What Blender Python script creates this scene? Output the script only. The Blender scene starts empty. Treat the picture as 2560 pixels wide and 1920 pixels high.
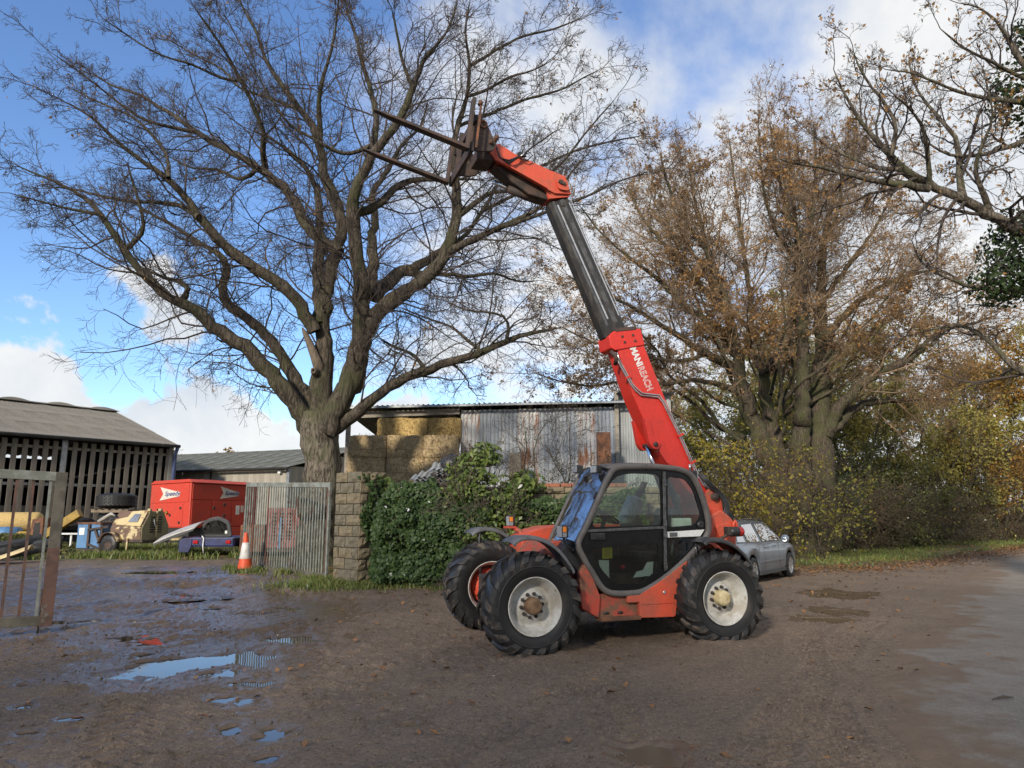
import bpy, math, random
import numpy as np
from mathutils import Vector, Matrix, Euler
scene = bpy.context.scene
R = math.radians
COL = scene.collection
rng = np.random.default_rng(7)
random.seed(7)

# ------------------------------------------------------------------ camera, sky, sun, exposure
cam_d = bpy.data.cameras.new('camera')
cam = bpy.data.objects.new('camera', cam_d)
COL.objects.link(cam)
cam_d.sensor_width = 36
cam_d.lens = 24.97
cam_d.clip_start = 0.05
cam_d.clip_end = 3000
cam.location = (0, 0, 1.73)
cam.rotation_euler = (R(100), 0, 0)
scene.camera = cam

SUN_EL = R(25)
SUN_AZ = math.atan2(-0.42, -0.91)          # towards the sun: behind the camera, to its left
world = bpy.data.worlds.new('World')
scene.world = world
world.use_nodes = True
wn = world.node_tree.nodes
wl = world.node_tree.links
wn.clear()
w_out = wn.new('ShaderNodeOutputWorld')
sky = wn.new('ShaderNodeTexSky')
sky.sky_type = 'NISHITA'
sky.sun_disc = False
sky.sun_elevation = SUN_EL
sky.sun_rotation = SUN_AZ
sky.air_density = 1.0
sky.dust_density = 0.0
sky.ozone_density = 4.0
bg_sky = wn.new('ShaderNodeBackground')
bg_sky.inputs['Strength'].default_value = 0.088
hs = wn.new('ShaderNodeHueSaturation'); hs.inputs['Saturation'].default_value = 1.05; hs.inputs['Hue'].default_value = 0.505
wl.new(sky.outputs[0], hs.inputs['Color'])
wl.new(hs.outputs[0], bg_sky.inputs['Color'])
tc = wn.new('ShaderNodeTexCoord')
def wmath(op, a, b=None, clamp=False):
    n = wn.new('ShaderNodeMath'); n.operation = op; n.use_clamp = clamp
    for i, v in enumerate((a, b)):
        if v is None: continue
        if isinstance(v, (int, float)): n.inputs[i].default_value = v
        else: wl.new(v, n.inputs[i])
    return n.outputs[0]
sep = wn.new('ShaderNodeSeparateXYZ'); wl.new(tc.outputs['Generated'], sep.inputs[0])
dx, dy, dz = sep.outputs
# a cloud layer seen in perspective: direction / height
den = wmath('ADD', wmath('MAXIMUM', dz, 0.0), 0.16)
comb = wn.new('ShaderNodeCombineXYZ')
wl.new(wmath('DIVIDE', dx, den), comb.inputs[0]); wl.new(wmath('DIVIDE', dy, den), comb.inputs[1])
def wnoise(vec, scale, detail, rough, off, dist=0.0):
    m = wn.new('ShaderNodeMapping'); m.inputs['Location'].default_value = off
    wl.new(vec, m.inputs[0])
    n = wn.new('ShaderNodeTexNoise'); n.inputs['Scale'].default_value = scale
    n.inputs['Detail'].default_value = detail; n.inputs['Roughness'].default_value = rough
    n.inputs['Distortion'].default_value = dist
    wl.new(m.outputs[0], n.inputs['Vector']); return n.outputs['Fac']
high = wnoise(comb.outputs[0], 1.15, 9, 0.58, (3.1, 0.4, 1.0), 0.3)
# more cover towards the right of the view, thin towards the left
high_b = wmath('ADD', high, wmath('MULTIPLY', wmath('SUBTRACT', dx, 0.0), 0.50))
def wramp(v, lo, hi):
    n = wn.new('ShaderNodeMapRange'); n.interpolation_type = 'SMOOTHSTEP'
    n.inputs['From Min'].default_value = lo; n.inputs['From Max'].default_value = hi
    wl.new(v, n.inputs['Value']); return n.outputs[0]
m_high = wramp(high_b, 0.42, 0.62)
# cumulus banks low over the horizon
cum = wnoise(tc.outputs['Generated'], 4.6, 9, 0.55, (0.35, 0.2, 0.66), 0.1)
cum_b = wmath('SUBTRACT', cum, wmath('MULTIPLY', wmath('MAXIMUM', wmath('SUBTRACT', dz, 0.06), 0.0), 0.92))
m_cum = wramp(cum_b, 0.392, 0.432)
cl = wmath('MAXIMUM', m_high, m_cum)
shade = wnoise(tc.outputs['Generated'], 5.0, 6, 0.6, (1.3, 0.1, 0.4))
ramp = wn.new('ShaderNodeValToRGB')
ramp.color_ramp.elements[0].position = 0.34; ramp.color_ramp.elements[0].color = (0.66, 0.72, 0.80, 1)
ramp.color_ramp.elements[1].position = 0.62; ramp.color_ramp.elements[1].color = (0.94, 0.94, 0.93, 1)
wl.new(shade, ramp.inputs[0])
bg_cl = wn.new('ShaderNodeBackground'); bg_cl.inputs['Strength'].default_value = 0.385
wl.new(ramp.outputs[0], bg_cl.inputs['Color'])
mixw = wn.new('ShaderNodeMixShader')
wl.new(wmath('MULTIPLY', cl, 0.96), mixw.inputs[0])
wl.new(bg_sky.outputs[0], mixw.inputs[1]); wl.new(bg_cl.outputs[0], mixw.inputs[2])
wl.new(mixw.outputs[0], w_out.inputs['Surface'])

sun_d = bpy.data.lights.new('sun', 'SUN')
sun_d.energy = 2.0
sun_d.angle = R(5.0)
sun_d.color = (1.0, 0.90, 0.76)
sun = bpy.data.objects.new('sun', sun_d)
COL.objects.link(sun)
sdir = Vector((math.sin(SUN_AZ) * math.cos(SUN_EL), math.cos(SUN_AZ) * math.cos(SUN_EL), math.sin(SUN_EL)))
sun.rotation_euler = sdir.to_track_quat('Z', 'Y').to_euler()
sun.location = (-20, -20, 30)

vs = scene.view_settings
scene.display_settings.display_device = 'sRGB'
vs.view_transform = 'Standard'
vs.look = 'None'
vs.exposure = 1.4
vs.gamma = 1.0
vs.use_curve_mapping = False

# ------------------------------------------------------------------ materials
MATS = {}
def _nt(name):
    m = bpy.data.materials.new(name); m.use_nodes = True
    nt = m.node_tree
    b = nt.nodes['Principled BSDF']
    return m, nt, nt.nodes, nt.links, b
def _noise(nt, vec, scale, detail=5, rough=0.6, dist=0):
    n = nt.nodes.new('ShaderNodeTexNoise')
    n.inputs['Scale'].default_value = scale; n.inputs['Detail'].default_value = detail
    n.inputs['Roughness'].default_value = rough; n.inputs['Distortion'].default_value = dist
    if vec is not None: nt.links.new(vec, n.inputs['Vector'])
    return n.outputs['Fac']
def _range(nt, v, lo, hi, a=0.0, b=1.0, smooth=True):
    n = nt.nodes.new('ShaderNodeMapRange')
    if smooth: n.interpolation_type = 'SMOOTHSTEP'
    n.inputs['From Min'].default_value = lo; n.inputs['From Max'].default_value = hi
    n.inputs['To Min'].default_value = a; n.inputs['To Max'].default_value = b
    nt.links.new(v, n.inputs['Value']); return n.outputs[0]
def _mix(nt, f, a, b, mode='MIX'):
    n = nt.nodes.new('ShaderNodeMix'); n.data_type = 'RGBA'; n.blend_type = mode
    for key, v in ((0, f), (6, a), (7, b)):
        if isinstance(v, (int, float)): n.inputs[key].default_value = v
        elif isinstance(v, tuple): n.inputs[key].default_value = (*v, 1) if len(v) == 3 else v
        else: nt.links.new(v, n.inputs[key])
    return n.outputs[2]
def _math(nt, op, a, b):
    n = nt.nodes.new('ShaderNodeMath'); n.operation = op
    for i, v in enumerate((a, b)):
        if isinstance(v, (int, float)): n.inputs[i].default_value = v
        else: nt.links.new(v, n.inputs[i])
    return n.outputs[0]
def _coord(nt, kind='Object', scale=(1, 1, 1)):
    t = nt.nodes.new('ShaderNodeTexCoord'); m = nt.nodes.new('ShaderNodeMapping')
    m.inputs['Scale'].default_value = scale
    nt.links.new(t.outputs[kind], m.inputs[0]); return m.outputs[0]
def _bump(nt, h, strength, dist, bsdf):
    n = nt.nodes.new('ShaderNodeBump'); n.inputs['Strength'].default_value = strength
    n.inputs['Distance'].default_value = dist
    nt.links.new(h, n.inputs['Height']); nt.links.new(n.outputs[0], bsdf.inputs['Normal'])

def mk(name, c1, c2=None, scale=4.0, lo=0.42, hi=0.62, rough=0.6, rough2=None, metal=0.0, metal2=None,
       bump=0.0, bscale=40.0, bdist=0.01, stretch=(1, 1, 1), c3=None, scale3=9.0, lo3=0.58, hi3=0.66, stretch3=None,
       spec=0.5, coat=0.0, fine=0.12):
    """worn paint / metal / stone: colour 1, patches of colour 2 and of colour 3, fine mottling, bump"""
    m, nt, n, l, b = _nt(name)
    v = _coord(nt, 'Object', stretch)
    col = c1
    f2 = None
    if c2 is not None:
        f2 = _range(nt, _noise(nt, v, scale, 7, 0.65), lo, hi)
        col = _mix(nt, f2, c1, c2)
    if c3 is not None:
        v3 = _coord(nt, 'Object', stretch3 or stretch)
        f3 = _range(nt, _noise(nt, v3, scale3, 8, 0.7, 0.3), lo3, hi3)
        col = _mix(nt, f3, col, c3)
    g = _range(nt, _noise(nt, v, scale * 9, 4, 0.7), 0.3, 0.7, 1 - fine, 1 + fine, False)
    hsv = n.new('ShaderNodeHueSaturation')
    if isinstance(col, tuple): hsv.inputs['Color'].default_value = (*col, 1)
    else: l.new(col, hsv.inputs['Color'])
    l.new(g, hsv.inputs['Value'])
    l.new(hsv.outputs[0], b.inputs['Base Color'])
    b.inputs['Roughness'].default_value = rough
    if rough2 is not None and f2 is not None:
        l.new(_range(nt, f2, 0, 1, rough, rough2, False), b.inputs['Roughness'])
    b.inputs['Metallic'].default_value = metal
    if metal2 is not None and f2 is not None:
        l.new(_range(nt, f2, 0, 1, metal, metal2, False), b.inputs['Metallic'])
    b.inputs['Specular IOR Level'].default_value = spec
    b.inputs['Coat Weight'].default_value = coat
    b.inputs['Coat Roughness'].default_value = 0.12
    if bump: _bump(nt, _noise(nt, v, bscale, 5, 0.65), bump, bdist, b)
    MATS[name] = m
    return m

def leafmat(name, cols, rough=0.5, transl=0.3, spec=0.4):
    """leaf colours picked leaf by leaf"""
    m, nt, n, l, b = _nt(name)
    geo = n.new('ShaderNodeNewGeometry')
    r = n.new('ShaderNodeValToRGB'); r.color_ramp.interpolation = 'LINEAR'
    e = r.color_ramp.elements
    for i, c in enumerate(cols):
        p = i / (len(cols) - 1)
        el = e[0] if i == 0 else (e[1] if i == len(cols) - 1 else e.new(p))
        el.position = p; el.color = (*c, 1)
    l.new(geo.outputs['Random Per Island'], r.inputs[0])
    l.new(r.outputs[0], b.inputs['Base Color'])
    b.inputs['Roughness'].default_value = rough
    b.inputs['Specular IOR Level'].default_value = spec
    tr = n.new('ShaderNodeBsdfTranslucent'); l.new(r.outputs[0], tr.inputs[0])
    mx = n.new('ShaderNodeMixShader'); mx.inputs[0].default_value = transl
    l.new(b.outputs[0], mx.inputs[1]); l.new(tr.outputs[0], mx.inputs[2])
    l.new(mx.outputs[0], n['Material Output'].inputs['Surface'])
    MATS[name] = m
    return m

def glassmat(name, tint=(0.75, 0.85, 0.8), rough=0.02, dirt=0.06, dirtcol=(0.4, 0.4, 0.36), refl=1.5):
    """one thin pane: tinted see-through, mirror reflection by angle, a film of dust"""
    m, nt, n, l, b = _nt(name)
    n.remove(b)
    tr = n.new('ShaderNodeBsdfTransparent'); tr.inputs[0].default_value = (*tint, 1)
    gl = n.new('ShaderNodeBsdfGlossy'); gl.inputs['Roughness'].default_value = rough
    fr = n.new('ShaderNodeFresnel'); fr.inputs[0].default_value = 1.5
    mx = n.new('ShaderNodeMixShader')
    l.new(_math(nt, 'MULTIPLY', fr.outputs[0], refl), mx.inputs[0]); l.new(tr.outputs[0], mx.inputs[1]); l.new(gl.outputs[0], mx.inputs[2])
    df = n.new('ShaderNodeBsdfDiffuse'); df.inputs[0].default_value = (*dirtcol, 1)
    m2 = n.new('ShaderNodeMixShader')
    v = _coord(nt, 'Object')
    l.new(_range(nt, _noise(nt, v, 7, 7, 0.7), 0.3, 0.8, dirt * 0.3, dirt * 2), m2.inputs[0])
    l.new(mx.outputs[0], m2.inputs[1]); l.new(df.outputs[0], m2.inputs[2])
    l.new(m2.outputs[0], n['Material Output'].inputs['Surface'])
    MATS[name] = m
    return m

def corrmat(name, base, base2, rust, rscale, stretch, lo3, hi3, metal=0.35, rough=0.45, mossy=None):
    mk(name, base, base2, scale=rscale * 0.5, lo=0.40, hi=0.64, rough=rough, rough2=rough + 0.25, metal=metal, metal2=0.0,
       c3=rust, scale3=rscale, lo3=lo3, hi3=hi3, stretch=stretch, stretch3=stretch, bump=0.15, bscale=30)

mk('red_paint', (0.58, 0.080, 0.036), (0.40, 0.085, 0.048), 3.0, 0.38, 0.64, rough=0.46, rough2=0.75, c3=(0.20, 0.11, 0.062), scale3=9, lo3=0.58, hi3=0.70, bump=0.08, bscale=60)
mk('red_boom', (0.58, 0.030, 0.018), (0.46, 0.036, 0.024), 2.0, 0.42, 0.70, rough=0.42, rough2=0.62, c3=(0.22, 0.06, 0.04), scale3=9, lo3=0.60, hi3=0.72, fine=0.10, bump=0.06, bscale=50)
mk('red_old', (0.55, 0.075, 0.035), (0.40, 0.085, 0.045), 3.5, 0.42, 0.62, rough=0.5, rough2=0.75, c3=(0.10, 0.05, 0.035), scale3=6, lo3=0.62, hi3=0.70, bump=0.08, bscale=50)
mk('red_muddy', (0.42, 0.055, 0.030), (0.16, 0.085, 0.05), 3.0, 0.40, 0.60, rough=0.55, rough2=0.9, bump=0.15, bscale=40)
mk('boom_steel', (0.030, 0.029, 0.028), (0.070, 0.058, 0.046), 2.2, 0.45, 0.7, rough=0.42, rough2=0.6, metal=0.3, stretch=(6, 6, 0.6), bump=0.05)
mk('boom_band', (0.105, 0.105, 0.105), (0.05, 0.048, 0.045), 5, 0.40, 0.62, rough=0.4, rough2=0.6, metal=0.3)
mk('chrome_worn', (0.55, 0.55, 0.55), (0.25, 0.24, 0.23), 6, 0.5, 0.7, rough=0.25, rough2=0.5, metal=0.8)
mk('chrome', (0.7, 0.7, 0.72), (0.5, 0.5, 0.5), 8, rough=0.12, metal=1.0)
mk('rust_dark', (0.075, 0.045, 0.032), (0.035, 0.026, 0.022), 5, 0.4, 0.6, rough=0.75, bump=0.2, bscale=50, c3=(0.16, 0.08, 0.04), scale3=9, lo3=0.62, hi3=0.72)
mk('rust', (0.20, 0.085, 0.04), (0.09, 0.045, 0.028), 5, 0.4, 0.6, rough=0.85, bump=0.25, bscale=60)
mk('mud_cake', (0.19, 0.115, 0.062), (0.11, 0.065, 0.036), 9, 0.4, 0.6, rough=0.9, bump=0.5, bscale=30, bdist=0.02)
mk('cream_cake', (0.50, 0.42, 0.24), (0.34, 0.26, 0.13), 9, 0.45, 0.65, rough=0.85, bump=0.4, bscale=30, bdist=0.02)
mk('rim_white', (0.46, 0.455, 0.42), (0.31, 0.285, 0.235), 5, 0.40, 0.64, rough=0.42, rough2=0.65, c3=(0.19, 0.135, 0.085), scale3=7, lo3=0.60, hi3=0.70)
mk('tyre_rubber', (0.012, 0.012, 0.0125), (0.036, 0.031, 0.026), 4, 0.50, 0.72, rough=0.55, rough2=0.75, bump=0.06, bscale=80, spec=0.35, fine=0.06)
mk('tread_rubber', (0.022, 0.0215, 0.021), (0.105, 0.082, 0.060), 6, 0.50, 0.68, rough=0.34, rough2=0.85, bump=0.2, bscale=40)
mk('black_plastic', (0.014, 0.014, 0.015), (0.03, 0.03, 0.03), 6, 0.5, 0.7, rough=0.45, rough2=0.6, bump=0.04)
mk('black_gloss', (0.006, 0.006, 0.0065), (0.010, 0.010, 0.010), 4, rough=0.22, fine=0.03, spec=0.25)
mk('fender_grey', (0.105, 0.108, 0.112), (0.06, 0.06, 0.06), 5, 0.42, 0.66, rough=0.42, rough2=0.65, bump=0.08, bscale=60, c3=(0.16, 0.14, 0.115), scale3=6, lo3=0.62, hi3=0.74)
mk('fender_dark', (0.022, 0.022, 0.023), (0.05, 0.048, 0.045), 5, 0.45, 0.7, rough=0.4, rough2=0.65, bump=0.08, bscale=60)
mk('cab_frame', (0.105, 0.095, 0.087), (0.070, 0.063, 0.058), 5, 0.4, 0.66, rough=0.6, rough2=0.75, bump=0.12, bscale=90, c3=(0.13, 0.115, 0.10), scale3=11, lo3=0.62, hi3=0.75)
mk('door_grey', (0.10, 0.10, 0.10), (0.05, 0.05, 0.05), 14, 0.4, 0.6, rough=0.45, metal=0.3, c3=(0.16, 0.09, 0.06), scale3=14, lo3=0.66, hi3=0.74)
mk('white_paint', (0.62, 0.63, 0.60), (0.45, 0.44, 0.40), 5, 0.5, 0.7, rough=0.5)
mk('lamp_lens', (0.26, 0.27, 0.28), (0.18, 0.19, 0.20), 40, rough=0.1, spec=0.8)
mk('amber_lens', (0.75, 0.22, 0.02), (0.6, 0.16, 0.02), 30, rough=0.15)
mk('red_lens', (0.40, 0.01, 0.012), (0.3, 0.01, 0.01), 30, rough=0.15)
mk('sticker_yellow', (0.62, 0.50, 0.03), (0.50, 0.40, 0.03), 9, rough=0.5)
mk('sticker_white', (0.70, 0.70, 0.66), (0.6, 0.6, 0.56), 9, rough=0.5)
mk('galvanised', (0.34, 0.36, 0.37), (0.25, 0.26, 0.26), 6, rough=0.4, metal=0.6)
mk('muffler', (0.20, 0.24, 0.23), (0.11, 0.12, 0.11), 5, 0.4, 0.62, rough=0.5, c3=(0.36, 0.37, 0.34), scale3=4, lo3=0.60, hi3=0.68, stretch=(2, 2, 0.6))
glassmat('cab_glass', (0.60, 0.71, 0.64), 0.01, 0.02)
glassmat('door_glass', (0.36, 0.43, 0.40), 0.015, 0.012, refl=1.0)
glassmat('car_glass', (0.12, 0.14, 0.14), 0.01, 0.01, refl=0.8)
# ------------------------------------------------------------------ mesh helpers
def setp(o, label=None, cat=None, group=None, kind=None):
    if label: o['label'] = label
    if cat: o['category'] = cat
    if group: o['group'] = group
    if kind: o['kind'] = kind
    return o
def empty(name, loc=(0, 0, 0), rz=0.0, parent=None, label=None, cat=None, group=None, rot=None):
    o = bpy.data.objects.new(name, None); COL.objects.link(o)
    o.empty_display_size = 0.1
    o.location = loc
    o.rotation_euler = rot if rot is not None else (0, 0, rz)
    o.parent = parent
    return setp(o, label, cat, group)
def link(name, me, mat=None, parent=None, loc=None, rot=None, **kw):
    o = bpy.data.objects.new(name, me); COL.objects.link(o)
    if mat is not None and len(me.materials) == 0: me.materials.append(MATS[mat] if isinstance(mat, str) else mat)
    o.parent = parent
    if loc is not None: o.location = loc
    if rot is not None: o.rotation_euler = rot
    return setp(o, **kw)
def frame_from(d):
    d = Vector(d).normalized()
    a = Vector((0, 0, 1)) if abs(d.z) < 0.9 else Vector((1, 0, 0))
    s = d.cross(a).normalized()
    return s, d.cross(s).normalized(), d

class MB:
    """collects shapes into one mesh"""
    def __init__(self): self.v = []; self.f = []; self.m = []; self.cur = 0; self.sm = []; self.smooth = False
    def add(self, vs, fs):
        o = len(self.v); self.v += [tuple(p) for p in vs]
        for f in fs: self.f.append([i + o for i in f]); self.m.append(self.cur); self.sm.append(self.smooth)
        return self
    def box(self, c, s, rot=None):
        hx, hy, hz = s[0] / 2, s[1] / 2, s[2] / 2
        P = [Vector((x, y, z)) for x in (-hx, hx) for y in (-hy, hy) for z in (-hz, hz)]
        if rot is not None:
            M = rot if isinstance(rot, Matrix) else Euler(rot).to_matrix()
            P = [M @ p for p in P]
        c = Vector(c)
        return self.add([p + c for p in P], [(0, 1, 3, 2), (4, 6, 7, 5), (0, 4, 5, 1), (2, 3, 7, 6), (0, 2, 6, 4), (1, 5, 7, 3)])
    def bbox(self, a, b):
        return self.box([(a[i] + b[i]) / 2 for i in range(3)], [abs(b[i] - a[i]) for i in range(3)])
    def beam(self, a, b, w, h, up=(0, 0, 1)):
        a = Vector(a); b = Vector(b); d = (b - a); L = d.length; d.normalize()
        u = Vector(up); s = d.cross(u)
        if s.length < 1e-4: u = Vector((1, 0, 0)); s = d.cross(u)
        s.normalize(); u = s.cross(d).normalized()
        P = [p + s * (i * w / 2) + u * (j * h / 2) for p in (a, b) for i in (-1, 1) for j in (-1, 1)]
        return self.add(P, [(0, 1, 3, 2), (4, 6, 7, 5), (0, 4, 5, 1), (2, 3, 7, 6), (0, 2, 6, 4), (1, 5, 7, 3)])
    def tube(self, pts, r, n=8, cap=True, closed=False):
        pts = [Vector(p) for p in pts]; k = len(pts)
        rs = r if isinstance(r, (list, tuple)) else [r] * k
        vs = []; prev = None
        for i, p in enumerate(pts):
            if closed: d = pts[(i + 1) % k] - pts[i - 1]
            else: d = pts[min(i + 1, k - 1)] - pts[max(i - 1, 0)]
            d.normalize()
            if prev is None: s, t, _ = frame_from(d)
            else:
                s = prev - d * prev.dot(d)
                s = s.normalized() if s.length > 1e-5 else frame_from(d)[0]
                t = d.cross(s)
            prev = s
            t = d.cross(s).normalized()
            for j in range(n):
                a = 2 * math.pi * j / n
                vs.append(p + (s * math.cos(a) + t * math.sin(a)) * rs[i])
        fs = []
        for i in range(k if closed else k - 1):
            i2 = (i + 1) % k
            for j in range(n):
                fs.append((i * n + j, i * n + (j + 1) % n, i2 * n + (j + 1) % n, i2 * n + j))
        if cap and not closed:
            fs.append(tuple(range(n))[::-1]); fs.append(tuple(range((k - 1) * n, k * n)))
        sm = self.smooth; self.smooth = True
        self.add(vs, fs); self.smooth = sm
        return self
    def cyl(self, a, b, r, n=16, r2=None):
        return self.tube([a, b], [r, r if r2 is None else r2], n)
    def prism(self, poly, axis_a, axis_b):
        """extrude a 3D polygon by a vector"""
        n = len(poly); A = [Vector(p) for p in poly]; d = Vector(axis_b) - Vector(axis_a)
        vs = A + [p + d for p in A]
        fs = [tuple(range(n))[::-1], tuple(range(n, 2 * n))]
        for i in range(n): fs.append((i, (i + 1) % n, n + (i + 1) % n, n + i))
        return self.add(vs, fs)
    def plate(self, xz, y0, y1):
        """polygon in x,z extruded from y0 to y1"""
        return self.prism([(x, y0, z) for x, z in xz], (0, y0, 0), (0, y1, 0))
    def lathe(self, prof, n=32, axis='y', c=(0, 0, 0), closed=False):
        """profile of (along axis, radius)"""
        vs = []
        for a, r in prof:
            for j in range(n):
                t = 2 * math.pi * j / n
                if axis == 'y': p = (c[0] + r * math.cos(t), c[1] + a, c[2] + r * math.sin(t))
                elif axis == 'z': p = (c[0] + r * math.cos(t), c[1] + r * math.sin(t), c[2] + a)
                else: p = (c[0] + a, c[1] + r * math.cos(t), c[2] + r * math.sin(t))
                vs.append(p)
        k = len(prof); fs = []
        for i in range(k if closed else k - 1):
            i2 = (i + 1) % k
            for j in range(n):
                fs.append((i * n + j, i * n + (j + 1) % n, i2 * n + (j + 1) % n, i2 * n + j))
        sm = self.smooth; self.smooth = True
        self.add(vs, fs); self.smooth = sm
        return self
    def sheet(self, rows):
        """grid of points, rows of equal length"""
        k = len(rows[0]); vs = [p for r in rows for p in r]
        fs = [(i * k + j, i * k + j + 1, (i + 1) * k + j + 1, (i + 1) * k + j) for i in range(len(rows) - 1) for j in range(k - 1)]
        return self.add(vs, fs)
    def mesh(self, name, mats):
        me = bpy.data.meshes.new(name)
        me.from_pydata(self.v, [], self.f)
        if isinstance(mats, str): mats = [mats]
        for m in mats: me.materials.append(MATS[m])
        me.polygons.foreach_set('material_index', self.m)
        me.polygons.foreach_set('use_smooth', self.sm)
        me.update()
        return me
    def build(self, name, mats, parent=None, loc=None, rot=None, bevel=0.0, seg=2, solid=0.0, sub=0, **kw):
        me = self.mesh(name, mats)
        o = link(name, me, None, parent, loc, rot, **kw)
        if solid:
            m = o.modifiers.new('solid', 'SOLIDIFY'); m.thickness = solid; m.offset = 0
        if bevel:
            m = o.modifiers.new('bevel', 'BEVEL'); m.width = bevel; m.segments = seg; m.limit_method = 'ANGLE'; m.angle_limit = R(35)
            m.harden_normals = False
        if sub:
            m = o.modifiers.new('sub', 'SUBSURF'); m.levels = sub; m.render_levels = sub
        return o

def npmesh(name, verts, faces, mats, smooth=False, midx=None):
    """verts (N,3), faces (M,k) with k = 3 or 4"""
    me = bpy.data.meshes.new(name)
    verts = np.ascontiguousarray(verts, dtype=np.float32); faces = np.ascontiguousarray(faces, dtype=np.int32)
    nf, k = faces.shape
    me.vertices.add(len(verts)); me.vertices.foreach_set('co', verts.ravel())
    me.loops.add(nf * k); me.loops.foreach_set('vertex_index', faces.ravel())
    me.polygons.add(nf); me.polygons.foreach_set('loop_start', np.arange(0, nf * k, k, dtype=np.int32))
    try: me.polygons.foreach_set('loop_total', np.full(nf, k, dtype=np.int32))
    except Exception: pass
    if smooth: me.polygons.foreach_set('use_smooth', np.ones(nf, dtype=bool))
    for m in ([mats] if isinstance(mats, str) else mats): me.materials.append(MATS[m])
    if midx is not None: me.polygons.foreach_set('material_index', midx.astype(np.int32))
    me.update(calc_edges=True)
    return me

def tubes(P, Rad, n):
    """many tubes at once: P (N,k,3), Rad (N,k) -> verts, quads"""
    N, k, _ = P.shape
    D = np.empty_like(P)
    D[:, 1:-1] = P[:, 2:] - P[:, :-2]; D[:, 0] = P[:, 1] - P[:, 0]; D[:, -1] = P[:, -1] - P[:, -2]
    D /= np.linalg.norm(D, axis=2, keepdims=True) + 1e-9
    ax = P[:, -1] - P[:, 0]; ax /= np.linalg.norm(ax, axis=1, keepdims=True) + 1e-9
    ref = np.where(np.abs(ax[:, 2:3]) < 0.8, np.array([[0, 0, 1.0]]), np.array([[1.0, 0, 0]]))
    S = np.cross(D, ref[:, None, :]); S /= np.linalg.norm(S, axis=2, keepdims=True) + 1e-9
    T = np.cross(D, S)
    a = np.arange(n) * 2 * np.pi / n
    V = P[:, :, None, :] + Rad[:, :, None, None] * (S[:, :, None, :] * np.cos(a)[None, None, :, None] + T[:, :, None, :] * np.sin(a)[None, None, :, None])
    V = V.reshape(-1, 3)
    i = np.arange(k - 1)[:, None]; j = np.arange(n)[None, :]
    q = np.stack([i * n + j, i * n + (j + 1) % n, (i + 1) * n + (j + 1) % n, (i + 1) * n + j], -1).reshape(-1, 4)
    F = (q[None] + (np.arange(N) * k * n)[:, None, None]).reshape(-1, 4)
    return V, F
def joinvf(parts):
    vs, fs, o = [], [], 0
    for v, f in parts:
        vs.append(v); fs.append(f + o); o += len(v)
    return np.concatenate(vs), np.concatenate(fs)
def randdir(n, g=rng):
    d = g.normal(size=(n, 3)); return d / np.linalg.norm(d, axis=1, keepdims=True)
def leafquads(C, size, nrm=None, g=rng, shape=0.55, up=0.0):
    """one folded rhombic leaf per centre; nrm = facing"""
    n = len(C)
    size = np.broadcast_to(np.asarray(size, dtype=float), (n,))[:, None]
    if nrm is None: nrm = randdir(n, g)
    t = randdir(n, g); t[:, 2] += up
    a = t - nrm * np.sum(t * nrm, 1, keepdims=True); a /= np.linalg.norm(a, axis=1, keepdims=True) + 1e-9
    b = np.cross(nrm, a)
    f = nrm * size * 0.18
    V = np.stack([C - a * size * 0.6, C + b * size * shape * 0.6 + f, C + a * size * 0.6, C - b * size * shape * 0.6 + f], 1).reshape(-1, 3)
    F = np.arange(n * 4, dtype=np.int32).reshape(-1, 4)
    return V, F
def ivyleaves(C, size, nrm, g=rng):
    """five-cornered leaves hanging point down"""
    n = len(C); size = np.broadcast_to(np.asarray(size, dtype=float), (n,))[:, None]
    dn = np.zeros((n, 3)); dn[:, 2] = -1; dn += g.normal(size=(n, 3)) * 0.45
    a = dn - nrm * np.sum(dn * nrm, 1, keepdims=True); a /= np.linalg.norm(a, axis=1, keepdims=True) + 1e-9
    b = np.cross(nrm, a)
    V = np.stack([C + a * size * .62, C + b * size * .5 + a * size * .05 - nrm * size * .12, C + b * size * .32 - a * size * .42,
                  C - a * size * .25 + nrm * size * .08, C - b * size * .32 - a * size * .42, C - b * size * .5 + a * size * .05 - nrm * size * .12], 1).reshape(-1, 3)
    F = np.array([[0, 1, 2, 3], [0, 3, 4, 5]])[None] + (np.arange(n) * 6)[:, None, None]
    return V, F.reshape(-1, 4)
# value noise on numpy arrays
_perm = np.random.default_rng(3).random(65536).astype(np.float32)
def vnoise(x, y, s=0):
    xi = np.floor(x).astype(np.int64); yi = np.floor(y).astype(np.int64)
    fx = x - xi; fy = y - yi
    fx = fx * fx * (3 - 2 * fx); fy = fy * fy * (3 - 2 * fy)
    def h(a, b): return _perm[(a * 73856093 ^ b * 19349663 ^ (s * 83492791 + 12345)) & 65535]
    return (h(xi, yi) * (1 - fx) + h(xi + 1, yi) * fx) * (1 - fy) + (h(xi, yi + 1) * (1 - fx) + h(xi + 1, yi + 1) * fx) * fy
def fbm(x, y, s=0, o=4, g=0.5):
    r = 0; a = 1; t = 0
    for i in range(o):
        r = r + a * vnoise(x * 2 ** i, y * 2 ** i, s + i * 7); t += a; a *= g
    return r / t
def sstep(t):
    t = np.clip(t, 0, 1); return t * t * (3 - 2 * t)
def zg(x, y):
    """lie of the land: the yard behind the gates is a little higher"""
    return (0.42 * sstep((np.asarray(y) - 8) / 11) + 0.1 * sstep((np.asarray(y) - 19) / 10)) * (1 - sstep((np.asarray(x) - 1) / 6))
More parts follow.
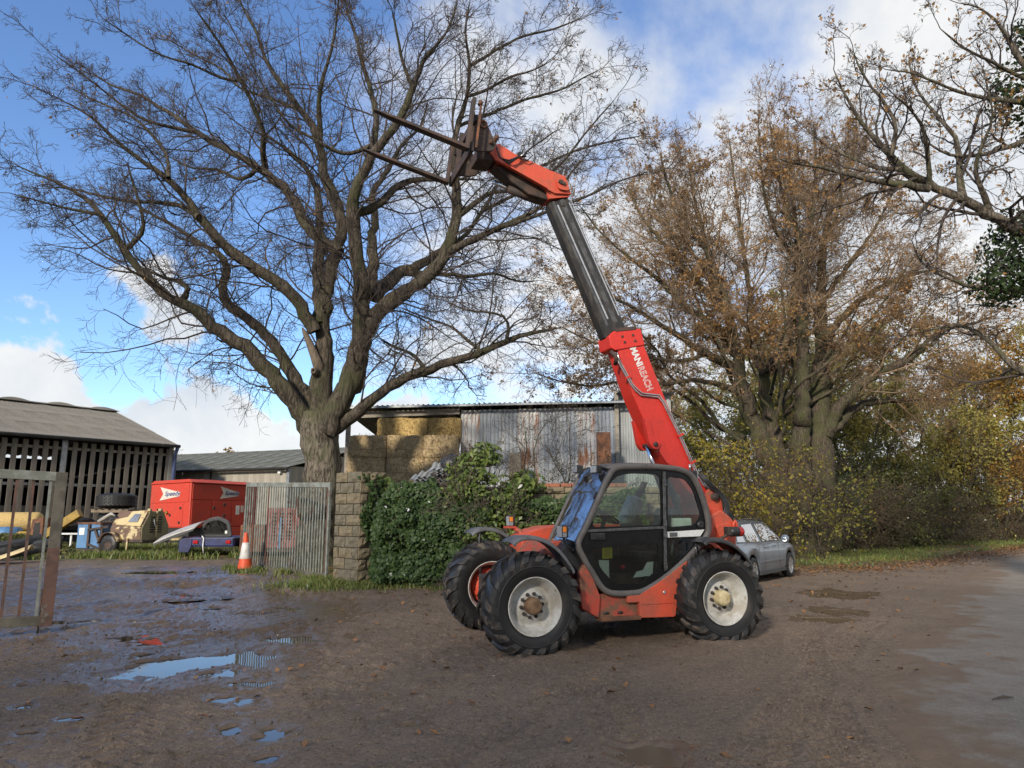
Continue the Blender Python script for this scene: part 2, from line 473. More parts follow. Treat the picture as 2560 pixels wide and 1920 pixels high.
# ------------------------------------------------------------------ ground, road, puddles
RY = np.array([-60, -10, 0, 3.5, 5.2, 7.15, 9.4, 13.3, 18.5, 25.2, 31.4, 40, 60, 120.])
RX = np.array([-14, -1.5, 0.9, 1.9, 2.5, 3.4, 4.75, 7.36, 11.2, 16.5, 22.0, 31, 55, 130.])
def road_d(x, y):
    """metres to the right of the lane's left edge"""
    xe = np.interp(y, RY, RX)
    sl = (np.interp(y + .5, RY, RX) - np.interp(y - .5, RY, RX))
    return (x - xe) / np.sqrt(1 + sl * sl)
VY_X = np.array([6.5, 7.9, 10.6, 14.4, 19.3, 30, 60, 130.]); VY_Y = np.array([20.3, 20.6, 21.4, 24.3, 29.2, 39, 62, 122.])
def verge_m(x, y):
    """distance beyond the front edge of the grass verge on the right"""
    return np.where(x > 6.0, y - np.interp(x, VY_X, VY_Y), -5)
PUD = [(-3.62, 8.47, 0.80, 0.80), (-5.0, 9.9, 0.55, 0.50), (-3.99, 11.87, 0.75, 0.95), (-5.97, 13.35, 0.9, 0.62), (-7.64, 16.3, 1.6, 0.85),
       (-1.94, 5.95, 0.20, 0.24), (-2.24, 6.07, 0.16, 0.18), (-3.13, 8.02, 0.22, 0.30), (-0.81, 6.26, 0.10, 0.10), (-1.74, 5.36, 0.10, 0.11),
       (-4.89, 7.51, 0.09, 0.08), (-4.35, 6.75, 0.09, 0.08), (-3.83, 5.99, 0.08, 0.06), (-3.73, 6.39, 0.09, 0.1), (-2.69, 6.99, 0.13, 0.14),
       (-2.46, 6.91, 0.08, 0.11), (6.77, 15.25, 0.55, 0.62), (5.56, 12.58, 0.34, 0.42), (4.92, 11.65, 0.38, 0.30), (0.99, 5.45, 0.27, 0.23),
       (-4.9, 12.2, .6, .5), (-6.6, 11.2, .5, .4), (-2.9, 9.9, .35, .4), (-2.6, 7.6, 0.22, 0.14), (-4.4, 9.0, 0.2, 0.2), (-5.6, 11.2, 0.35, 0.22)]
def pud_mask(x, y, P):
    s = .55 / max(P[2], .16)
    nx = (fbm(x * 2.6 * s + P[0] * 5, y * 2.6 * s, 21, 3) - 0.5) * 1.7 + (fbm(x * 9 + P[0] * 5, y * 9, 23, 3) - .5) * .7
    return np.sqrt(((x - P[0]) / P[2]) ** 2 + ((y - P[1]) / P[3]) ** 2) + nx
TRACKS = [(-.75, 5.0, -.46, .006, .20, 1.0), (-2.6, 5.0, -.46, .006, .20, 1.0), (.9, 5.0, -.05, .02, .19, -1.0), (2.3, 5.2, .28, .012, .19, 1.0), (-.2, 6.0, .55, .03, .19, 1.0), (3.4, 8.2, .62, .01, .2, -1.0)]
def ground_h(x, y, detail=True):
    base = zg(x, y)
    near = 1 / (1 + (np.maximum(y, 0) / 22) ** 2)
    rd = road_d(x, y)
    onroad = sstep((rd + 0.1) / 0.5) * (1 - sstep((rd - 4.3) / 0.5))
    left = sstep((2.0 - x) / 4)
    ca, sa = math.cos(0.5), math.sin(0.5)
    u = x * ca + y * sa; v = -x * sa + y * ca
    m = (fbm(x * 1.3, y * 1.3, 1, 3) - .5) * .046
    m = m + (fbm(u * 3.0, v * 7.0, 5, 3) - .5) * (.016 + .022 * left)
    m = m + (fbm(x * 13, y * 13, 9, 3) - .5) * (.036 + .014 * left)
    clod = np.maximum(fbm(x * 9, y * 9, 13, 2) - .56, 0)
    m = m + clod * (.04 + .11 * left) * sstep((fbm(x * .8, y * .8, 17, 2) - .42) / .2)
    # wheel ruts running through the gateway
    for a0, b0, w in ((-2.6, 0.62, .26), (-4.1, 0.62, .26)):
        d = (x - (a0 - (y - 7.5) * b0 * .55 + (fbm(y * .35, y * 0 + a0, 3, 2) - .5) * .8))
        brk = sstep((fbm(y * .5, x * .5 + a0, 71, 2) - .40) / .2)
        m = m + brk * (-.022 * np.exp(-(d / w) ** 2) + .010 * np.exp(-((np.abs(d) - w * 1.7) / (w * .6)) ** 2))
    # tyre tracks pressed by the machine: tread bars across each track
    for x0, y0, k1, k2, w, s_ in TRACKS:
        xc = x0 + (y - y0) * k1 + (y - y0) ** 2 * k2
        d = (x - xc) / math.sqrt(1 + k1 * k1)
        ins = 1 - sstep((np.abs(d) - w) / .06)
        fade = sstep((fbm(x * .9 + x0, y * .9, 75, 3) - .34) / .12)
        ph = (y * math.sqrt(1 + k1 * k1) + np.abs(d) * s_) / .21
        bars = np.abs((ph % 1.0) - .5) * 2
        m = m + fade * (ins * (-.030 + .036 * sstep((bars - .35) / .3)) + .018 * np.exp(-((np.abs(d) - w - .07) / .05) ** 2))
    m = m * (1 - .9 * onroad) * (0.35 + .65 * near) - .02 * onroad
    # mud squeezed up round the machine's tyres
    ce, se = math.cos(R(19.5)), math.sin(R(19.5))
    for xl, yl in ((.08, .225), (2.76, .225), (.06, 1.83), (2.74, 1.83)):
        wx, wy = .21 + xl * ce - yl * se, 8.73 + xl * se + yl * ce
        dd = np.sqrt((x - wx) ** 2 + (y - wy) ** 2)
        m = m + .040 * np.exp(-((dd - .34) / .16) ** 2) * (.5 + fbm(x * 6, y * 6, 77, 2))
    h = base + m
    wet = np.zeros_like(h)
    for P in PUD:
        sel = (np.abs(x - P[0]) < P[2] * 3) & (np.abs(y - P[1]) < P[3] * 3)
        if not sel.any(): continue
        xs, ys = x[sel], y[sel]
        r = pud_mask(xs, ys, P)
        w = 1 - sstep((r - 1.25) / 1.0)
        zc = float(zg(P[0], P[1]))
        h[sel] = h[sel] * (1 - w) + (zc + .004 - .060 * (1 - sstep(r / 1.1)) + m[sel] * .45) * w
        wet[sel] = np.maximum(wet[sel], (1 - sstep((r - .95) / 1.0)) * .95)
    return h, m, wet, onroad
def graded(a0, a1, step, lim0, lim1, growth=1.09):
    xs = list(np.arange(a0, a1, step))
    s = step; p = xs[-1]
    while p < lim1: s = min(s * growth, 25); p += s; xs.append(p)
    s = step; p = xs[0]; lo = []
    while p > lim0: s = min(s * growth, 25); p -= s; lo.append(p)
    return np.array(lo[::-1] + xs)
gx = graded(-6.8, 5.2, .03, -420, 420, 1.045)
ys = [4.4]
while ys[-1] < 40: ys.append(ys[-1] + .026 * (1 + (ys[-1] - 4.4) * .13))
s = ys[-1] - ys[-2]
while ys[-1] < 800: s = min(s * 1.12, 40); ys.append(ys[-1] + s)
s = .03; lo = []; p = ys[0]
while p > -120: s = min(s * 1.25, 12); p -= s; lo.append(p)
gy = np.array(lo[::-1] + ys)
GX, GY = np.meshgrid(gx, gy)
shape = GX.shape
fx, fy = GX.ravel(), GY.ravel()
GH, GM, GW, GR = ground_h(fx, fy)
nx, ny = len(gx), len(gy)
ii = (np.arange(ny - 1)[:, None] * nx + np.arange(nx - 1)[None, :]).ravel()
GF = np.stack([ii, ii + 1, ii + nx + 1, ii + nx], 1)

# mud
m, nt, n, l, b = _nt('mud'); MATS['mud'] = m
v = _coord(nt, 'Object')
at = n.new('ShaderNodeAttribute'); at.attribute_name = 'wet'
ag = n.new('ShaderNodeAttribute'); ag.attribute_name = 'green'
wfac = _range(nt, _math(nt, 'ADD', at.outputs['Fac'], _math(nt, 'MULTIPLY', _math(nt, 'SUBTRACT', _noise(nt, _coord(nt, 'Object', (1, .45, 1)), 9, 9, 0.75), 0.5), 2.0)), 0.38, 0.56)
dry = _mix(nt, _range(nt, _noise(nt, v, 0.8, 9, 0.7), 0.38, 0.60), (0.190, 0.134, 0.090), (0.125, 0.088, 0.060))
dry = _mix(nt, _range(nt, _noise(nt, v, 22, 9, 0.85), 0.46, 0.60), dry, (0.255, 0.188, 0.130))
dry = _mix(nt, _range(nt, _noise(nt, v, 46, 8, 0.85), 0.51, 0.60), dry, (0.058, 0.042, 0.029))
dry = _mix(nt, _range(nt, _noise(nt, v, 120, 4, 0.8), 0.62, 0.68), dry, (0.36, 0.30, 0.23))
vor = n.new('ShaderNodeTexVoronoi'); vor.inputs['Scale'].default_value = 42; l.new(v, vor.inputs['Vector'])
grit = _math(nt, 'MULTIPLY', _range(nt, vor.outputs['Distance'], 0.10, 0.22, 1, 0), _range(nt, _noise(nt, v, 5, 3), 0.5, 0.6))
dry = _mix(nt, _math(nt, 'MULTIPLY', grit, 0.8), dry, (0.26, 0.23, 0.19))
col = _mix(nt, _math(nt, 'MULTIPLY', wfac, 0.85), dry, (0.10, 0.068, 0.044))
gcol = _mix(nt, _range(nt, _noise(nt, v, 1.3, 6, 0.7), 0.46, 0.58), (0.080, 0.105, 0.026), (0.24, 0.145, 0.058))
gcol = _mix(nt, _range(nt, _noise(nt, v, 9, 6, 0.7), 0.45, 0.6), gcol, (0.075, 0.050, 0.028))
col = _mix(nt, ag.outputs['Fac'], col, gcol)
l.new(col, b.inputs['Base Color'])
l.new(_range(nt, wfac, 0, 1, 0.72, 0.10, False), b.inputs['Roughness'])
b.inputs['Specular IOR Level'].default_value = 0.5
hsum = _math(nt, 'ADD', _noise(nt, v, 34, 7, 0.7), _math(nt, 'MULTIPLY', grit, 0.35))
bn = n.new('ShaderNodeBump'); bn.inputs['Distance'].default_value = 0.045
l.new(_range(nt, wfac, 0, 1, 1.0, 0.30, False), bn.inputs['Strength'])
l.new(hsum, bn.inputs['Height']); l.new(bn.outputs[0], b.inputs['Normal'])

leftw = sstep((0.6 - fx) / 3.2)
lows = sstep((.006 - GM) / .035)
patch = fbm(fx * .55, fy * .55, 33, 3)
wetv = np.clip(GW * 1.0 + lows * (0.46 + .40 * leftw) * sstep((patch - .28) / .25) + .10 * leftw * sstep((fy - 5.5) / 4) + .36 * sstep((-0.8 - fx - .12 * (fy - 8)) / 2.5) * sstep((fy - 7.0) / 3) * (1 - sstep((fy - 16.5) / 2.0)), 0, 1)
vm = verge_m(fx, fy)
green = sstep((vm + (fbm(fx * 1.5, fy * 1.5, 40, 3) - .5) * 3) / 1.4)
yard = sstep((fy - 18.2 + (fbm(fx * .9, fy * .9, 44, 3) - .5) * 3) / 1.2) * sstep((-2.2 - fx) / 1.0)
wallv = sstep((fy - np.interp(fx, [-9, -5, -3.4, 1.4], [20, 15.9, 14.0, 13.4]) + (fbm(fx * 2, fy * 2, 48, 3) - .5) * 1.2) / .5) * sstep((2.2 - fx) / 1) * sstep((fx + 6.6) / 1)
green = np.maximum(np.maximum(green, yard), wallv)
me = npmesh('ground', np.stack([fx, fy, GH], 1), GF, 'mud', smooth=True)
for nm, arr in (('wet', wetv), ('green', green)):
    a = me.attributes.new(nm, 'FLOAT', 'POINT'); a.data.foreach_set('value', arr.astype(np.float32))
link('ground', me, kind='structure', label='churned wet brown mud and grit of the farm entrance', )

# lane
m, nt, n, l, b = _nt('lane'); MATS['lane'] = m
v = _coord(nt, 'Object')
at = n.new('ShaderNodeAttribute'); at.attribute_name = 'edge'
e = _range(nt, _math(nt, 'ADD', at.outputs['Fac'], _math(nt, 'MULTIPLY', _math(nt, 'SUBTRACT', _noise(nt, v, 2.2, 9, 0.75), 0.5), 1.7)), 0.28, 0.72)
tar = _mix(nt, _range(nt, _noise(nt, v, 0.9, 7, 0.65), 0.35, 0.65), (0.245, 0.216, 0.182), (0.185, 0.161, 0.134))
tar = _mix(nt, _range(nt, _noise(nt, v, 48, 7, 0.8), 0.48, 0.64), tar, (0.32, 0.285, 0.245))
tar = _mix(nt, _range(nt, _noise(nt, v, 70, 6, 0.8), 0.54, 0.66), tar, (0.075, 0.066, 0.058))
mudc = _mix(nt, _noise(nt, v, 9, 6, 0.7), (0.225, 0.162, 0.110), (0.135, 0.096, 0.066))
blot = _range(nt, _noise(nt, v, 2.4, 9, 0.8), 0.50, 0.60)
l.new(_mix(nt, _math(nt, 'MAXIMUM', e, _math(nt, 'MULTIPLY', blot, 0.5)), tar, mudc), b.inputs['Base Color'])
l.new(_range(nt, _noise(nt, v, 1.4, 7, 0.7), 0.38, 0.62, 0.60, 0.80), b.inputs['Roughness']); b.inputs['Specular IOR Level'].default_value = 0.35
_bump(nt, _noise(nt, v, 38, 9, 0.8), 0.85, 0.035, b)
LU = np.linspace(-.9, 6.0, 150)
LV = np.concatenate([np.linspace(-40, 4, 40), np.linspace(4.1, 14, 190), np.linspace(14.2, 40, 130), np.linspace(41, 118, 40)])
U, V = np.meshgrid(LU, LV)
xe = np.interp(V, RY, RX); sl = np.interp(V + .8, RY, RX) - np.interp(V - .8, RY, RX); sl /= 1.6
nl = np.sqrt(1 + sl * sl)
X = xe + U / nl; Y = V - U * sl / nl
rag = (fbm(X.ravel() * 1.2, Y.ravel() * 1.2, 50, 4) - .5).reshape(X.shape) * 1.5 + (fbm(X.ravel() * 5, Y.ravel() * 5, 52, 3) - .5).reshape(X.shape) * .7
ed = np.minimum(U + rag, 5.1 - U + rag)
Z = zg(X, Y) + np.where(ed < .45, -.07 + .082 * sstep((ed + .45) / .9), .012) + (fbm(X.ravel() * 1.1, Y.ravel() * 1.1, 55, 3).reshape(X.shape) - .5) * .018
k = len(LU); ii = (np.arange(len(LV) - 1)[:, None] * k + np.arange(k - 1)[None, :]).ravel()
me = npmesh('road', np.stack([X.ravel(), Y.ravel(), Z.ravel()], 1), np.stack([ii, ii + 1, ii + k + 1, ii + k], 1), 'lane', smooth=True)
a = me.attributes.new('edge', 'FLOAT', 'POINT'); a.data.foreach_set('value', (1 - sstep((ed.ravel() + .0) / 1.5)).astype(np.float32))
link('road', me, kind='structure', label='wet worn tarmac lane smeared with mud, bending away')

# puddles
m, nt, n, l, b = _nt('puddle_water'); MATS['puddle_water'] = m
b.inputs['Base Color'].default_value = (0.050, 0.038, 0.026, 1); b.inputs['Roughness'].default_value = 0.03
b.inputs['IOR'].default_value = 1.33; b.inputs['Specular IOR Level'].default_value = 0.6
v = _coord(nt, 'Object')
_bump(nt, _noise(nt, v, 5, 2, 0.5), 0.03, 0.02, b)
m, nt, n, l, b = _nt('murky_water'); MATS['murky_water'] = m
b.inputs['Base Color'].default_value = (0.115, 0.083, 0.055, 1); b.inputs['Roughness'].default_value = 0.12; b.inputs['IOR'].default_value = 1.33; b.inputs['Specular IOR Level'].default_value = 0.35
for i, P in enumerate(PUD):
    mb = MB(); lv = float(zg(P[0], P[1])) - .014 - (.014 if P[1] > 11 and P[0] < 0 else 0)
    pts = [(P[0] + math.cos(t) * P[2] * 1.2, P[1] + math.sin(t) * P[3] * 1.2, lv) for t in np.linspace(0, 2 * math.pi, 41)[:-1]]
    mb.add(pts, [tuple(range(40))])
    mb.build('puddle', 'puddle_water' if P[0] < -1.2 else 'murky_water', kind='structure', label='still shallow puddle lying in the mud')

# loose grit and clods, fallen leaves
def scatter_rocks(name, n, xr, yr, s0, s1, mat, seed, dens=None):
    g = np.random.default_rng(seed)
    x = g.uniform(*xr, n); y = g.uniform(*yr, n)
    keep = np.ones(n, bool) if dens is None else g.random(n) < dens(x, y)
    x, y = x[keep], y[keep]; n = len(x)
    h = ground_h(x, y)[0]
    s = s0 + (s1 - s0) * g.random(n) ** 3
    base = np.array([[1, 0, 0], [-.5, .87, 0], [-.5, -.87, 0], [.3, .2, .8], [-.3, -.3, .75], [0, 0, -.6]])
    ff = np.array([[0, 1, 3], [1, 4, 3], [1, 2, 4], [2, 0, 4], [0, 3, 4], [1, 0, 5], [2, 1, 5], [0, 2, 5]])
    Vv = base[None] * (1 + g.uniform(-.35, .35, (n, 6, 3))) * s[:, None, None]
    a = g.uniform(0, 6.28, n); ca, sa = np.cos(a)[:, None], np.sin(a)[:, None]
    Vv = np.stack([Vv[..., 0] * ca - Vv[..., 1] * sa, Vv[..., 0] * sa + Vv[..., 1] * ca, Vv[..., 2]], -1)
    Vv += np.stack([x, y, h + s * .15], 1)[:, None]
    return npmesh(name, Vv.reshape(-1, 3), (ff[None] + (np.arange(n) * 6)[:, None, None]).reshape(-1, 3), mat)
leafmat('pebble', [(0.15, 0.12, 0.09), (0.28, 0.23, 0.18), (0.42, 0.37, 0.30), (0.20, 0.15, 0.105), (0.10, 0.08, 0.06)], rough=0.5, transl=0.0)
leafmat('clod', [(0.085, 0.060, 0.042), (0.125, 0.088, 0.060), (0.15, 0.108, 0.074)], rough=0.65, transl=0.0)
notroad = lambda x, y: np.where(road_d(x, y) > .2, .35, 1.0)
link('gravel', scatter_rocks('gravel', 6500, (-5.5, 8), (4.6, 13), .004, .018, 'pebble', 11, notroad), kind='stuff', label='pale grit and small stones pressed into the mud', cat='gravel')
link('mud_clods', scatter_rocks('mud_clods', 3600, (-7, 7.5), (4.6, 15), .005, .024, 'clod', 12, lambda x, y: np.where(road_d(x, y) > .1, .05, 1.0) * sstep((fbm(x * .9, y * .9, 17, 2) - .40) / .18)), kind='stuff', label='dark clods thrown up from the churned mud', cat='mud')
leafmat('litter', [(0.30, 0.15, 0.05), (0.38, 0.21, 0.07), (0.44, 0.26, 0.09), (0.24, 0.115, 0.045), (0.50, 0.34, 0.13), (0.18, 0.09, 0.04)], rough=0.7, transl=0.1)
g = np.random.default_rng(5)
x = g.uniform(5, 34, 80000); y = g.uniform(14, 44, 80000)
vm = verge_m(x, y); keep = g.random(80000) < (0.95 * np.exp(-((vm - .2) / 1.1) ** 2) + .10 * ((vm > 0) & (vm < 9)) + .03 * (vm < 0) * (road_d(x, y) < -.3))
x, y = x[keep], y[keep]
x2 = g.uniform(-6, 8, 260); y2 = g.uniform(5, 15, 260)
x = np.concatenate([x, x2]); y = np.concatenate([y, y2])
nr = np.tile([[0, 0, 1.0]], (len(x), 1)) + g.normal(size=(len(x), 3)) * .25; nr /= np.linalg.norm(nr, axis=1, keepdims=True)
V_, F_ = leafquads(np.stack([x, y, ground_h(x, y)[0] + .018], 1), g.uniform(.04, .10, len(x)), nr, g)
link('fallen_leaves', npmesh('fallen_leaves', V_, F_, 'litter'), kind='stuff', label='orange and brown fallen oak leaves along the verge', cat='leaves')

# grass
leafmat('grass', [(0.075, 0.135, 0.022), (0.12, 0.20, 0.032), (0.17, 0.26, 0.045), (0.075, 0.11, 0.028), (0.22, 0.21, 0.07)], rough=0.5, transl=0.3)
def grass(name, x, y, h0, h1, seed, width=.012, zoff=0.0):
    g = np.random.default_rng(seed); n = len(x)
    z = ground_h(x, y)[0] + zoff
    hh = g.uniform(h0, h1, n); a = g.uniform(0, 6.28, n); lean = g.normal(size=(n, 2)) * .35
    w = width * g.uniform(.7, 1.4, n)
    B = np.stack([x, y, z - .01], 1); sd = np.stack([np.cos(a) * w, np.sin(a) * w, 0 * w], 1)
    T = B + np.stack([lean[:, 0] * hh, lean[:, 1] * hh, hh], 1)
    Mid = B + np.stack([lean[:, 0] * hh * .3, lean[:, 1] * hh * .3, hh * .6], 1)
    Vv = np.stack([B - sd, B + sd, Mid + sd * .7, T, Mid - sd * .7], 1).reshape(-1, 3)
    o = (np.arange(n) * 5)[:, None]
    F = np.concatenate([o + np.array([[0, 1, 2, 4]])]); 
    F3 = o + np.array([[4, 2, 3, 3]])
    # the tip as a thin quad so that all faces have four corners
    tip = T + sd * .1
    Vv = np.stack([B - sd, B + sd, Mid + sd * .7, Mid - sd * .7, T, tip], 1).reshape(-1, 3)
    o = (np.arange(n) * 6)[:, None]
    F = np.concatenate([o + np.array([[0, 1, 2, 3]]), o + np.array([[3, 2, 5, 4]])])
    return npmesh(name, Vv, F, 'grass')
g = np.random.default_rng(6)
x = g.uniform(7, 34, 60000); y = g.uniform(20, 45, 60000); vm = verge_m(x, y)
k = (g.random(60000) < sstep((vm - .6) / 1.5) * (1 - sstep((vm - 9) / 2)) * sstep((fbm(x * .5, y * .5, 60, 3) - .40) / .12))
link('verge_grass', grass('verge_grass', x[k], y[k], .05, .16, 1, .016), kind='stuff', label='short green grass on the verge beside the lane', cat='grass')
x = g.uniform(-4.2, 1.2, 9000); wy = np.interp(x, [-9, -5, -3.4, 1.4], [20, 15.9, 14.15, 13.75]); y = wy + np.abs(g.normal(size=9000)) * .3 - .05
k = g.random(9000) < sstep((fbm(x * 1.6, y * 1.6, 62, 3) - .36) / .14)
x2 = g.normal(-3.5, .55, 2600); y2 = g.normal(14.35, .3, 2600)
link('wall_grass', grass('wall_grass', np.concatenate([x[k], x2]), np.concatenate([y[k], y2]), .04, .17, 2, .008), kind='stuff', label='tufts of green grass along the foot of the ivy-clad wall', cat='grass')
x = g.uniform(-15, -5, 26000); y = g.uniform(18.2, 24.5, 26000)
k = g.random(26000) < sstep((fbm(x * .8, y * .8, 64, 3) - .46) / .12) * sstep((y - 18.9 - .3 * np.sin(x)) / .8)
link('yard_grass', grass('yard_grass', x[k], y[k], .06, .24, 3, .014), kind='stuff', label='rough grass and weeds under the parked yard machines', cat='grass')
x = g.uniform(-7, -4.2, 2600); y = np.interp(x, [-7, -4.2], [17.4, 15.6]) + g.normal(size=2600) * .25 - .25
k = g.random(2600) < sstep((fbm(x * 2, y * 2, 66, 3) - .42) / .12)
link('gate_grass', grass('gate_grass', x[k], y[k], .05, .15, 4, .010), kind='stuff', label='thin trodden grass under the barred gate', cat='grass')
# ------------------------------------------------------------------ buildings
corrmat('fibre_cement', (0.165, 0.15, 0.125), (0.115, 0.106, 0.088), (0.095, 0.092, 0.07), 1.2, (1, 1, 1), 0.56, 0.70, metal=0.0, rough=0.85)
corrmat('fibre_mossy', (0.15, 0.155, 0.14), (0.10, 0.10, 0.085), (0.075, 0.085, 0.05), 1.5, (1, 1, 1), 0.50, 0.66, metal=0.0, rough=0.85)
corrmat('tin_grey', (0.235, 0.265, 0.30), (0.46, 0.47, 0.46), (0.19, 0.205, 0.22), 2.2, (5, 5, .35), 0.52, 0.64, metal=0.05, rough=0.5)
corrmat('tin_rusty', (0.40, 0.41, 0.41), (0.55, 0.54, 0.51), (0.23, 0.095, 0.045), 2.0, (4, 4, .5), 0.52, 0.58, metal=0.1, rough=0.55)
corrmat('tin_pale', (0.30, 0.315, 0.31), (0.22, 0.23, 0.22), (0.24, 0.17, 0.10), 1.6, (4, 4, .35), 0.62, 0.70, metal=0.1, rough=0.55)
corrmat('tin_cream', (0.34, 0.31, 0.25), (0.25, 0.23, 0.19), (0.20, 0.13, 0.08), 1.4, (4, 4, .35), 0.60, 0.70, metal=0.0, rough=0.65)
mk('slat_wood', (0.165, 0.145, 0.118), (0.115, 0.10, 0.082), 3, 0.4, 0.65, rough=0.85, stretch=(5, 5, .6), bump=0.2, bscale=30)
mk('old_wood', (0.30, 0.27, 0.22), (0.20, 0.175, 0.14), 4, 0.4, 0.65, rough=0.85, stretch=(1, 5, 5), bump=0.25, bscale=25)
mk('concrete', (0.27, 0.255, 0.22), (0.19, 0.18, 0.155), 1.6, 0.38, 0.65, rough=0.9, bump=0.12, bscale=30, c3=(0.13, 0.125, 0.10), scale3=3, lo3=0.60, hi3=0.72)
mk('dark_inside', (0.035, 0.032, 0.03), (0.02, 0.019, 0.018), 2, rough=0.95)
mk('block_stone', (0.185, 0.150, 0.092), (0.115, 0.094, 0.058), 3.5, 0.36, 0.62, rough=0.92, bump=0.7, bscale=18, bdist=0.03, c3=(0.060, 0.055, 0.034), scale3=4, lo3=0.50, hi3=0.66)
mk('block_lichen', (0.150, 0.130, 0.088), (0.085, 0.074, 0.050), 4, 0.36, 0.62, rough=0.92, bump=0.7, bscale=18, bdist=0.03, c3=(0.29, 0.275, 0.22), scale3=14, lo3=0.60, hi3=0.70)
mk('mortar', (0.095, 0.082, 0.056), (0.065, 0.057, 0.04), 8, rough=0.95, bump=0.4, bscale=40)
mk('brick_red', (0.28, 0.105, 0.06), (0.17, 0.08, 0.05), 7, rough=0.9, bump=0.3, bscale=40)
mk('gate_paint', (0.20, 0.215, 0.19), (0.12, 0.128, 0.105), 5, 0.38, 0.62, rough=0.65, c3=(0.105, 0.056, 0.040), scale3=4, lo3=0.56, hi3=0.63, bump=0.25, bscale=50, stretch3=(1, 1, .5))
mk('gate_rust', (0.105, 0.055, 0.040), (0.065, 0.038, 0.030), 6, 0.4, 0.62, rough=0.8, c3=(0.125, 0.13, 0.11), scale3=4, lo3=0.56, hi3=0.64, bump=0.3, bscale=50, stretch3=(1, 1, .5))
mk('gate_dirty', (0.105, 0.095, 0.075), (0.06, 0.055, 0.042), 6, 0.4, 0.62, rough=0.85, bump=0.3, bscale=50)

def corr_sheet(w, L, pitch, amp, per=4, rows=1, prof='sine'):
    """corrugated sheet in x (across) and z (along)"""
    n = max(2, int(round(w / pitch * per)))
    pts = []
    for i in range(n + 1):
        x = w * i / n
        if prof == 'sine': y = amp * math.cos(2 * math.pi * x / pitch)
        else:
            t = (x / pitch) % 1.0
            y = amp if t < 0.3 else -amp
        pts.append((x, y))
    mb = MB(); mb.smooth = prof == 'sine'
    mb.sheet([[(x, y, L * r / rows) for x, y in pts] for r in range(rows + 1)])
    return mb

# --- the big slatted barn
YARD = .5
Pc = Vector((-15.8, 33.0, 0)); ang = math.atan2(-.818, -.575)
barn = empty('barn', Pc, ang, label='large barn with vertical timber slats and a pale corrugated roof', cat='barn')
BL = 20.0; EZ = 4.72; HW = 6.0; RZ = 6.68
slope_len = math.hypot(HW + .35, (RZ - EZ) * (HW + .35) / HW); sa = math.atan2(RZ - EZ, HW)
# local: x along the wall (towards the left of the picture), -y into the barn
me_sl = MB().box((0, 0, 0), (.19, .045, EZ - .25 - 1.12)).mesh('slat', 'slat_wood')
for i in range(int(BL / .365)):
    o = link('slat', me_sl, parent=barn, loc=(.18 + i * .365, .06, (EZ - .25 + 1.12) / 2), rot=(0, R(random.uniform(-.4, .4)), 0))
for z in (1.30, 2.72, 4.2): MB().box((BL / 2, -.02, z), (BL, .07, .11)).build('rail', 'galvanised' if z < 3 else 'old_wood', barn)
for i in range(5):
    MB().box((.05 + i * 4.55, .09, (EZ + YARD) / 2 - .1), (.2, .03, EZ - YARD - .1)).box((.05 + i * 4.55, -.06, (EZ + YARD) / 2 - .1), (.03, .26, EZ - YARD - .1)).build('stanchion', 'concrete' if i != 1 else 'galvanised', barn)
mb = MB().box((BL / 2, -.13, .80), (BL, .14, 1.2)); mb.build('plinth_wall', 'concrete', barn)
MB().box((BL / 2, -.55, 1.6), (BL, .1, .55)).build('feed_barrier', 'concrete', barn)
MB().beam((.3, -.2, 3.95), (6.2, -.2, 2.5), .08, .08).build('brace', 'slat_wood', barn)
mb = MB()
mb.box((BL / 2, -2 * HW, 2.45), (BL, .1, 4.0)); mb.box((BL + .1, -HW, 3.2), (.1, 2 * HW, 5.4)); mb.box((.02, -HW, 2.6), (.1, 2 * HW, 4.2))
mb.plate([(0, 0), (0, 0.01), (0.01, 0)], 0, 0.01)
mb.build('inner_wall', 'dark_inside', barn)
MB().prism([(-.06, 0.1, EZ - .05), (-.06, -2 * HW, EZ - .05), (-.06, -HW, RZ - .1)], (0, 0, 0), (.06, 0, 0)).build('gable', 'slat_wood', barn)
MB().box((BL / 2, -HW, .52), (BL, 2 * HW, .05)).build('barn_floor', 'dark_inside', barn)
me_r = corr_sheet(1.022, slope_len / 3 + .06, .146, .026, 5).mesh('roof_sheet', 'fibre_cement')
for c in range(20):
    for r in range(3):
        # sheet z axis runs up the slope
        y0 = .35; q = r * slope_len / 3
        o = link('roof_sheet', me_r, parent=barn)
        o.location = (-.1 + c * 1.0 + random.uniform(-.01, .01), y0 - q * math.cos(sa), EZ - .1 + q * math.sin(sa) + .012 * (1 + r) + random.uniform(0, .006))
        o.rotation_euler = (math.pi / 2 - sa, 0, 0)
mb = corr_sheet(BL, slope_len, .3, .03, 2); mb.build('far_roof_slope', 'fibre_cement', barn, loc=(-.1, -2 * HW - .35, EZ - .1), rot=(-(math.pi / 2 - sa), 0, 0))
for i in range(10):
    mb = MB()
    x0 = .5 + i * 2.0
    mb.smooth = True
    mb.sheet([[(x, -HW + .42 * math.cos(t), RZ + .02 + .20 * max(0, math.sin(t)) * (1 - abs((x - x0) / .75) ** 2 * .9)) for t in np.linspace(0, math.pi, 9)] for x in np.linspace(x0 - .75, x0 + .75, 9)])
    mb.build('ridge_vent', 'fibre_cement', barn)
mb = MB(); mb.smooth = True
mb.sheet([[(x, -HW + .30 * math.cos(t), RZ + .03 + .08 * math.sin(t)) for t in np.linspace(0, math.pi, 7)] for x in np.linspace(-.12, BL, 12)])
mb.build('ridge_cap', 'fibre_cement', barn)
MB().tube([(-.15, .42, EZ - .13), (BL, .42, EZ - .13)], .075, 8).build('gutter', 'dark_inside', barn)
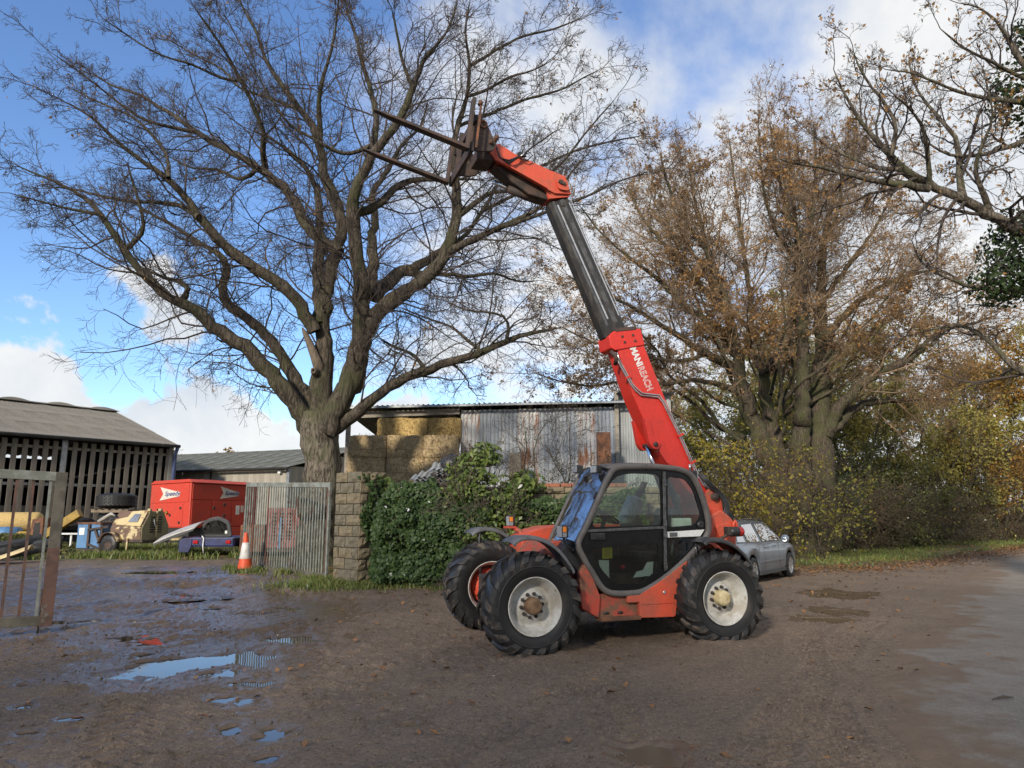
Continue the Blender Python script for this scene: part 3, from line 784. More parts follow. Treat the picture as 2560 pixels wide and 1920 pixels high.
mk('pipe_blue', (0.06, 0.085, 0.19), (0.09, 0.11, 0.2), 4, rough=0.45)
MB().tube([(-.1, .32, EZ - .2), (-.1, .16, EZ - .5), (-.1, .16, YARD)], .085, 10).build('downpipe', 'pipe_blue', barn)

# --- low shed behind the machines
P2 = Vector((-10.5, 33.8, 0)); a2 = math.atan2(3.3, -7.3)
low = empty('low_shed', P2, a2, label='long low shed with mossy grey corrugated roof behind the red generator', cat='shed')
L2 = 15.0; EZ2 = 3.73; HW2 = 6.0; RZ2 = 5.1
# x runs away to the left, -y is inside (perp (.41,.91) = -local y)
me_s = corr_sheet(1.0, EZ2 - .45, .10, .016, 4).mesh('wall_sheet', 'tin_cream')
for i in range(15): link('wall_sheet', me_s, parent=low, loc=(i * 1.0, .02 + .004 * (i % 2), .45))
me_s = corr_sheet(1.0, 1.0, .10, .016, 4)
for i in range(12):
    yy = -i * 1.0
    hgt = EZ2 + (RZ2 - EZ2) * (1 - abs(i + .5 - 6) / 6) - .1
    z0 = 2.7 if 0 < i < 8 else .45
    s = corr_sheet(1.0, hgt - z0, .10, .016, 4)
    s.build('gable_sheet', 'tin_cream', low, loc=(-.02, yy, z0), rot=(0, 0, -math.pi / 2))
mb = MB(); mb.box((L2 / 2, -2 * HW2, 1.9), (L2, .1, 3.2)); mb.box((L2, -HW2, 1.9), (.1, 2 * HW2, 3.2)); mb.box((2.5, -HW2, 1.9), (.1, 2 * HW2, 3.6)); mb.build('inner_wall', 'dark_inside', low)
MB().box((.02, .06, 2.1), (.16, .1, 3.3)).build('corner_post', 'galvanised', low)
for i in (5, 10): MB().box((i, .06, 2.1), (.06, .05, 3.3)).build('wall_seam', 'dark_inside', low)
s2 = math.atan2(RZ2 - EZ2, HW2); sl2 = math.hypot(HW2 + .3, (RZ2 - EZ2) * (HW2 + .3) / HW2)
me_r = corr_sheet(1.02, sl2 / 3 + .06, .146, .024, 4).mesh('roof_sheet', 'fibre_mossy')
for c in range(15):
    for r in range(3):
        q = r * sl2 / 3
        o = link('roof_sheet', me_r, parent=low); o.location = (-.15 + c, .3 - q * math.cos(s2), EZ2 - .07 + q * math.sin(s2) + .012 * (1 + r)); o.rotation_euler = (math.pi / 2 - s2, 0, 0)
corr_sheet(L2, sl2, .3, .03, 2).build('far_roof_slope', 'fibre_mossy', low, loc=(-.15, -2 * HW2 - .3, EZ2 - .07), rot=(-(math.pi / 2 - s2), 0, 0))
MB().tube([(-.15, .36, EZ2 - .1), (L2, .36, EZ2 - .1)], .06, 8).build('gutter', 'dark_inside', low)
MB().box((.5, .12, EZ2 - .25), (.16, .14, .16)).build('flood_lamp', 'white_paint', low)

# --- bale shed: lean-to roof, old tin side
sh = empty('bale_shed', (0, 20.5, .4), label='open straw shed with rusty grey corrugated tin side and timber beam', cat='shed')
def SZ(x): return 4.22 + .022 * (x + 1.5)            # underside of the roof edge (local z)
x = -1.50; i = 0
rust_at = {0: 'tin_rusty', 3: 'tin_rusty', 6: 'tin_rusty'}
while x < 2.95:
    w = .56
    s = corr_sheet(w + .03, SZ(x) - .05 - .1, .112, .017, 4, prof='sine')
    s.build('tin_sheet', rust_at.get(i, 'tin_grey'), sh, loc=(x, -.02 * (i % 2) - .02, .1), rot=(0, R(random.uniform(-.4, .4)), 0))
    x += w; i += 1
for i in range(2):
    s = corr_sheet(.78, 4.55, .076, .012, 4); s.build('tall_tin_sheet', 'tin_pale', sh, loc=(3.10 + i * .75, .05 - .012 * (i % 2), .1))
MB().box((3.03, -.06, 2.35), (.11, .12, 4.7)).build('post', 'old_wood', sh)
MB().beam((-4.9, -.06, 4.00), (-1.52, -.06, 4.13), .07, .17).build('timber_beam', 'old_wood', sh)
MB().box((-1.66, -.1, 2.40), (.34, .05, .09)).build('batten', 'old_wood', sh)
MB().box((-1.66, -.1, 2.28), (.34, .05, .09)).build('batten', 'old_wood', sh)
MB().box((-4.75, .02, 2.0), (.12, .12, 4.0)).build('post', 'old_wood', sh)
mb = corr_sheet(8.4, 7.0, .146, .022, 4)
mb.build('roof_deck', 'fibre_mossy', sh, loc=(-4.95, -.35, 4.23), rot=(R(-92.5), R(-1.25), 0))
mb = corr_sheet(1.7, 7.0, .146, .022, 4); mb.build('upper_roof', 'tin_pale', sh, loc=(3.02, -.3, 4.66), rot=(R(-93), 0, 0))
MB().beam((-4.95, -.36, 4.19), (3.4, -.36, 4.37), .04, .06).build('roof_edge', 'galvanised', sh)
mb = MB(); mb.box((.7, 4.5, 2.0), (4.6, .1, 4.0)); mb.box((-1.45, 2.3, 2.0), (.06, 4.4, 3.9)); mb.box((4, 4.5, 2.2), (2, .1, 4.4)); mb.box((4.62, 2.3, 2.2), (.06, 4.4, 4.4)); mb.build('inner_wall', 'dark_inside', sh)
MB().box((2.50, -1.1, 1.75), (.36, .22, 3.5)).build('steel_column', 'rust', empty('rusty_column', (0, 20.5, .3), label='rusty steel column standing before the tin shed side', cat='column'))
gp_ = empty('timber_gatepost', (0, 19.6, .3), label='weathered timber post standing before the tin shed by the thorn bush', cat='post')
MB().box((.08, 0, 1.45), (.34, .22, 3.0)).build('shaft', 'slat_wood', gp_, bevel=.02)

# --- straw bales
m, nt, n, l, b = _nt('straw'); MATS['straw'] = m
v = _coord(nt, 'Object', (26, 26, 7)); v2 = _coord(nt, 'Object')
c = _mix(nt, _range(nt, _noise(nt, v, 2.2, 6, 0.75), 0.33, 0.66), (0.26, 0.185, 0.095), (0.64, 0.50, 0.28))
c = _mix(nt, _range(nt, _noise(nt, v2, 2.6, 6, 0.65), 0.50, 0.70), c, (0.29, 0.225, 0.145))
c = _mix(nt, _math(nt, 'MULTIPLY', _range(nt, _noise(nt, _coord(nt, 'Object', (.7, .7, 13)), 1.6, 5, 0.7), 0.50, 0.64), 0.55), c, (0.20, 0.14, 0.075))
l.new(c, b.inputs['Base Color']); b.inputs['Roughness'].default_value = 0.85
_bump(nt, _noise(nt, v, 2.2, 6, 0.75), 0.9, 0.03, b)
m, nt, n, l, b = _nt('straw_gold'); MATS['straw_gold'] = m
v = _coord(nt, 'Object', (26, 26, 7))
l.new(_mix(nt, _range(nt, _noise(nt, v, 2.2, 6, 0.75), 0.33, 0.66), (0.32, 0.20, 0.065), (0.68, 0.50, 0.20)), b.inputs['Base Color']); b.inputs['Roughness'].default_value = 0.85
_bump(nt, _noise(nt, v, 2.2, 6, 0.75), 0.9, 0.03, b)
leafmat('straw_blade', [(0.16, 0.10, 0.045), (0.36, 0.25, 0.115), (0.50, 0.37, 0.18), (0.26, 0.18, 0.085)], rough=0.8, transl=0.1)
def bale_mesh(w, d, h, seed, mat):
    g = np.random.default_rng(seed); n1, n2, n3 = 16, 10, 10
    P = []; F = []
    def face(o, a, b_, na, nb):
        o, a, b_ = map(np.array, (o, a, b_)); base = len(P)
        for j in range(nb + 1):
            for i in range(na + 1): P.append(o + a * i / na + b_ * j / nb)
        for j in range(nb):
            for i in range(na): F.append((base + j * (na + 1) + i, base + j * (na + 1) + i + 1, base + (j + 1) * (na + 1) + i + 1, base + (j + 1) * (na + 1) + i))
    X, Y, Z = np.array([w, 0, 0]), np.array([0, d, 0]), np.array([0, 0, h]); O = np.array([-w / 2, -d / 2, 0.])
    face(O, X, Z, n1, n3); face(O + Y, Z, X, n3, n1); face(O, Z, Y, n3, n2); face(O + X, Y, Z, n2, n3); face(O, Y, X, n2, n1); face(O + Z, X, Y, n1, n2)
    P = np.array(P)
    q = np.array([P[:, 0] / (w / 2), P[:, 1] / (d / 2), (P[:, 2] - h / 2) / (h / 2)]).T
    r = (np.abs(q) ** 14).sum(1) ** (1 / 14)
    S = P.copy(); S[:, 0] /= np.maximum(1, r * .98 + .02); S[:, 1] /= np.maximum(1, r * .98 + .02); S[:, 2] = h / 2 + (S[:, 2] - h / 2) / np.maximum(1, r * .98 + .02)
    nn = (vnoise(P[:, 0] * 7 + P[:, 1] * 3, P[:, 2] * 7 + P[:, 1] * 5, seed) - .5) * .05
    S += q / (np.linalg.norm(q, axis=1, keepdims=True)) * nn[:, None]
    return npmesh('straw_bale', S, np.array(F), mat, smooth=True)
def bale_blades(w, d, h, seed, n=420):
    g = np.random.default_rng(seed)
    x = g.uniform(-w / 2, w / 2, n); z = g.uniform(0, h, n); y = np.full(n, -d / 2 - .004)
    B = np.stack([x, y, z], 1); dr = np.stack([g.normal(size=n) * .4, -np.abs(g.normal(size=n)) * .4, g.normal(size=n)], 1); dr /= np.linalg.norm(dr, axis=1, keepdims=True)
    T = B + dr * g.uniform(.03, .10, n)[:, None]; s = np.cross(dr, randdir(n, g)) * .0045
    return npmesh('loose_straw', np.stack([B - s, B + s, T + s, T - s], 1).reshape(-1, 3), np.arange(n * 4).reshape(-1, 4), 'straw_blade')
bx = [(-4.06, 1.10), (-2.98, 1.10), (-1.99, .94)]
rows = [(1.20, .66, 'in the lowest visible course'), (1.85, .66, 'in the second course up'), (2.48, .68, 'in the third course up'), (3.13, .65, 'in the top full course')]
cols = ['at the open left end', 'in the middle', 'beside the tin side']
for ri, (z, h, rl) in enumerate(rows):
    for ci, (xc, w) in enumerate(bx):
        if ri == 0 and ci == 0: pass
        z0, hh = (z, h) if ri else (.45, z + h - .45)
        o = link('straw_bale', bale_mesh(w, 1.1, hh, 100 + ri * 7 + ci, 'straw'), loc=(xc + random.uniform(-.02, .02), 20.35 + random.uniform(-.03, .03), z0), rot=(0, 0, R(random.uniform(-1.5, 1.5))),
                 label=f'weathered straw bale {rl} of the stack, {cols[ci]}', cat='straw bale', group='weathered straw bales in the shed')
        link('loose_straw', bale_blades(w, 1.1, hh, 300 + ri * 7 + ci, 420 if ri else 700), parent=o, kind='stuff')
for ci, (xc, w, nm) in enumerate(((-3.15, 1.5, 'left of the two on top of the stack'), (-1.95, .98, 'right of the two on top, against the tin'))):
    o = link('straw_bale', bale_mesh(w, 1.1, .62, 150 + ci, 'straw_gold'), loc=(xc, 20.9, 3.72), label=f'golden straw bale, {nm}', cat='straw bale', group='golden straw bales under the roof')
    link('loose_straw', bale_blades(w, 1.1, .62, 350 + ci), parent=o, kind='stuff')

# --- block pier and wall by the gate
def rough_block(w, h, d, seed):
    g = random.Random(seed); mb = MB(); nx_, nz_ = 4, 3
    rows_ = []
    for j in range(nz_ + 1):
        r = []
        for i in range(nx_ + 1):
            ed = i in (0, nx_) or j in (0, nz_)
            r.append((-w / 2 + w * i / nx_, -(0 if ed else g.uniform(.004, .045)), h * j / nz_))
        rows_.append(r)
    mb.sheet(rows_)
    per = [rows_[0][i] for i in range(nx_ + 1)] + [rows_[j][nx_] for j in range(1, nz_ + 1)] + [rows_[nz_][i] for i in range(nx_ - 1, -1, -1)] + [rows_[j][0] for j in range(nz_ - 1, 0, -1)]
    for p, q in zip(per, per[1:] + per[:1]):
        mb.add([p, q, (q[0], d, q[2]), (p[0], d, p[2])], [(0, 3, 2, 1)])
    return mb
pier = empty('gate_pier', (-3.0, 14.2, .12), label='mossy block gate pier at the end of the ivy-clad wall', cat='pier')
dirA = Vector((-.757, .654, 0)); dirB = Vector((.654, .757, 0))     # left face, right face from the near corner
WA, WB, PH = .80, .62, 2.35
core = [Vector((0, 0, 0)) + (dirA + dirB) * .03, dirA * WA + dirB * .03, dirA * WA + dirB * WB, dirB * WB + dirA * .03]
MB().prism([(p.x, p.y, .02) for p in core], (0, 0, 0), (0, 0, PH - .05)).build('mortar_core', 'mortar', pier)
def face_blocks(d0, W, first, parent, H, flip, mats, seed, course=.213, L=.43):
    nrm_a = math.atan2(d0.y, d0.x)
    g = random.Random(seed); z = 0.02; r = 0
    while z < H - .05:
        h = min(course - .012, H - z); x = 0.0
        off = (L / 2 if (r + first) % 2 else L)
        while x < W - .02:
            w = min(off, W - x)
            if W - (x + w) < .1: w = W - x
            off = L
            p = d0 * (x + w / 2)
            nv = Vector((d0.y, -d0.x, 0)) * g.uniform(-.014, .014)
            o = rough_block(w - g.uniform(.008, .024), h - g.uniform(0, .012), .1, g.randrange(999)).build('block', mats[g.random() < (.25 + .5 * z / H)], parent, loc=(p.x + nv.x, p.y + nv.y, z + g.uniform(-.004, .004)))
            o.rotation_euler = (0, 0, nrm_a if not flip else nrm_a + math.pi)
            x += w
        z += course; r += 1
face_blocks(dirA, WA, 0, pier, PH, True, ['block_stone', 'block_lichen'], 1)
face_blocks(dirB, WB, 1, pier, PH, False, ['block_stone', 'block_stone'], 2)
wl_ = empty('block_wall', (-2.58, 14.72, .12), label='block boundary wall almost hidden under ivy', cat='wall')
MB().bbox((0, .06, .02), (6.7, .4, 2.0)).build('mortar_core', 'mortar', wl_)
face_blocks(Vector((1, 0, 0)), 6.4, 0, wl_, 2.06, False, ['block_stone', 'block_stone'], 3)
for i in range(9): MB().box((3.0 + i * .23, .2, 2.10), (.215, .34, .075), (0, 0, R(random.uniform(-2, 2)))).build('coping_brick', 'brick_red', wl_, bevel=.008)

# --- gates
def gate(name, A, B, zA, zB, hA, hB, nb, rails, stile, bar, mats, label, free_bolt=False):
    """A hinge side, B free side (ground points); z bottoms and tops at each end"""
    A = Vector((*A, 0)); B = Vector((*B, 0))
    root = empty(name, (A.x, A.y, zA), label=label, cat='gate', group='pair of barred yard gates')
    d = B - A; L = d.length; d.normalize()
    P = lambda t, z: Vector((d.x * L * t, d.y * L * t, z))
    zb = lambda t: (zB - zA) * t
    zt = lambda t: hA - zA + ((hB - hA)) * t
    MB().beam(P(0, zt(0) - rails / 2), P(1, zt(1) - rails / 2), .05, rails).build('top_rail', mats[0], root, bevel=.006)
    MB().beam(P(0, zb(0) + rails * .55), P(1, zb(1) + rails * .55), .055, rails * 1.1).build('bottom_rail', mats[2], root, bevel=.006)
    for t, nm in ((0, 'hinge_stile'), (1, 'end_stile')):
        o_ = .5 * stile / L * (1 if t == 0 else -1)
        MB().beam(P(t + o_, zb(t) - .002), P(t + o_, zt(t) + .003), .058, stile, up=d).build(nm, mats[0] if not free_bolt else mats[2], root, bevel=.006)
        if free_bolt and t == 1: MB().beam(P(t + o_, zb(t) - .006), P(t + o_, zb(t) + 1.05), .066, stile + .008, up=d).build('rusted_stile_foot', mats[1], root)
    for i in range(nb):
        t = (i + 1) / (nb + 1)
        j = random.uniform(-.008, .008)
        MB().beam(P(t, zb(t) + rails), P(t, zt(t) - rails * .9) + d * j, .018, bar, up=d).build('bar', mats[0] if random.random() < (.85 if not free_bolt else .3) else mats[1], root)
    if free_bolt:
        MB().tube([P(1 - .05, zb(1) + .5) , P(1 - .05, zb(1) - .10)], .012, 6).build('drop_bolt', 'rust_dark', root)
    else:
        MB().box(P(1, 1.05) , (.06, .06, .16)).build('latch', 'rust_dark', root)
    return root
gate('barred_gate', (-3.84, 15.22), (-6.50, 17.6), .30, .345, 2.29, 2.375, 33, .105, .055, .034, ['gate_paint', 'gate_rust', 'gate_dirty'], 'wide gate of many thin vertical bars hung on the mossy block pier')
gate('barred_gate', (-9.0, 8.55), (-6.37, 10.26), .20, .15, 2.36, 2.245, 15, .125, .145, .036, ['gate_paint', 'gate_rust', 'gate_dirty'], 'peeling green and rust gate leaf with wide-spaced bars cut by the picture edge', True)
OAK=[
 [(-4.7,17.6,2.09,0.473),(-4.72,17.6,2.42,0.444),(-4.73,17.6,3.27,0.441),(-4.83,17.6,3.72,0.465),(-4.81,17.6,4.02,0.414)],
 [(-4.97,17.6,3.57,0.262),(-5.34,17.46,4.23,0.224),(-5.73,17.31,4.74,0.201),(-6.17,17.17,5.32,0.186),(-6.73,17.02,5.74,0.167),(-7.37,16.88,6.16,0.159),(-7.63,16.73,6.5,0.147),(-8.02,16.59,6.65,0.124),(-8.32,16.44,6.76,0.112),(-8.64,16.3,7.12,0.105),(-8.96,16.16,7.45,0.093),(-9.2,16.01,7.77,0.086),(-9.41,15.87,8.16,0.075),(-9.68,15.72,8.55,0.064),(-9.92,15.58,8.9,0.049),(-10.15,15.43,8.98,0.035),(-10.47,15.29,9.18,0.028),(-10.87,15.14,9.25,0.021),(-11.35,15.0,9.47,0.014)],
 [(-9.25,16.1,7.8,0.079),(-8.88,15.92,7.96,0.057),(-8.52,15.74,8.11,0.046),(-8.61,15.56,8.56,0.035),(-8.79,15.38,9.22,0.028),(-8.86,15.2,9.58,0.017)],
 [(-8.02,16.6,6.65,0.095),(-7.84,16.78,7.05,0.067),(-8.24,16.96,7.34,0.056),(-8.63,17.14,7.4,0.045),(-9.21,17.32,7.7,0.031),(-9.86,17.5,7.92,0.019)],
 [(-9.61,15.6,8.5,0.049),(-10.05,15.4,8.49,0.031),(-10.41,15.2,8.55,0.024),(-10.83,15.0,8.6,0.017),(-11.17,14.8,8.65,0.013)],
 [(-4.92,17.8,3.74,0.304),(-5.17,18.01,4.47,0.24),(-5.82,18.21,5.29,0.177),(-6.37,18.42,6.15,0.153),(-7.09,18.63,6.79,0.139),(-7.86,18.84,7.27,0.124),(-8.15,19.05,7.86,0.114),(-8.01,19.25,8.28,0.102),(-8.3,19.46,8.89,0.087),(-8.76,19.67,9.15,0.07),(-9.41,19.88,9.6,0.058),(-10.27,20.09,10.16,0.05),(-11.14,20.29,10.63,0.037),(-11.86,20.5,11.32,0.028)],
 [(-4.97,17.4,6.14,0.175),(-5.4,17.18,6.94,0.151),(-5.76,16.97,7.23,0.142),(-6.31,16.75,7.58,0.134),(-6.92,16.54,7.97,0.125),(-7.3,16.32,8.35,0.117),(-7.52,16.11,8.64,0.105),(-7.74,15.89,9.01,0.086),(-8.11,15.68,9.44,0.071),(-8.59,15.46,9.71,0.056),(-8.92,15.25,9.9,0.042),(-9.25,15.03,10.23,0.035),(-9.57,14.81,10.55,0.024),(-10.15,14.6,10.79,0.014)],
 [(-7.47,16.0,8.6,0.072),(-8.05,16.25,9.02,0.059),(-8.78,16.5,9.21,0.048),(-9.59,16.75,9.32,0.042),(-10.52,17.0,9.6,0.035),(-11.24,17.25,9.88,0.027),(-12.04,17.5,10.08,0.016)],
 [(-7.97,15.4,9.3,0.056),(-8.15,15.68,9.98,0.043),(-8.79,15.96,10.76,0.037),(-9.52,16.24,11.4,0.03),(-10.48,16.52,11.9,0.023),(-11.48,16.8,12.5,0.016)],
 [(-4.5,17.6,8.29,0.188),(-5.06,17.72,8.75,0.159),(-5.52,17.85,9.22,0.144),(-5.92,17.97,10.05,0.13),(-6.39,18.09,10.54,0.123),(-6.96,18.21,10.96,0.112),(-7.53,18.34,11.38,0.096),(-8.28,18.46,11.81,0.085),(-8.96,18.59,12.24,0.077),(-9.57,18.71,12.78,0.065),(-10.28,18.83,13.23,0.052),(-10.91,18.95,13.69,0.044),(-11.7,19.08,13.96,0.031),(-12.54,19.2,14.53,0.018)],
 [(-8.77,18.2,12.02,0.059),(-9.33,17.8,11.98,0.045),(-9.86,17.4,11.92,0.036),(-10.4,17.0,12.29,0.028),(-10.99,16.6,12.71,0.019),(-11.55,16.2,13.03,0.015)],
 [(-6.87,18.0,10.85,0.074),(-7.59,18.6,10.79,0.055),(-8.56,19.2,11.45,0.044),(-9.54,19.8,11.76,0.032),(-10.61,20.4,12.46,0.023)],
 [(-4.75,17.5,3.71,0.388),(-4.78,17.55,4.17,0.357),(-4.8,17.61,4.63,0.322),(-4.82,17.66,5.58,0.268),(-4.86,17.71,6.54,0.194),(-4.75,17.77,7.85,0.165),(-4.66,17.82,8.54,0.159),(-4.47,17.87,9.06,0.152),(-4.68,17.92,9.77,0.146),(-5.05,17.98,10.48,0.139),(-5.23,18.03,11.39,0.115),(-5.48,18.08,12.14,0.1),(-5.86,18.14,12.62,0.084),(-6.42,18.19,13.39,0.068),(-7.0,18.24,14.27,0.051),(-7.34,18.29,15.26,0.039),(-7.84,18.35,16.08,0.026),(-8.09,18.4,16.91,0.018)],
 [(-4.9,17.6,6.35,0.177),(-5.11,17.96,7.51,0.159),(-5.21,18.32,8.47,0.147),(-5.34,18.69,9.57,0.117),(-5.55,19.05,10.64,0.095),(-6.0,19.41,11.56,0.071),(-6.68,19.77,12.33,0.054),(-7.38,20.14,12.92,0.042),(-8.01,20.5,13.53,0.028)],
 [(-4.48,17.5,4.01,0.374),(-3.96,17.39,4.75,0.307),(-3.78,17.28,5.49,0.285),(-3.71,17.16,6.24,0.233),(-3.76,17.05,7.21,0.203),(-3.79,16.94,7.73,0.188),(-3.9,16.83,8.32,0.18),(-4.01,16.72,8.91,0.173),(-4.0,16.61,9.34,0.143),(-3.74,16.49,9.84,0.127),(-3.44,16.38,10.51,0.12),(-3.05,16.27,10.85,0.105),(-2.68,16.16,11.36,0.09),(-2.45,16.05,12.02,0.075),(-2.23,15.94,12.69,0.052),(-1.85,15.82,13.02,0.037),(-1.48,15.71,13.52,0.026),(-1.33,15.6,14.1,0.019)],
 [(-4.08,17.0,9.03,0.13),(-3.39,17.13,9.41,0.108),(-3.04,17.27,9.97,0.098),(-2.52,17.4,10.29,0.071),(-1.98,17.53,10.27,0.048),(-1.35,17.67,10.42,0.032),(-0.8,17.8,10.4,0.02)],
 [(-2.43,15.9,11.93,0.052),(-2.7,15.6,12.45,0.044),(-2.73,15.3,12.88,0.032),(-2.84,15.0,13.38,0.021)],
 [(-4.52,17.3,3.61,0.332),(-4.14,17.24,4.42,0.274),(-3.74,17.18,5.93,0.232),(-3.3,17.12,6.69,0.211),(-2.7,17.06,7.06,0.188),(-2.1,17.0,7.43,0.166),(-1.65,16.94,7.96,0.151),(-1.43,16.88,8.66,0.136),(-1.36,16.82,9.27,0.129),(-1.4,16.76,9.89,0.107),(-1.52,16.7,10.68,0.084),(-1.37,16.64,11.31,0.069),(-1.14,16.58,12.11,0.054),(-1.07,16.52,12.92,0.039),(-1.23,16.46,13.9,0.027),(-1.08,16.4,14.73,0.02)],
 [(-1.57,16.9,8.07,0.105),(-1.04,16.71,8.27,0.09),(-0.43,16.53,8.51,0.074),(0.16,16.34,8.67,0.059),(0.67,16.16,8.9,0.044),(1.09,15.97,9.2,0.029),(1.45,15.79,9.72,0.022),(1.86,15.6,10.09,0.014)],
 [(-1.39,16.8,8.94,0.083),(-0.92,17.15,9.5,0.07),(-0.47,17.5,10.0,0.048),(0.17,17.85,10.08,0.032),(0.84,18.2,10.59,0.021)],
 [(-1.14,16.5,12.06,0.046),(-0.59,16.18,12.02,0.038),(-0.06,15.85,12.22,0.03),(0.45,15.53,12.08,0.022),(0.94,15.2,12.18,0.014)],
 [(-3.62,17.9,7.16,0.213),(-3.23,18.29,7.95,0.178),(-2.64,18.68,8.25,0.141),(-2.11,19.06,8.83,0.102),(-1.38,19.45,9.43,0.07),(-0.88,19.84,10.44,0.054),(-0.35,20.23,11.58,0.037),(0.48,20.61,12.78,0.028),(1.46,21.0,13.71,0.019)],
 [(-3.01,18.4,8.03,0.098),(-1.81,18.64,8.07,0.058),(-1.16,18.88,8.06,0.05),(-0.5,19.12,8.32,0.038),(0.18,19.36,8.05,0.026),(0.79,19.6,8.21,0.017)],
 [(-3.84,18.2,7.42,0.177),(-3.77,18.49,8.28,0.148),(-3.93,18.77,9.08,0.134),(-3.85,19.06,9.91,0.111),(-4.1,19.35,10.78,0.088),(-3.65,19.64,11.68,0.072),(-3.37,19.93,12.61,0.055),(-2.78,20.21,13.36,0.037),(-2.65,20.5,14.46,0.024)],
 [(-4.47,17.4,3.62,0.2),(-3.97,17.24,3.9,0.162),(-3.44,17.08,4.33,0.132),(-2.83,16.92,4.74,0.124),(-2.17,16.76,5.01,0.116),(-1.43,16.6,5.2,0.101),(-0.7,16.44,5.38,0.086),(-0.13,16.28,5.64,0.071),(0.29,16.12,5.74,0.056),(0.78,15.96,5.81,0.035),(1.04,15.8,5.81,0.017)],
 [(-2.11,16.9,5.07,0.058),(-2.46,17.27,5.57,0.045),(-3.06,17.63,5.8,0.035),(-3.44,18.0,6.13,0.024)],
 [(-0.7,16.3,5.35,0.05),(-1.14,16.52,5.77,0.04),(-1.46,16.75,6.13,0.033),(-2.07,16.98,6.34,0.026),(-2.79,17.2,6.71,0.019)],
 [(-0.13,16.1,5.59,0.049),(0.01,15.88,6.04,0.035),(-0.4,15.65,6.19,0.027),(-0.94,15.43,6.06,0.02),(-1.46,15.2,6.27,0.013)],
 [(-5.22,18.0,11.38,0.082),(-5.2,17.67,12.08,0.073),(-5.18,17.33,12.58,0.06),(-4.92,17.0,13.15,0.048),(-4.62,16.67,13.79,0.035),(-4.49,16.33,14.41,0.023),(-4.35,16.0,14.84,0.015)],
 [(-5.85,18.1,12.6,0.059),(-6.27,18.33,12.93,0.051),(-7.05,18.57,13.35,0.043),(-7.85,18.8,13.69,0.039),(-8.53,19.03,14.52,0.031),(-9.57,19.27,15.17,0.023),(-10.66,19.5,15.95,0.018)],
 [(-6.78,18.2,10.95,0.099),(-6.74,17.77,11.25,0.081),(-6.53,17.34,11.54,0.072),(-6.72,16.91,12.06,0.059),(-6.9,16.49,12.47,0.05),(-7.07,16.06,12.85,0.038),(-7.38,15.63,13.29,0.026),(-7.65,15.2,13.62,0.018)],
 [(-7.12,17.0,12.8,0.04),(-7.62,16.7,12.69,0.035),(-8.13,16.4,12.92,0.031),(-8.75,16.1,12.88,0.023),(-9.37,15.8,13.17,0.019),(-9.98,15.5,13.52,0.015)],
 [(-3.48,16.6,10.63,0.091),(-3.52,17.0,11.86,0.079),(-3.79,17.4,12.8,0.069),(-4.16,17.8,13.97,0.058),(-4.45,18.2,15.0,0.047),(-4.85,18.6,16.18,0.031),(-5.07,19.0,17.2,0.023)],
 [(-0.43,16.4,8.46,0.059),(0.37,16.12,8.61,0.043),(1.08,15.84,8.76,0.036),(1.77,15.56,8.93,0.028),(2.44,15.28,9.17,0.021),(3.08,15.0,9.25,0.014)],
 [(-1.08,16.6,12.97,0.043),(-0.47,16.85,13.58,0.036),(0.25,17.1,14.2,0.032),(1.08,17.35,14.56,0.025),(1.93,17.6,15.12,0.017)],
 [(-0.34,19.6,11.28,0.053),(0.71,19.2,11.45,0.044),(1.73,18.8,11.8,0.034),(2.71,18.4,11.86,0.025),(3.57,18.0,11.82,0.017)],
 [(-0.85,19.2,10.15,0.056),(0.18,18.65,10.45,0.042),(1.25,18.1,10.9,0.033),(2.11,17.55,11.83,0.024),(2.69,17.0,12.29,0.016)],
 [(-1.38,16.8,11.4,0.054),(-0.63,17.23,11.99,0.044),(0.34,17.65,12.69,0.037),(1.35,18.07,13.23,0.029),(2.52,18.5,14.16,0.017)],
 [(-3.53,16.8,10.9,0.062),(-4.21,16.5,10.41,0.049),(-4.75,16.2,10.65,0.041),(-5.41,15.9,10.88,0.033),(-5.78,15.6,11.42,0.025),(-6.07,15.3,11.93,0.018),(-6.83,15.0,13.3,0.014)],
]
SNAG=[
 [(-4.8,17.45,5.14,0.143),(-4.92,17.38,5.47,0.121),(-5.05,17.3,5.8,0.098),(-5.18,17.23,6.11,0.06),(-5.22,17.15,6.18,0.022)],
]
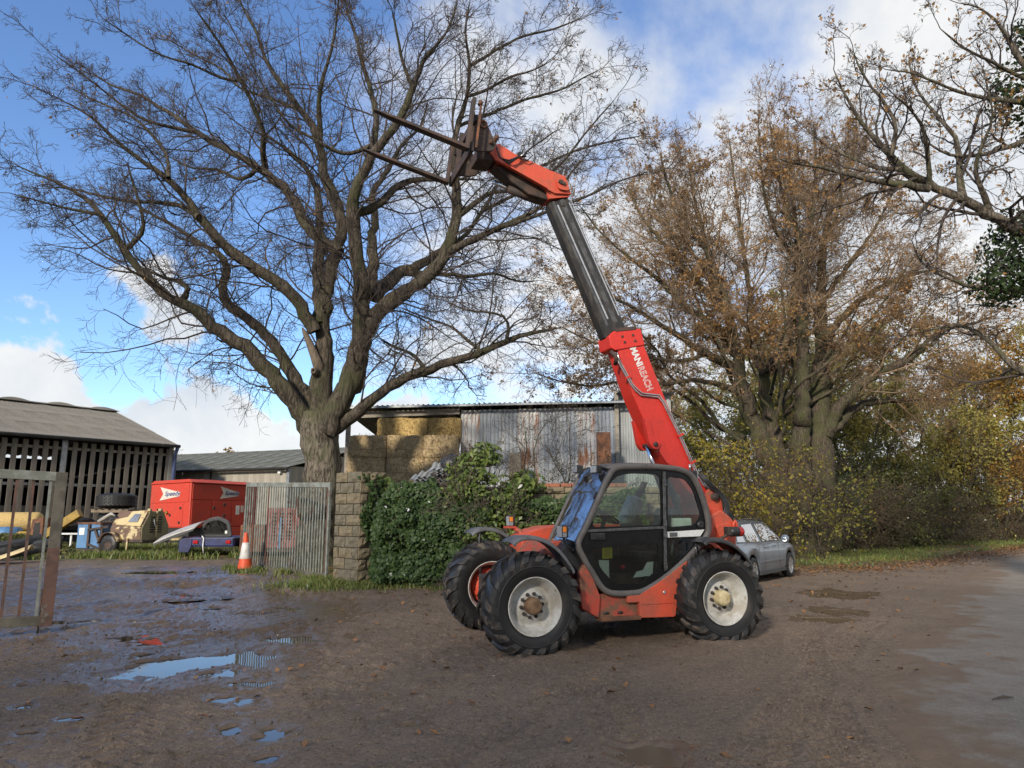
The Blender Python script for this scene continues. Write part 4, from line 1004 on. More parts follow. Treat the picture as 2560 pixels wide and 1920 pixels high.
MID=[
 [(10.74,29.16,3.12,0.472),(10.28,28.98,4.29,0.39),(9.81,28.81,5.22,0.307),(9.47,28.64,6.51,0.272),(9.1,28.47,8.29,0.238),(8.95,28.3,9.71,0.167),(8.49,28.12,11.14,0.131),(8.04,27.95,12.59,0.096),(7.59,27.78,14.29,0.066),(7.38,27.61,16.02,0.042)],
 [(11.23,29.51,3.14,0.418),(10.93,29.64,5.07,0.267),(10.69,29.78,6.32,0.233),(10.86,29.91,7.47,0.199),(11.81,30.04,8.78,0.188),(12.35,30.17,10.5,0.165),(12.81,30.3,12.68,0.129),(12.87,30.44,14.66,0.092),(12.82,30.57,16.97,0.06),(12.89,30.7,19.22,0.034)],
 [(11.54,28.8,3.11,0.466),(11.71,28.59,4.96,0.328),(11.8,28.38,7.06,0.247),(11.87,28.17,8.82,0.213),(12.03,27.96,10.6,0.154),(12.01,27.76,12.26,0.119),(12.4,27.55,13.94,0.083),(12.58,27.34,15.88,0.054),(12.49,27.13,17.45,0.03)],
 [(12.56,29.27,3.13,0.563),(12.8,29.39,4.8,0.444),(12.99,29.51,6.65,0.39),(13.28,29.63,8.68,0.334),(13.38,29.75,10.51,0.213),(13.69,29.87,13.06,0.153),(14.28,29.99,15.02,0.104),(15.12,30.11,16.74,0.066),(15.85,30.23,18.51,0.04)],
 [(12.99,29.16,4.78,0.298),(13.28,28.86,5.58,0.261),(13.93,28.56,6.49,0.206),(14.54,28.26,7.04,0.182),(15.83,27.96,7.57,0.157),(16.54,27.67,8.22,0.133),(17.35,27.37,8.86,0.092),(18.09,27.07,8.89,0.057),(18.83,26.77,9.16,0.034)],
 [(13.01,29.04,4.89,0.237),(14.1,29.3,5.76,0.181),(14.86,29.56,6.17,0.134),(16.1,29.82,6.27,0.104),(17.49,30.08,6.37,0.068),(19.14,30.34,6.41,0.038)],
 [(13.22,29.39,8.75,0.221),(13.77,29.25,9.47,0.16),(14.9,29.11,10.58,0.123),(15.87,28.98,11.17,0.092),(16.81,28.84,11.51,0.067),(17.85,28.7,11.72,0.049),(18.7,28.56,11.29,0.03)],
 [(13.38,29.75,10.51,0.151),(14.41,29.99,11.77,0.115),(15.52,30.23,13.06,0.091),(16.54,30.46,14.39,0.066),(17.46,30.7,15.9,0.047),(18.11,30.94,17.16,0.034)],
 [(9.44,28.8,7.14,0.215),(8.41,28.42,7.79,0.178),(7.61,28.05,8.01,0.146),(6.73,27.68,8.58,0.116),(5.63,27.3,9.07,0.086),(4.55,26.93,9.68,0.063),(3.27,26.55,10.03,0.045),(2.12,26.18,10.61,0.028)],
 [(9.13,28.56,8.31,0.203),(8.35,28.39,9.24,0.155),(7.38,28.22,9.69,0.131),(6.42,28.05,10.62,0.107),(5.47,27.88,11.44,0.083),(4.51,27.71,12.12,0.059),(3.56,27.54,12.93,0.041),(2.85,27.37,13.86,0.03)],
 [(9.0,28.32,9.47,0.167),(8.16,28.75,10.72,0.134),(7.34,29.18,12.02,0.106),(6.49,29.61,13.36,0.083),(5.72,30.04,14.76,0.065),(5.31,30.46,16.35,0.04)],
 [(9.67,28.92,6.31,0.179),(8.63,28.56,6.73,0.118),(7.37,28.2,6.91,0.088),(6.11,27.85,6.61,0.069),(4.68,27.49,6.78,0.057),(3.15,27.13,6.42,0.045),(1.89,26.77,6.53,0.033),(0.88,26.42,6.8,0.022)],
 [(7.82,27.96,7.87,0.105),(6.95,28.27,7.64,0.082),(5.84,28.58,7.82,0.065),(4.72,28.89,8.51,0.054),(3.55,29.2,8.58,0.043),(2.11,29.51,9.41,0.031)],
 [(9.03,28.56,9.79,0.144),(8.46,28.08,10.63,0.119),(8.03,27.61,11.96,0.089),(6.8,27.13,13.5,0.064),(6.17,26.66,14.77,0.046),(5.87,26.18,15.77,0.029)],
 [(10.72,29.51,7.4,0.171),(10.1,29.85,8.6,0.137),(10.56,30.19,10.24,0.114),(10.53,30.52,12.22,0.097),(10.49,30.86,14.28,0.08),(10.46,31.2,16.7,0.054),(10.43,31.54,19.24,0.035)],
 [(12.7,30.34,12.7,0.104),(11.71,29.9,13.88,0.084),(11.13,29.45,15.32,0.064),(10.93,29.01,16.74,0.044),(10.74,28.56,18.27,0.032)],
 [(11.95,27.61,12.21,0.095),(11.09,27.21,14.04,0.071),(10.69,26.82,15.6,0.053),(10.41,26.42,17.16,0.029)],
 [(13.63,29.75,13.02,0.115),(14.09,29.16,14.11,0.088),(14.18,28.56,15.44,0.062),(13.79,27.96,16.99,0.037)],
 [(10.76,29.63,7.42,0.148),(10.73,30.13,9.19,0.126),(9.2,30.63,10.9,0.104),(8.88,31.13,12.43,0.079),(8.02,31.63,14.16,0.061),(7.67,32.13,16.26,0.042)],
]
RIGHT=[
 [(10.89,13.6,6.89,0.204),(10.26,13.48,7.21,0.168),(9.58,13.36,7.46,0.138),(8.96,13.24,7.78,0.121),(8.23,13.12,8.03,0.108),(7.67,13.0,8.3,0.097),(7.4,12.88,8.52,0.082),(6.93,12.76,8.94,0.062),(6.67,12.64,9.23,0.045),(6.42,12.52,9.59,0.031),(6.18,12.4,10.06,0.019)],
 [(8.14,13.0,7.9,0.079),(7.49,12.83,7.89,0.067),(6.85,12.67,7.9,0.052),(6.28,12.5,7.96,0.041),(5.77,12.33,8.0,0.03),(5.27,12.17,7.97,0.021),(4.84,12.0,8.0,0.013)],
 [(9.0,13.3,7.81,0.081),(9.05,13.48,8.33,0.068),(9.31,13.67,9.06,0.054),(9.24,13.85,9.69,0.043),(8.98,14.03,10.26,0.031),(8.83,14.22,10.86,0.022),(8.88,14.4,11.69,0.013)],
 [(11.45,13.8,9.99,0.08),(10.76,13.67,10.17,0.061),(10.06,13.53,10.12,0.045),(9.5,13.4,10.14,0.036),(8.83,13.27,10.25,0.027),(8.19,13.13,10.49,0.021),(7.53,13.0,10.46,0.015)],
 [(11.32,13.8,10.86,0.074),(10.7,13.72,11.29,0.056),(10.53,13.64,11.85,0.037),(10.2,13.56,12.13,0.025),(9.92,13.48,12.31,0.018),(9.43,13.4,12.28,0.012)],
 [(11.46,13.9,9.52,0.074),(10.74,13.78,9.38,0.061),(10.02,13.66,9.02,0.045),(9.32,13.54,8.83,0.036),(8.89,13.42,8.8,0.026),(8.27,13.3,9.12,0.018)],
 [(10.99,14.2,4.22,0.088),(10.52,14.33,4.48,0.071),(10.3,14.47,4.75,0.06),(10.08,14.6,5.22,0.049),(9.84,14.73,5.57,0.037),(9.43,14.87,5.67,0.025),(8.87,15.0,5.51,0.016)],
 [(7.55,12.8,8.2,0.056),(7.24,13.05,8.3,0.04),(6.77,13.3,8.74,0.029),(6.38,13.55,9.12,0.021),(6.16,13.8,9.66,0.015)],
 [(7.3,12.7,8.42,0.05),(7.45,12.57,8.95,0.039),(7.15,12.45,9.42,0.03),(6.68,12.32,9.83,0.022),(6.49,12.2,10.29,0.014)],
 [(8.15,13.0,7.97,0.057),(8.01,12.7,8.3,0.042),(7.84,12.4,8.85,0.033),(7.42,12.1,9.03,0.024),(6.9,11.8,9.19,0.016)],
 [(9.61,13.4,7.48,0.069),(9.2,13.12,8.03,0.051),(8.94,12.84,8.37,0.039),(9.15,12.56,8.82,0.028),(9.09,12.28,9.02,0.019),(8.77,12.0,9.67,0.013)],
 [(10.73,14.0,6.11,0.071),(9.77,13.8,6.11,0.047),(9.0,13.6,6.1,0.035),(8.49,13.4,6.28,0.026),(7.94,13.2,6.38,0.02),(7.7,13.0,6.84,0.012)],
 [(11.2,13.7,10.53,0.061),(10.53,13.43,10.62,0.042),(9.76,13.15,10.76,0.03),(9.07,12.88,10.83,0.023),(8.46,12.6,11.08,0.014)],
]
# ------------------------------------------------------------------ trees
def barkmat(name, c1, c2, moss, mlo, mhi):
    m, nt, n, l, b = _nt(name); MATS[name] = m
    v = _coord(nt, 'Object', (11, 11, 1.9)); v2 = _coord(nt, 'Object')
    f = _noise(nt, v, 1.5, 8, 0.72, 0.8)
    c = _mix(nt, _range(nt, f, 0.40, 0.60), c1, c2)
    geo = n.new('ShaderNodeNewGeometry'); sp = n.new('ShaderNodeSeparateXYZ'); l.new(geo.outputs['Normal'], sp.inputs[0])
    c = _mix(nt, _math(nt, 'MULTIPLY', _range(nt, _noise(nt, v2, 1.3, 6, 0.65), mlo, mhi), 0.75), c, moss)
    l.new(c, b.inputs['Base Color']); b.inputs['Roughness'].default_value = 0.9
    b.inputs['Specular IOR Level'].default_value = 0.25
    _bump(nt, f, 1.0, 0.10, b)
barkmat('oak_bark', (0.050, 0.040, 0.030), (0.225, 0.19, 0.142), (0.105, 0.112, 0.05), 0.46, 0.68)
barkmat('oak_bark_unlit', (0.032, 0.026, 0.019), (0.135, 0.110, 0.080), (0.070, 0.076, 0.032), 0.46, 0.68)  # oak bark with the shade on unlit limbs put into its colour
barkmat('oak_bark_dark', (0.036, 0.029, 0.022), (0.125, 0.098, 0.070), (0.072, 0.078, 0.032), 0.42, 0.62)
mk('dead_wood', (0.19, 0.15, 0.105), (0.11, 0.085, 0.06), 5, 0.38, 0.6, rough=0.9, stretch=(8, 8, 1.2), bump=0.7, bscale=5, bdist=0.03)
mk('twig', (0.062, 0.046, 0.034), (0.042, 0.031, 0.024), 3, rough=0.85, fine=0.2)
mk('twig_tan', (0.25, 0.175, 0.105), (0.17, 0.12, 0.075), 2, rough=0.85, fine=0.2)
mk('twig_dark', (0.055, 0.043, 0.033), (0.085, 0.062, 0.043), 3, rough=0.9)
mk('twig_brown', (0.15, 0.098, 0.056), (0.085, 0.06, 0.038), 1, 0.4, 0.6, rough=0.9)
leafmat('brown_leaf', [(0.36, 0.20, 0.065), (0.50, 0.31, 0.10), (0.42, 0.24, 0.075), (0.56, 0.38, 0.15), (0.30, 0.165, 0.06)], rough=0.6, transl=0.35)
leafmat('yellow_leaf', [(0.34, 0.245, 0.030), (0.45, 0.33, 0.040), (0.26, 0.23, 0.035), (0.40, 0.26, 0.03), (0.20, 0.19, 0.03)], rough=0.55, transl=0.4)
leafmat('gold_leaf', [(0.38, 0.31, 0.065), (0.46, 0.33, 0.06), (0.30, 0.27, 0.07), (0.48, 0.29, 0.05), (0.24, 0.23, 0.065)], rough=0.6, transl=0.4)
leafmat('orange_leaf', [(0.36, 0.185, 0.03), (0.28, 0.13, 0.025), (0.42, 0.25, 0.045), (0.24, 0.16, 0.04)], rough=0.6, transl=0.4)
leafmat('olive_leaf', [(0.14, 0.145, 0.040), (0.22, 0.19, 0.048), (0.10, 0.11, 0.032), (0.29, 0.23, 0.055), (0.08, 0.09, 0.03)], rough=0.6, transl=0.35)
leafmat('lime_leaf', [(0.20, 0.22, 0.035), (0.28, 0.27, 0.045), (0.15, 0.18, 0.03), (0.33, 0.27, 0.045)], rough=0.55, transl=0.4)
leafmat('dark_leaf', [(0.020, 0.040, 0.014), (0.035, 0.060, 0.020), (0.015, 0.030, 0.012), (0.05, 0.075, 0.025)], rough=0.5, transl=0.15, spec=0.2)
leafmat('ivy_leaf', [(0.014, 0.032, 0.010), (0.023, 0.048, 0.014), (0.036, 0.068, 0.021), (0.017, 0.038, 0.012), (0.055, 0.09, 0.025)], rough=0.5, transl=0.15, spec=0.22)
leafmat('bush_leaf', [(0.055, 0.095, 0.020), (0.085, 0.135, 0.030), (0.035, 0.07, 0.018), (0.12, 0.165, 0.04), (0.07, 0.12, 0.025), (0.16, 0.20, 0.05)], rough=0.45, transl=0.25, spec=0.3)
leafmat('bramble_leaf', [(0.075, 0.055, 0.03), (0.11, 0.08, 0.035), (0.05, 0.055, 0.022), (0.14, 0.095, 0.04), (0.035, 0.045, 0.018)], rough=0.7, transl=0.25)

def perp(D, g):
    r = randdir(len(D), g); p = r - D * np.sum(r * D, 1, keepdims=True)
    return p / (np.linalg.norm(p, axis=1, keepdims=True) + 1e-9)
def nrm(D): return D / (np.linalg.norm(D, axis=1, keepdims=True) + 1e-9)
def sweep(S, D, L, k, wig, trop, g):
    """wandering polylines; returns points (N,k,3) and directions (N,k,3)"""
    N = len(S); P = np.empty((N, k, 3)); Q = np.empty((N, k, 3)); P[:, 0] = S; Q[:, 0] = D
    d = D.copy()
    for i in range(1, k):
        d = nrm(d + g.normal(size=(N, 3)) * wig + np.array([0, 0, trop]))
        P[:, i] = P[:, i - 1] + d * (L / (k - 1))[:, None]; Q[:, i] = d
    return P, Q
def spawn(P, Q, Rr, L, per, t0, ang, g, lf, rf, outward=None):
    """children along polylines"""
    N, k, _ = P.shape
    t = t0 + (1 - t0) * (np.arange(per)[None, :] + g.random((N, per))) / per
    f = t * (k - 1); i = np.minimum(f.astype(int), k - 2); fr = (f - i)[..., None]
    ar = np.arange(N)[:, None]
    S = P[ar, i] * (1 - fr) + P[ar, i + 1] * fr; D = Q[ar, i + 1]
    r = Rr[ar, i] * (1 - fr[..., 0]) + Rr[ar, i + 1] * fr[..., 0]
    S = S.reshape(-1, 3); D = D.reshape(-1, 3); r = r.ravel(); LL = np.repeat(L, per); tt = t.ravel()
    a = g.normal(ang, .22, len(S))
    pp = perp(D, g)
    if outward is not None:
        o = S - outward; o = o - D * np.sum(o * D, 1, keepdims=True); pp = nrm(pp + .55 * nrm(o))
    nd = nrm(D * np.cos(a)[:, None] + pp * np.sin(a)[:, None])
    return S, nd, LL * lf * (1.15 - .55 * tt) * g.uniform(.6, 1.35, len(S)), r * rf
def resample(pts, step):
    pts = np.array(pts); d = np.r_[0, np.cumsum(np.linalg.norm(np.diff(pts[:, :3], axis=0), axis=1))]
    n = max(3, int(d[-1] / step)); t = np.linspace(0, d[-1], n)
    # smooth interpolation
    out = np.stack([np.interp(t, d, pts[:, c]) for c in range(4)], 1)
    for _ in range(2): out[1:-1] = out[1:-1] * .5 + (out[:-2] + out[2:]) * .25
    return out
def make_tree(name, limbs, seed, cfg, label, group, bark, twigm, trunk_n=1, leaf=None, nleaf=0, leafsize=.07, loc=None):
    g = np.random.default_rng(seed)
    base = np.array(limbs[0][0][:3]); base[2] = float(zg(base[0], base[1])) if loc is None else loc
    root = empty(name, base, label=label, cat='tree', group=group)
    trunk_parts = []; limb_parts = []; S1 = []; cen = np.mean([l_[len(l_) // 2][:3] for l_ in limbs], 0)
    for li, lm in enumerate(limbs):
        q = resample(lm, .22)
        w = cfg.get('wob', .25)
        jit = g.normal(size=(len(q), 3)) * np.minimum(q[:, 3:4] * w, .05); jit[0] = 0
        q[:, :3] += jit
        rr = q[:, 3] * (1 + g.normal(size=len(q)) * .05)
        if li >= trunk_n or cfg.get('sprout'): rr[-1] = min(rr[-1], .008)
        n = 14 if q[0, 3] > .2 else (9 if q[0, 3] > .06 else 6)
        vf = tubes((q[None, :, :3] - base), rr[None], n)
        if n == 14:
            # fluted bark ridges
            vv = vf[0].reshape(len(q), n, 3); c_ = (q[:, :3] - base)[:, None, :]
            vv = c_ + (vv - c_) * (1 + g.normal(size=(len(q), n, 1)) * .035 + (g.normal(size=(1, n, 1)) * .05))
            vf = (vv.reshape(-1, 3), vf[1])
        (trunk_parts if li < trunk_n else limb_parts).append(vf)
        if li < trunk_n and not cfg.get('sprout'): continue
        Ls = np.linalg.norm(np.diff(q[:, :3], axis=0), axis=1).sum()
        nn = max(3, int(Ls / cfg['s1']))
        t1_ = cfg['t1'] if li >= trunk_n else .48
        ts = t1_ + (1 - t1_) * (np.arange(nn) + g.random(nn)) / nn
        f = ts * (len(q) - 1); i = np.minimum(f.astype(int), len(q) - 2)
        D = nrm(q[i + 1, :3] - q[i, :3]); a = g.normal(.85, .2, nn); pp = perp(D, g); o = nrm(q[i, :3] - cen); pp = nrm(pp + .5 * o + np.array([0, 0, .15]))
        nd = nrm(D * np.cos(a)[:, None] + pp * np.sin(a)[:, None])
        rp = q[i, 3]
        LL = np.clip(rp * cfg['l1'], cfg['l1min'], cfg['l1max']) * g.uniform(.55, 1.25, nn)
        S1.append((q[i, :3], nd, LL, np.clip(rp * cfg.get('r1', .5), .007, cfg.get('r1max', .04))))
        S1.append((q[-1:, :3], nrm(q[-1:, :3] - q[-2:-1, :3]), np.array([cfg['l1min'] * 1.3]), np.array([.009])))
    if trunk_parts:
        v_, f_ = joinvf(trunk_parts); link('trunk', npmesh('trunk', v_, f_, bark, smooth=True), parent=root)
    if limb_parts:
        v_, f_ = joinvf(limb_parts); link('limbs', npmesh('limbs', v_, f_, cfg.get('limb', bark), smooth=True), parent=root)
    S, D, L, r = [np.concatenate([s_[i] for s_ in S1]) for i in range(4)]
    parts = []; tips = None
    for lv, (per, t0, an, k, wig, trop, lf, rf, rmin, sides) in enumerate(cfg['lv']):
        P, Q = sweep(S, D, L, k, wig, trop, g)
        tt = np.linspace(0, 1, k)[None]
        Rr = np.maximum(r[:, None] * (1 - .65 * tt), rmin)
        parts.append(tubes(P - base, Rr, sides))
        tips = P
        if per: S, D, L, r = spawn(P, Q, Rr, L, per, t0, an, g, lf, rf, cen)
    v_, f_ = joinvf(parts)
    link('crown', npmesh('crown', v_, f_, twigm), parent=root)
    if leaf:
        c = tips.reshape(-1, 3)
        wgt = fbm(c[:, 0] * .45 + c[:, 1] * .3, c[:, 2] * .45, seed, 2) ** 3
        idx = g.choice(len(c), nleaf, p=wgt / wgt.sum())
        v_, f_ = leafquads(c[idx] - base + g.normal(size=(nleaf, 3)) * .05, leafsize * g.uniform(.6, 1.3, nleaf), None, g)
        link('leaves', npmesh('leaves', v_, f_, leaf), parent=root, kind='stuff')
    return root

#            per  t0  ang  k  wig trop lf   rf   rmin sides
OAKCFG = dict(s1=.35, t1=.14, l1=30, l1min=1.0, l1max=2.8, wob=.14, limb='oak_bark_unlit', r1=.34, r1max=.026, lv=[
    (6, .12, .80, 8, .25, .04, .50, .50, .0085, 5),
    (5, .12, .80, 6, .30, .03, .55, .55, .0052, 4),
    (3, .15, .80, 4, .34, .02, .60, .6, .0038, 3),
    (0, 0, 0, 3, .30, .0, 0, 0, .0030, 3)])
OAK[0].insert(0, (-4.72, 17.6, .95, .50)); OAK[0].insert(0, (-4.70, 17.6, .15, .66))
for q in OAK:
    if q[0][3] > .28 and q is not OAK[0]: q[:] = [(a_, b_, c_, d_ * (.80 + .2 * min(1, i_ / 5))) for i_, (a_, b_, c_, d_) in enumerate(q)]
oak = make_tree('oak_tree', OAK, 21, OAKCFG, 'huge bare spreading oak behind the gate pier, filling the sky', 'oak trees', 'oak_bark', 'twig', 1, 'brown_leaf', 900, .075)
ob = oak.location
for i, s_ in enumerate(SNAG):
    q = resample(s_, .12); q[0, 1] += .2; q[-1, 3] = .015; vf = tubes(q[None, :, :3] - np.array(ob), q[None, :, 3] * (1 + rng.normal(size=len(q))[None] * .08), 11)
    link('snag', npmesh('snag', vf[0], vf[1], 'dead_wood', smooth=True), parent=oak, label='barkless broken limb stub')
for (kx, ky, kz, kr) in ((-4.96, 17.22, 3.90, .075), (-4.90, 17.20, 5.10, .06)):
    mb = MB(); mb.lathe([(.08, 0), (.06, kr * .35), (-.01, kr * .5), (-.035, kr * .75), (-.01, kr * 1.1), (.05, kr * 1.4), (.16, kr * 1.7)], 14); mb.v = [(x_ * random.uniform(.85, 1.15), y_, z_ * random.uniform(.95, 1.35)) for x_, y_, z_ in mb.v]
    mb.build('knot', 'dead_wood', oak, loc=Vector((kx, ky, kz)) - ob)
MIDCFG = dict(sprout=True, s1=.40, t1=.28, l1=30, l1min=1.5, l1max=3.4, wob=.2, r1=.4, r1max=.04, lv=[
    (6, .12, .75, 8, .22, .02, .50, .5, .012, 4),
    (5, .12, .75, 5, .27, .03, .56, .55, .0075, 3),
    (4, .12, .80, 4, .30, .02, .56, .6, .0050, 3),
    (0, 0, 0, 3, .26, .0, 0, 0, .0042, 3)])
gm = np.random.default_rng(24)
for i in range(17):
    a = i * 2.399 + gm.uniform(-.3, .3); el = R(gm.uniform(8, 62)); rr = gm.uniform(.8, 1.05)
    p0 = np.array([10.6 + .9 * math.cos(a), 29.4 + .7 * math.sin(a), gm.uniform(3.8, 7.5)])
    p3 = np.array([10.2 + 9.2 * rr * math.cos(a) * math.cos(el), 29.4 + 6.0 * rr * math.sin(a) * math.cos(el), 6.0 + 10.8 * rr * math.sin(el)])
    mid_ = p0 * .5 + p3 * .5 + np.array([0, 0, -1.2 * math.cos(el) + .5]) + gm.normal(size=3) * .4
    pts = [(1 - t) ** 2 * p0 + 2 * t * (1 - t) * mid_ + t * t * p3 + gm.normal(size=3) * .12 for t in np.linspace(0, 1, 8)]
    r0 = gm.uniform(.06, .10)
    MID.append([(float(p[0]), float(p[1]), float(p[2]), float(r0 * (1 - .86 * t))) for p, t in zip(pts, np.linspace(0, 1, 8))])
for q in MID[:4]: q.insert(0, (q[0][0] + .0, q[0][1], -.1, q[0][3] * 1.15))
mid = make_tree('oak_tree', MID, 22, MIDCFG, 'many-stemmed oak holding thin brown leaves, behind the silver car', 'oak trees', 'oak_bark_dark', 'twig_tan', 4, 'brown_leaf', 46000, .10)
RCFG = dict(s1=.34, t1=.12, l1=26, l1min=.6, l1max=1.7, wob=.2, lv=[
    (5, .15, .75, 7, .24, .03, .52, .5, .0075, 5),
    (4, .15, .75, 5, .28, .02, .58, .55, .0045, 4),
    (3, .15, .80, 4, .30, .0, .58, .6, .003, 3),
    (0, 0, 0, 3, .30, .0, 0, 0, .0024, 3)])
RIGHT[0] = [(a_, b_, c_, d_ * .74) for a_, b_, c_, d_ in RIGHT[0]]
RIGHT.insert(0, [(12.0, 14.4, -.1, .62), (12.0, 14.4, 1.2, .5), (11.9, 14.3, 3.0, .45), (11.8, 14.2, 5.0, .42), (11.4, 14.1, 7.0, .36), (11.6, 14.1, 9.5, .3), (11.5, 14.0, 12.0, .2), (11.7, 14.0, 14.0, .1)])
ro = make_tree('oak_tree', RIGHT, 23, RCFG, 'oak reaching in from beyond the right edge with ivy on its trunk', 'oak trees', 'oak_bark', 'twig', 1, 'brown_leaf', 1500, .075)
# ivy clothing that trunk
g = np.random.default_rng(31)
def ivy_cloud(cs, n, seed, size):
    g = np.random.default_rng(seed); out = []
    tot = sum(c[3] * c[4] * c[5] for c in cs)
    for (x, y, z, a, b_, c_) in cs:
        k = int(n * a * b_ * c_ / tot) + 10
        d = randdir(k, g); r = g.random(k) ** .35
        p = np.stack([x + d[:, 0] * a * r, y + d[:, 1] * b_ * r, z + d[:, 2] * c_ * r], 1)
        out.append((p, d))
    return np.concatenate([o[0] for o in out]), np.concatenate([o[1] for o in out])
cs = [(12.0, 14.2, z, .75 + .25 * math.sin(z * 2.1), .8, .7) for z in np.arange(1, 12.6, .8)] + [(10.3, 13.8, 6.9, .75, .7, .7), (9.95, 13.7, 6.2, .8, .7, .5), (10.4, 13.8, 7.5, .5, .6, .4), (10.6, 13.9, 10.4, .4, .5, .8)]
p, d = ivy_cloud(cs, 22000, 32, .08)
v_, f_ = ivyleaves(p - np.array(ro.location), g.uniform(.05, .10, len(p)), nrm(d + g.normal(size=d.shape) * .5), g)
link('ivy', npmesh('ivy', v_, f_, 'dark_leaf'), parent=ro, kind='stuff', label='dark glossy ivy clothing the trunk')

# --- wood and hedgerow along the lane
def small_tree(name, x, y, h, spread, seed, leaf, nleaf, ls, label, group=None, stems=5, twigm='twig_dark', cfg=None, cat='tree', base_h=None, rad=.09, lean=(0, 0), lowleaf=0.0, z0=None):
    g = np.random.default_rng(seed); z = float(zg(x, y)) if z0 is None else z0
    base = np.array([x, y, z])
    root = empty(name, base, label=label, cat=cat, group=group)
    S = np.tile(base, (stems, 1)) + g.normal(size=(stems, 3)) * np.array([.12, .12, 0]) * (stems > 1)
    a = np.arange(stems) * 2.399 + g.random(stems); sp = spread / h * g.uniform(.2, .9, stems)
    D = nrm(np.stack([np.cos(a) * sp + lean[0], np.sin(a) * sp + lean[1], np.ones(stems)], 1))
    L = h * g.uniform(.72, .98, stems); r = np.full(stems, rad) * g.uniform(.6, 1.2, stems)
    cfg = cfg or [(9, .15, .75, 9, .09, .02, .42, .45, .03, 6), (6, .1, .7, 6, .2, .03, .55, .5, .011, 4), (5, .1, .8, 4, .26, .0, .55, .6, .007, 3), (0, 0, 0, 3, .3, 0, 0, 0, .005, 3)]
    tw = []; tips = None; cen = base + np.array([0, 0, h * .4])
    for lv, (per, t0, an, k, wig, trop, lf, rf, rmin, sides) in enumerate(cfg):
        P, Q = sweep(S, D, L, k, wig, trop, g); tt = np.linspace(0, 1, k)[None]
        P[:, :, 2] = np.maximum(P[:, :, 2], z - .05)
        Rr = np.maximum(r[:, None] * (1 - .7 * tt), rmin)
        vf = tubes(P - base, Rr, sides)
        if lv == 0: link('trunk' if cat == 'tree' else 'stem', npmesh('trunk', vf[0], vf[1], 'oak_bark_dark', smooth=True), parent=root)
        else: tw.append(vf)
        tips = P
        if per: S, D, L, r = spawn(P, Q, Rr, L, per, t0, an, g, lf, rf, cen)
    v_, f_ = joinvf(tw); link('crown', npmesh('crown', v_, f_, twigm), parent=root)
    if nleaf:
        c = tips.reshape(-1, 3)
        wgt = fbm(c[:, 0] * .8 + c[:, 1] * .5, c[:, 2] * .8, seed, 2) ** 2.5
        idx = g.choice(len(c), nleaf, p=wgt / wgt.sum())
        v_, f_ = leafquads(c[idx] - base + g.normal(size=(nleaf, 3)) * ls * .9, ls * g.uniform(.55, 1.35, nleaf), None, g)
        link('leaves', npmesh('leaves', v_, f_, leaf), parent=root, kind='stuff')
    return root
WG = 'trees of the wood beside the lane'
small_tree('wood_tree', 14.5, 41, 9.5, 7.5, 41, 'gold_leaf', 13000, .14, 'olive-leaved tree in the wood straight behind the many-stemmed oak', WG, 5, rad=.12)
small_tree('wood_tree', 19.5, 42, 14, 10, 42, 'gold_leaf', 20000, .15, 'tall golden-leaved tree rising above the wood right of the many-stemmed oak', WG, 5, rad=.14)
small_tree('wood_tree', 25.5, 46, 15.5, 11, 43, 'gold_leaf', 22000, .16, 'broad yellow-brown tree in the wood above the far bend of the lane', WG, 5, rad=.14)
small_tree('wood_tree', 30.5, 45, 14.5, 10, 44, 'orange_leaf', 20000, .16, 'orange-leaved tree over the bend of the lane at the right edge', WG, 5, rad=.13)
small_tree('wood_tree', 23.0, 39, 7.6, 7, 45, 'gold_leaf', 9000, .13, 'lower olive-green tree overhanging the verge before the yellow-brown tree', WG, 6, rad=.09)
small_tree('wood_tree', 17.2, 35.5, 5.8, 6, 46, 'olive_leaf', 10000, .12, 'dense bushy tree with dull green leaves behind the verge', WG, 7, rad=.08)
small_tree('wood_tree', 27.5, 40.5, 6.2, 6, 47, 'orange_leaf', 6000, .13, 'short rusty-leaved tree close to the bend of the lane', WG, 5, rad=.08)
small_tree('wood_tree', 34, 50, 12, 9, 48, 'gold_leaf', 9000, .2, 'furthest golden tree over the end of the lane', WG, 5, rad=.15)
small_tree('wood_tree', 36, 42, 9.5, 8, 54, 'orange_leaf', 8000, .18, 'amber tree on the outer side of the lane, cut by the picture edge', WG, 5, rad=.13)
BR = [(12, .05, .8, 8, .16, .0, .45, .5, .012, 4), (6, .1, .8, 5, .28, -.03, .6, .55, .008, 3), (4, .1, .9, 4, .34, -.02, .55, .6, .0055, 3), (0, 0, 0, 3, .3, 0, 0, 0, .0045, 3)]
HG = 'undergrowth bushes along the verge'
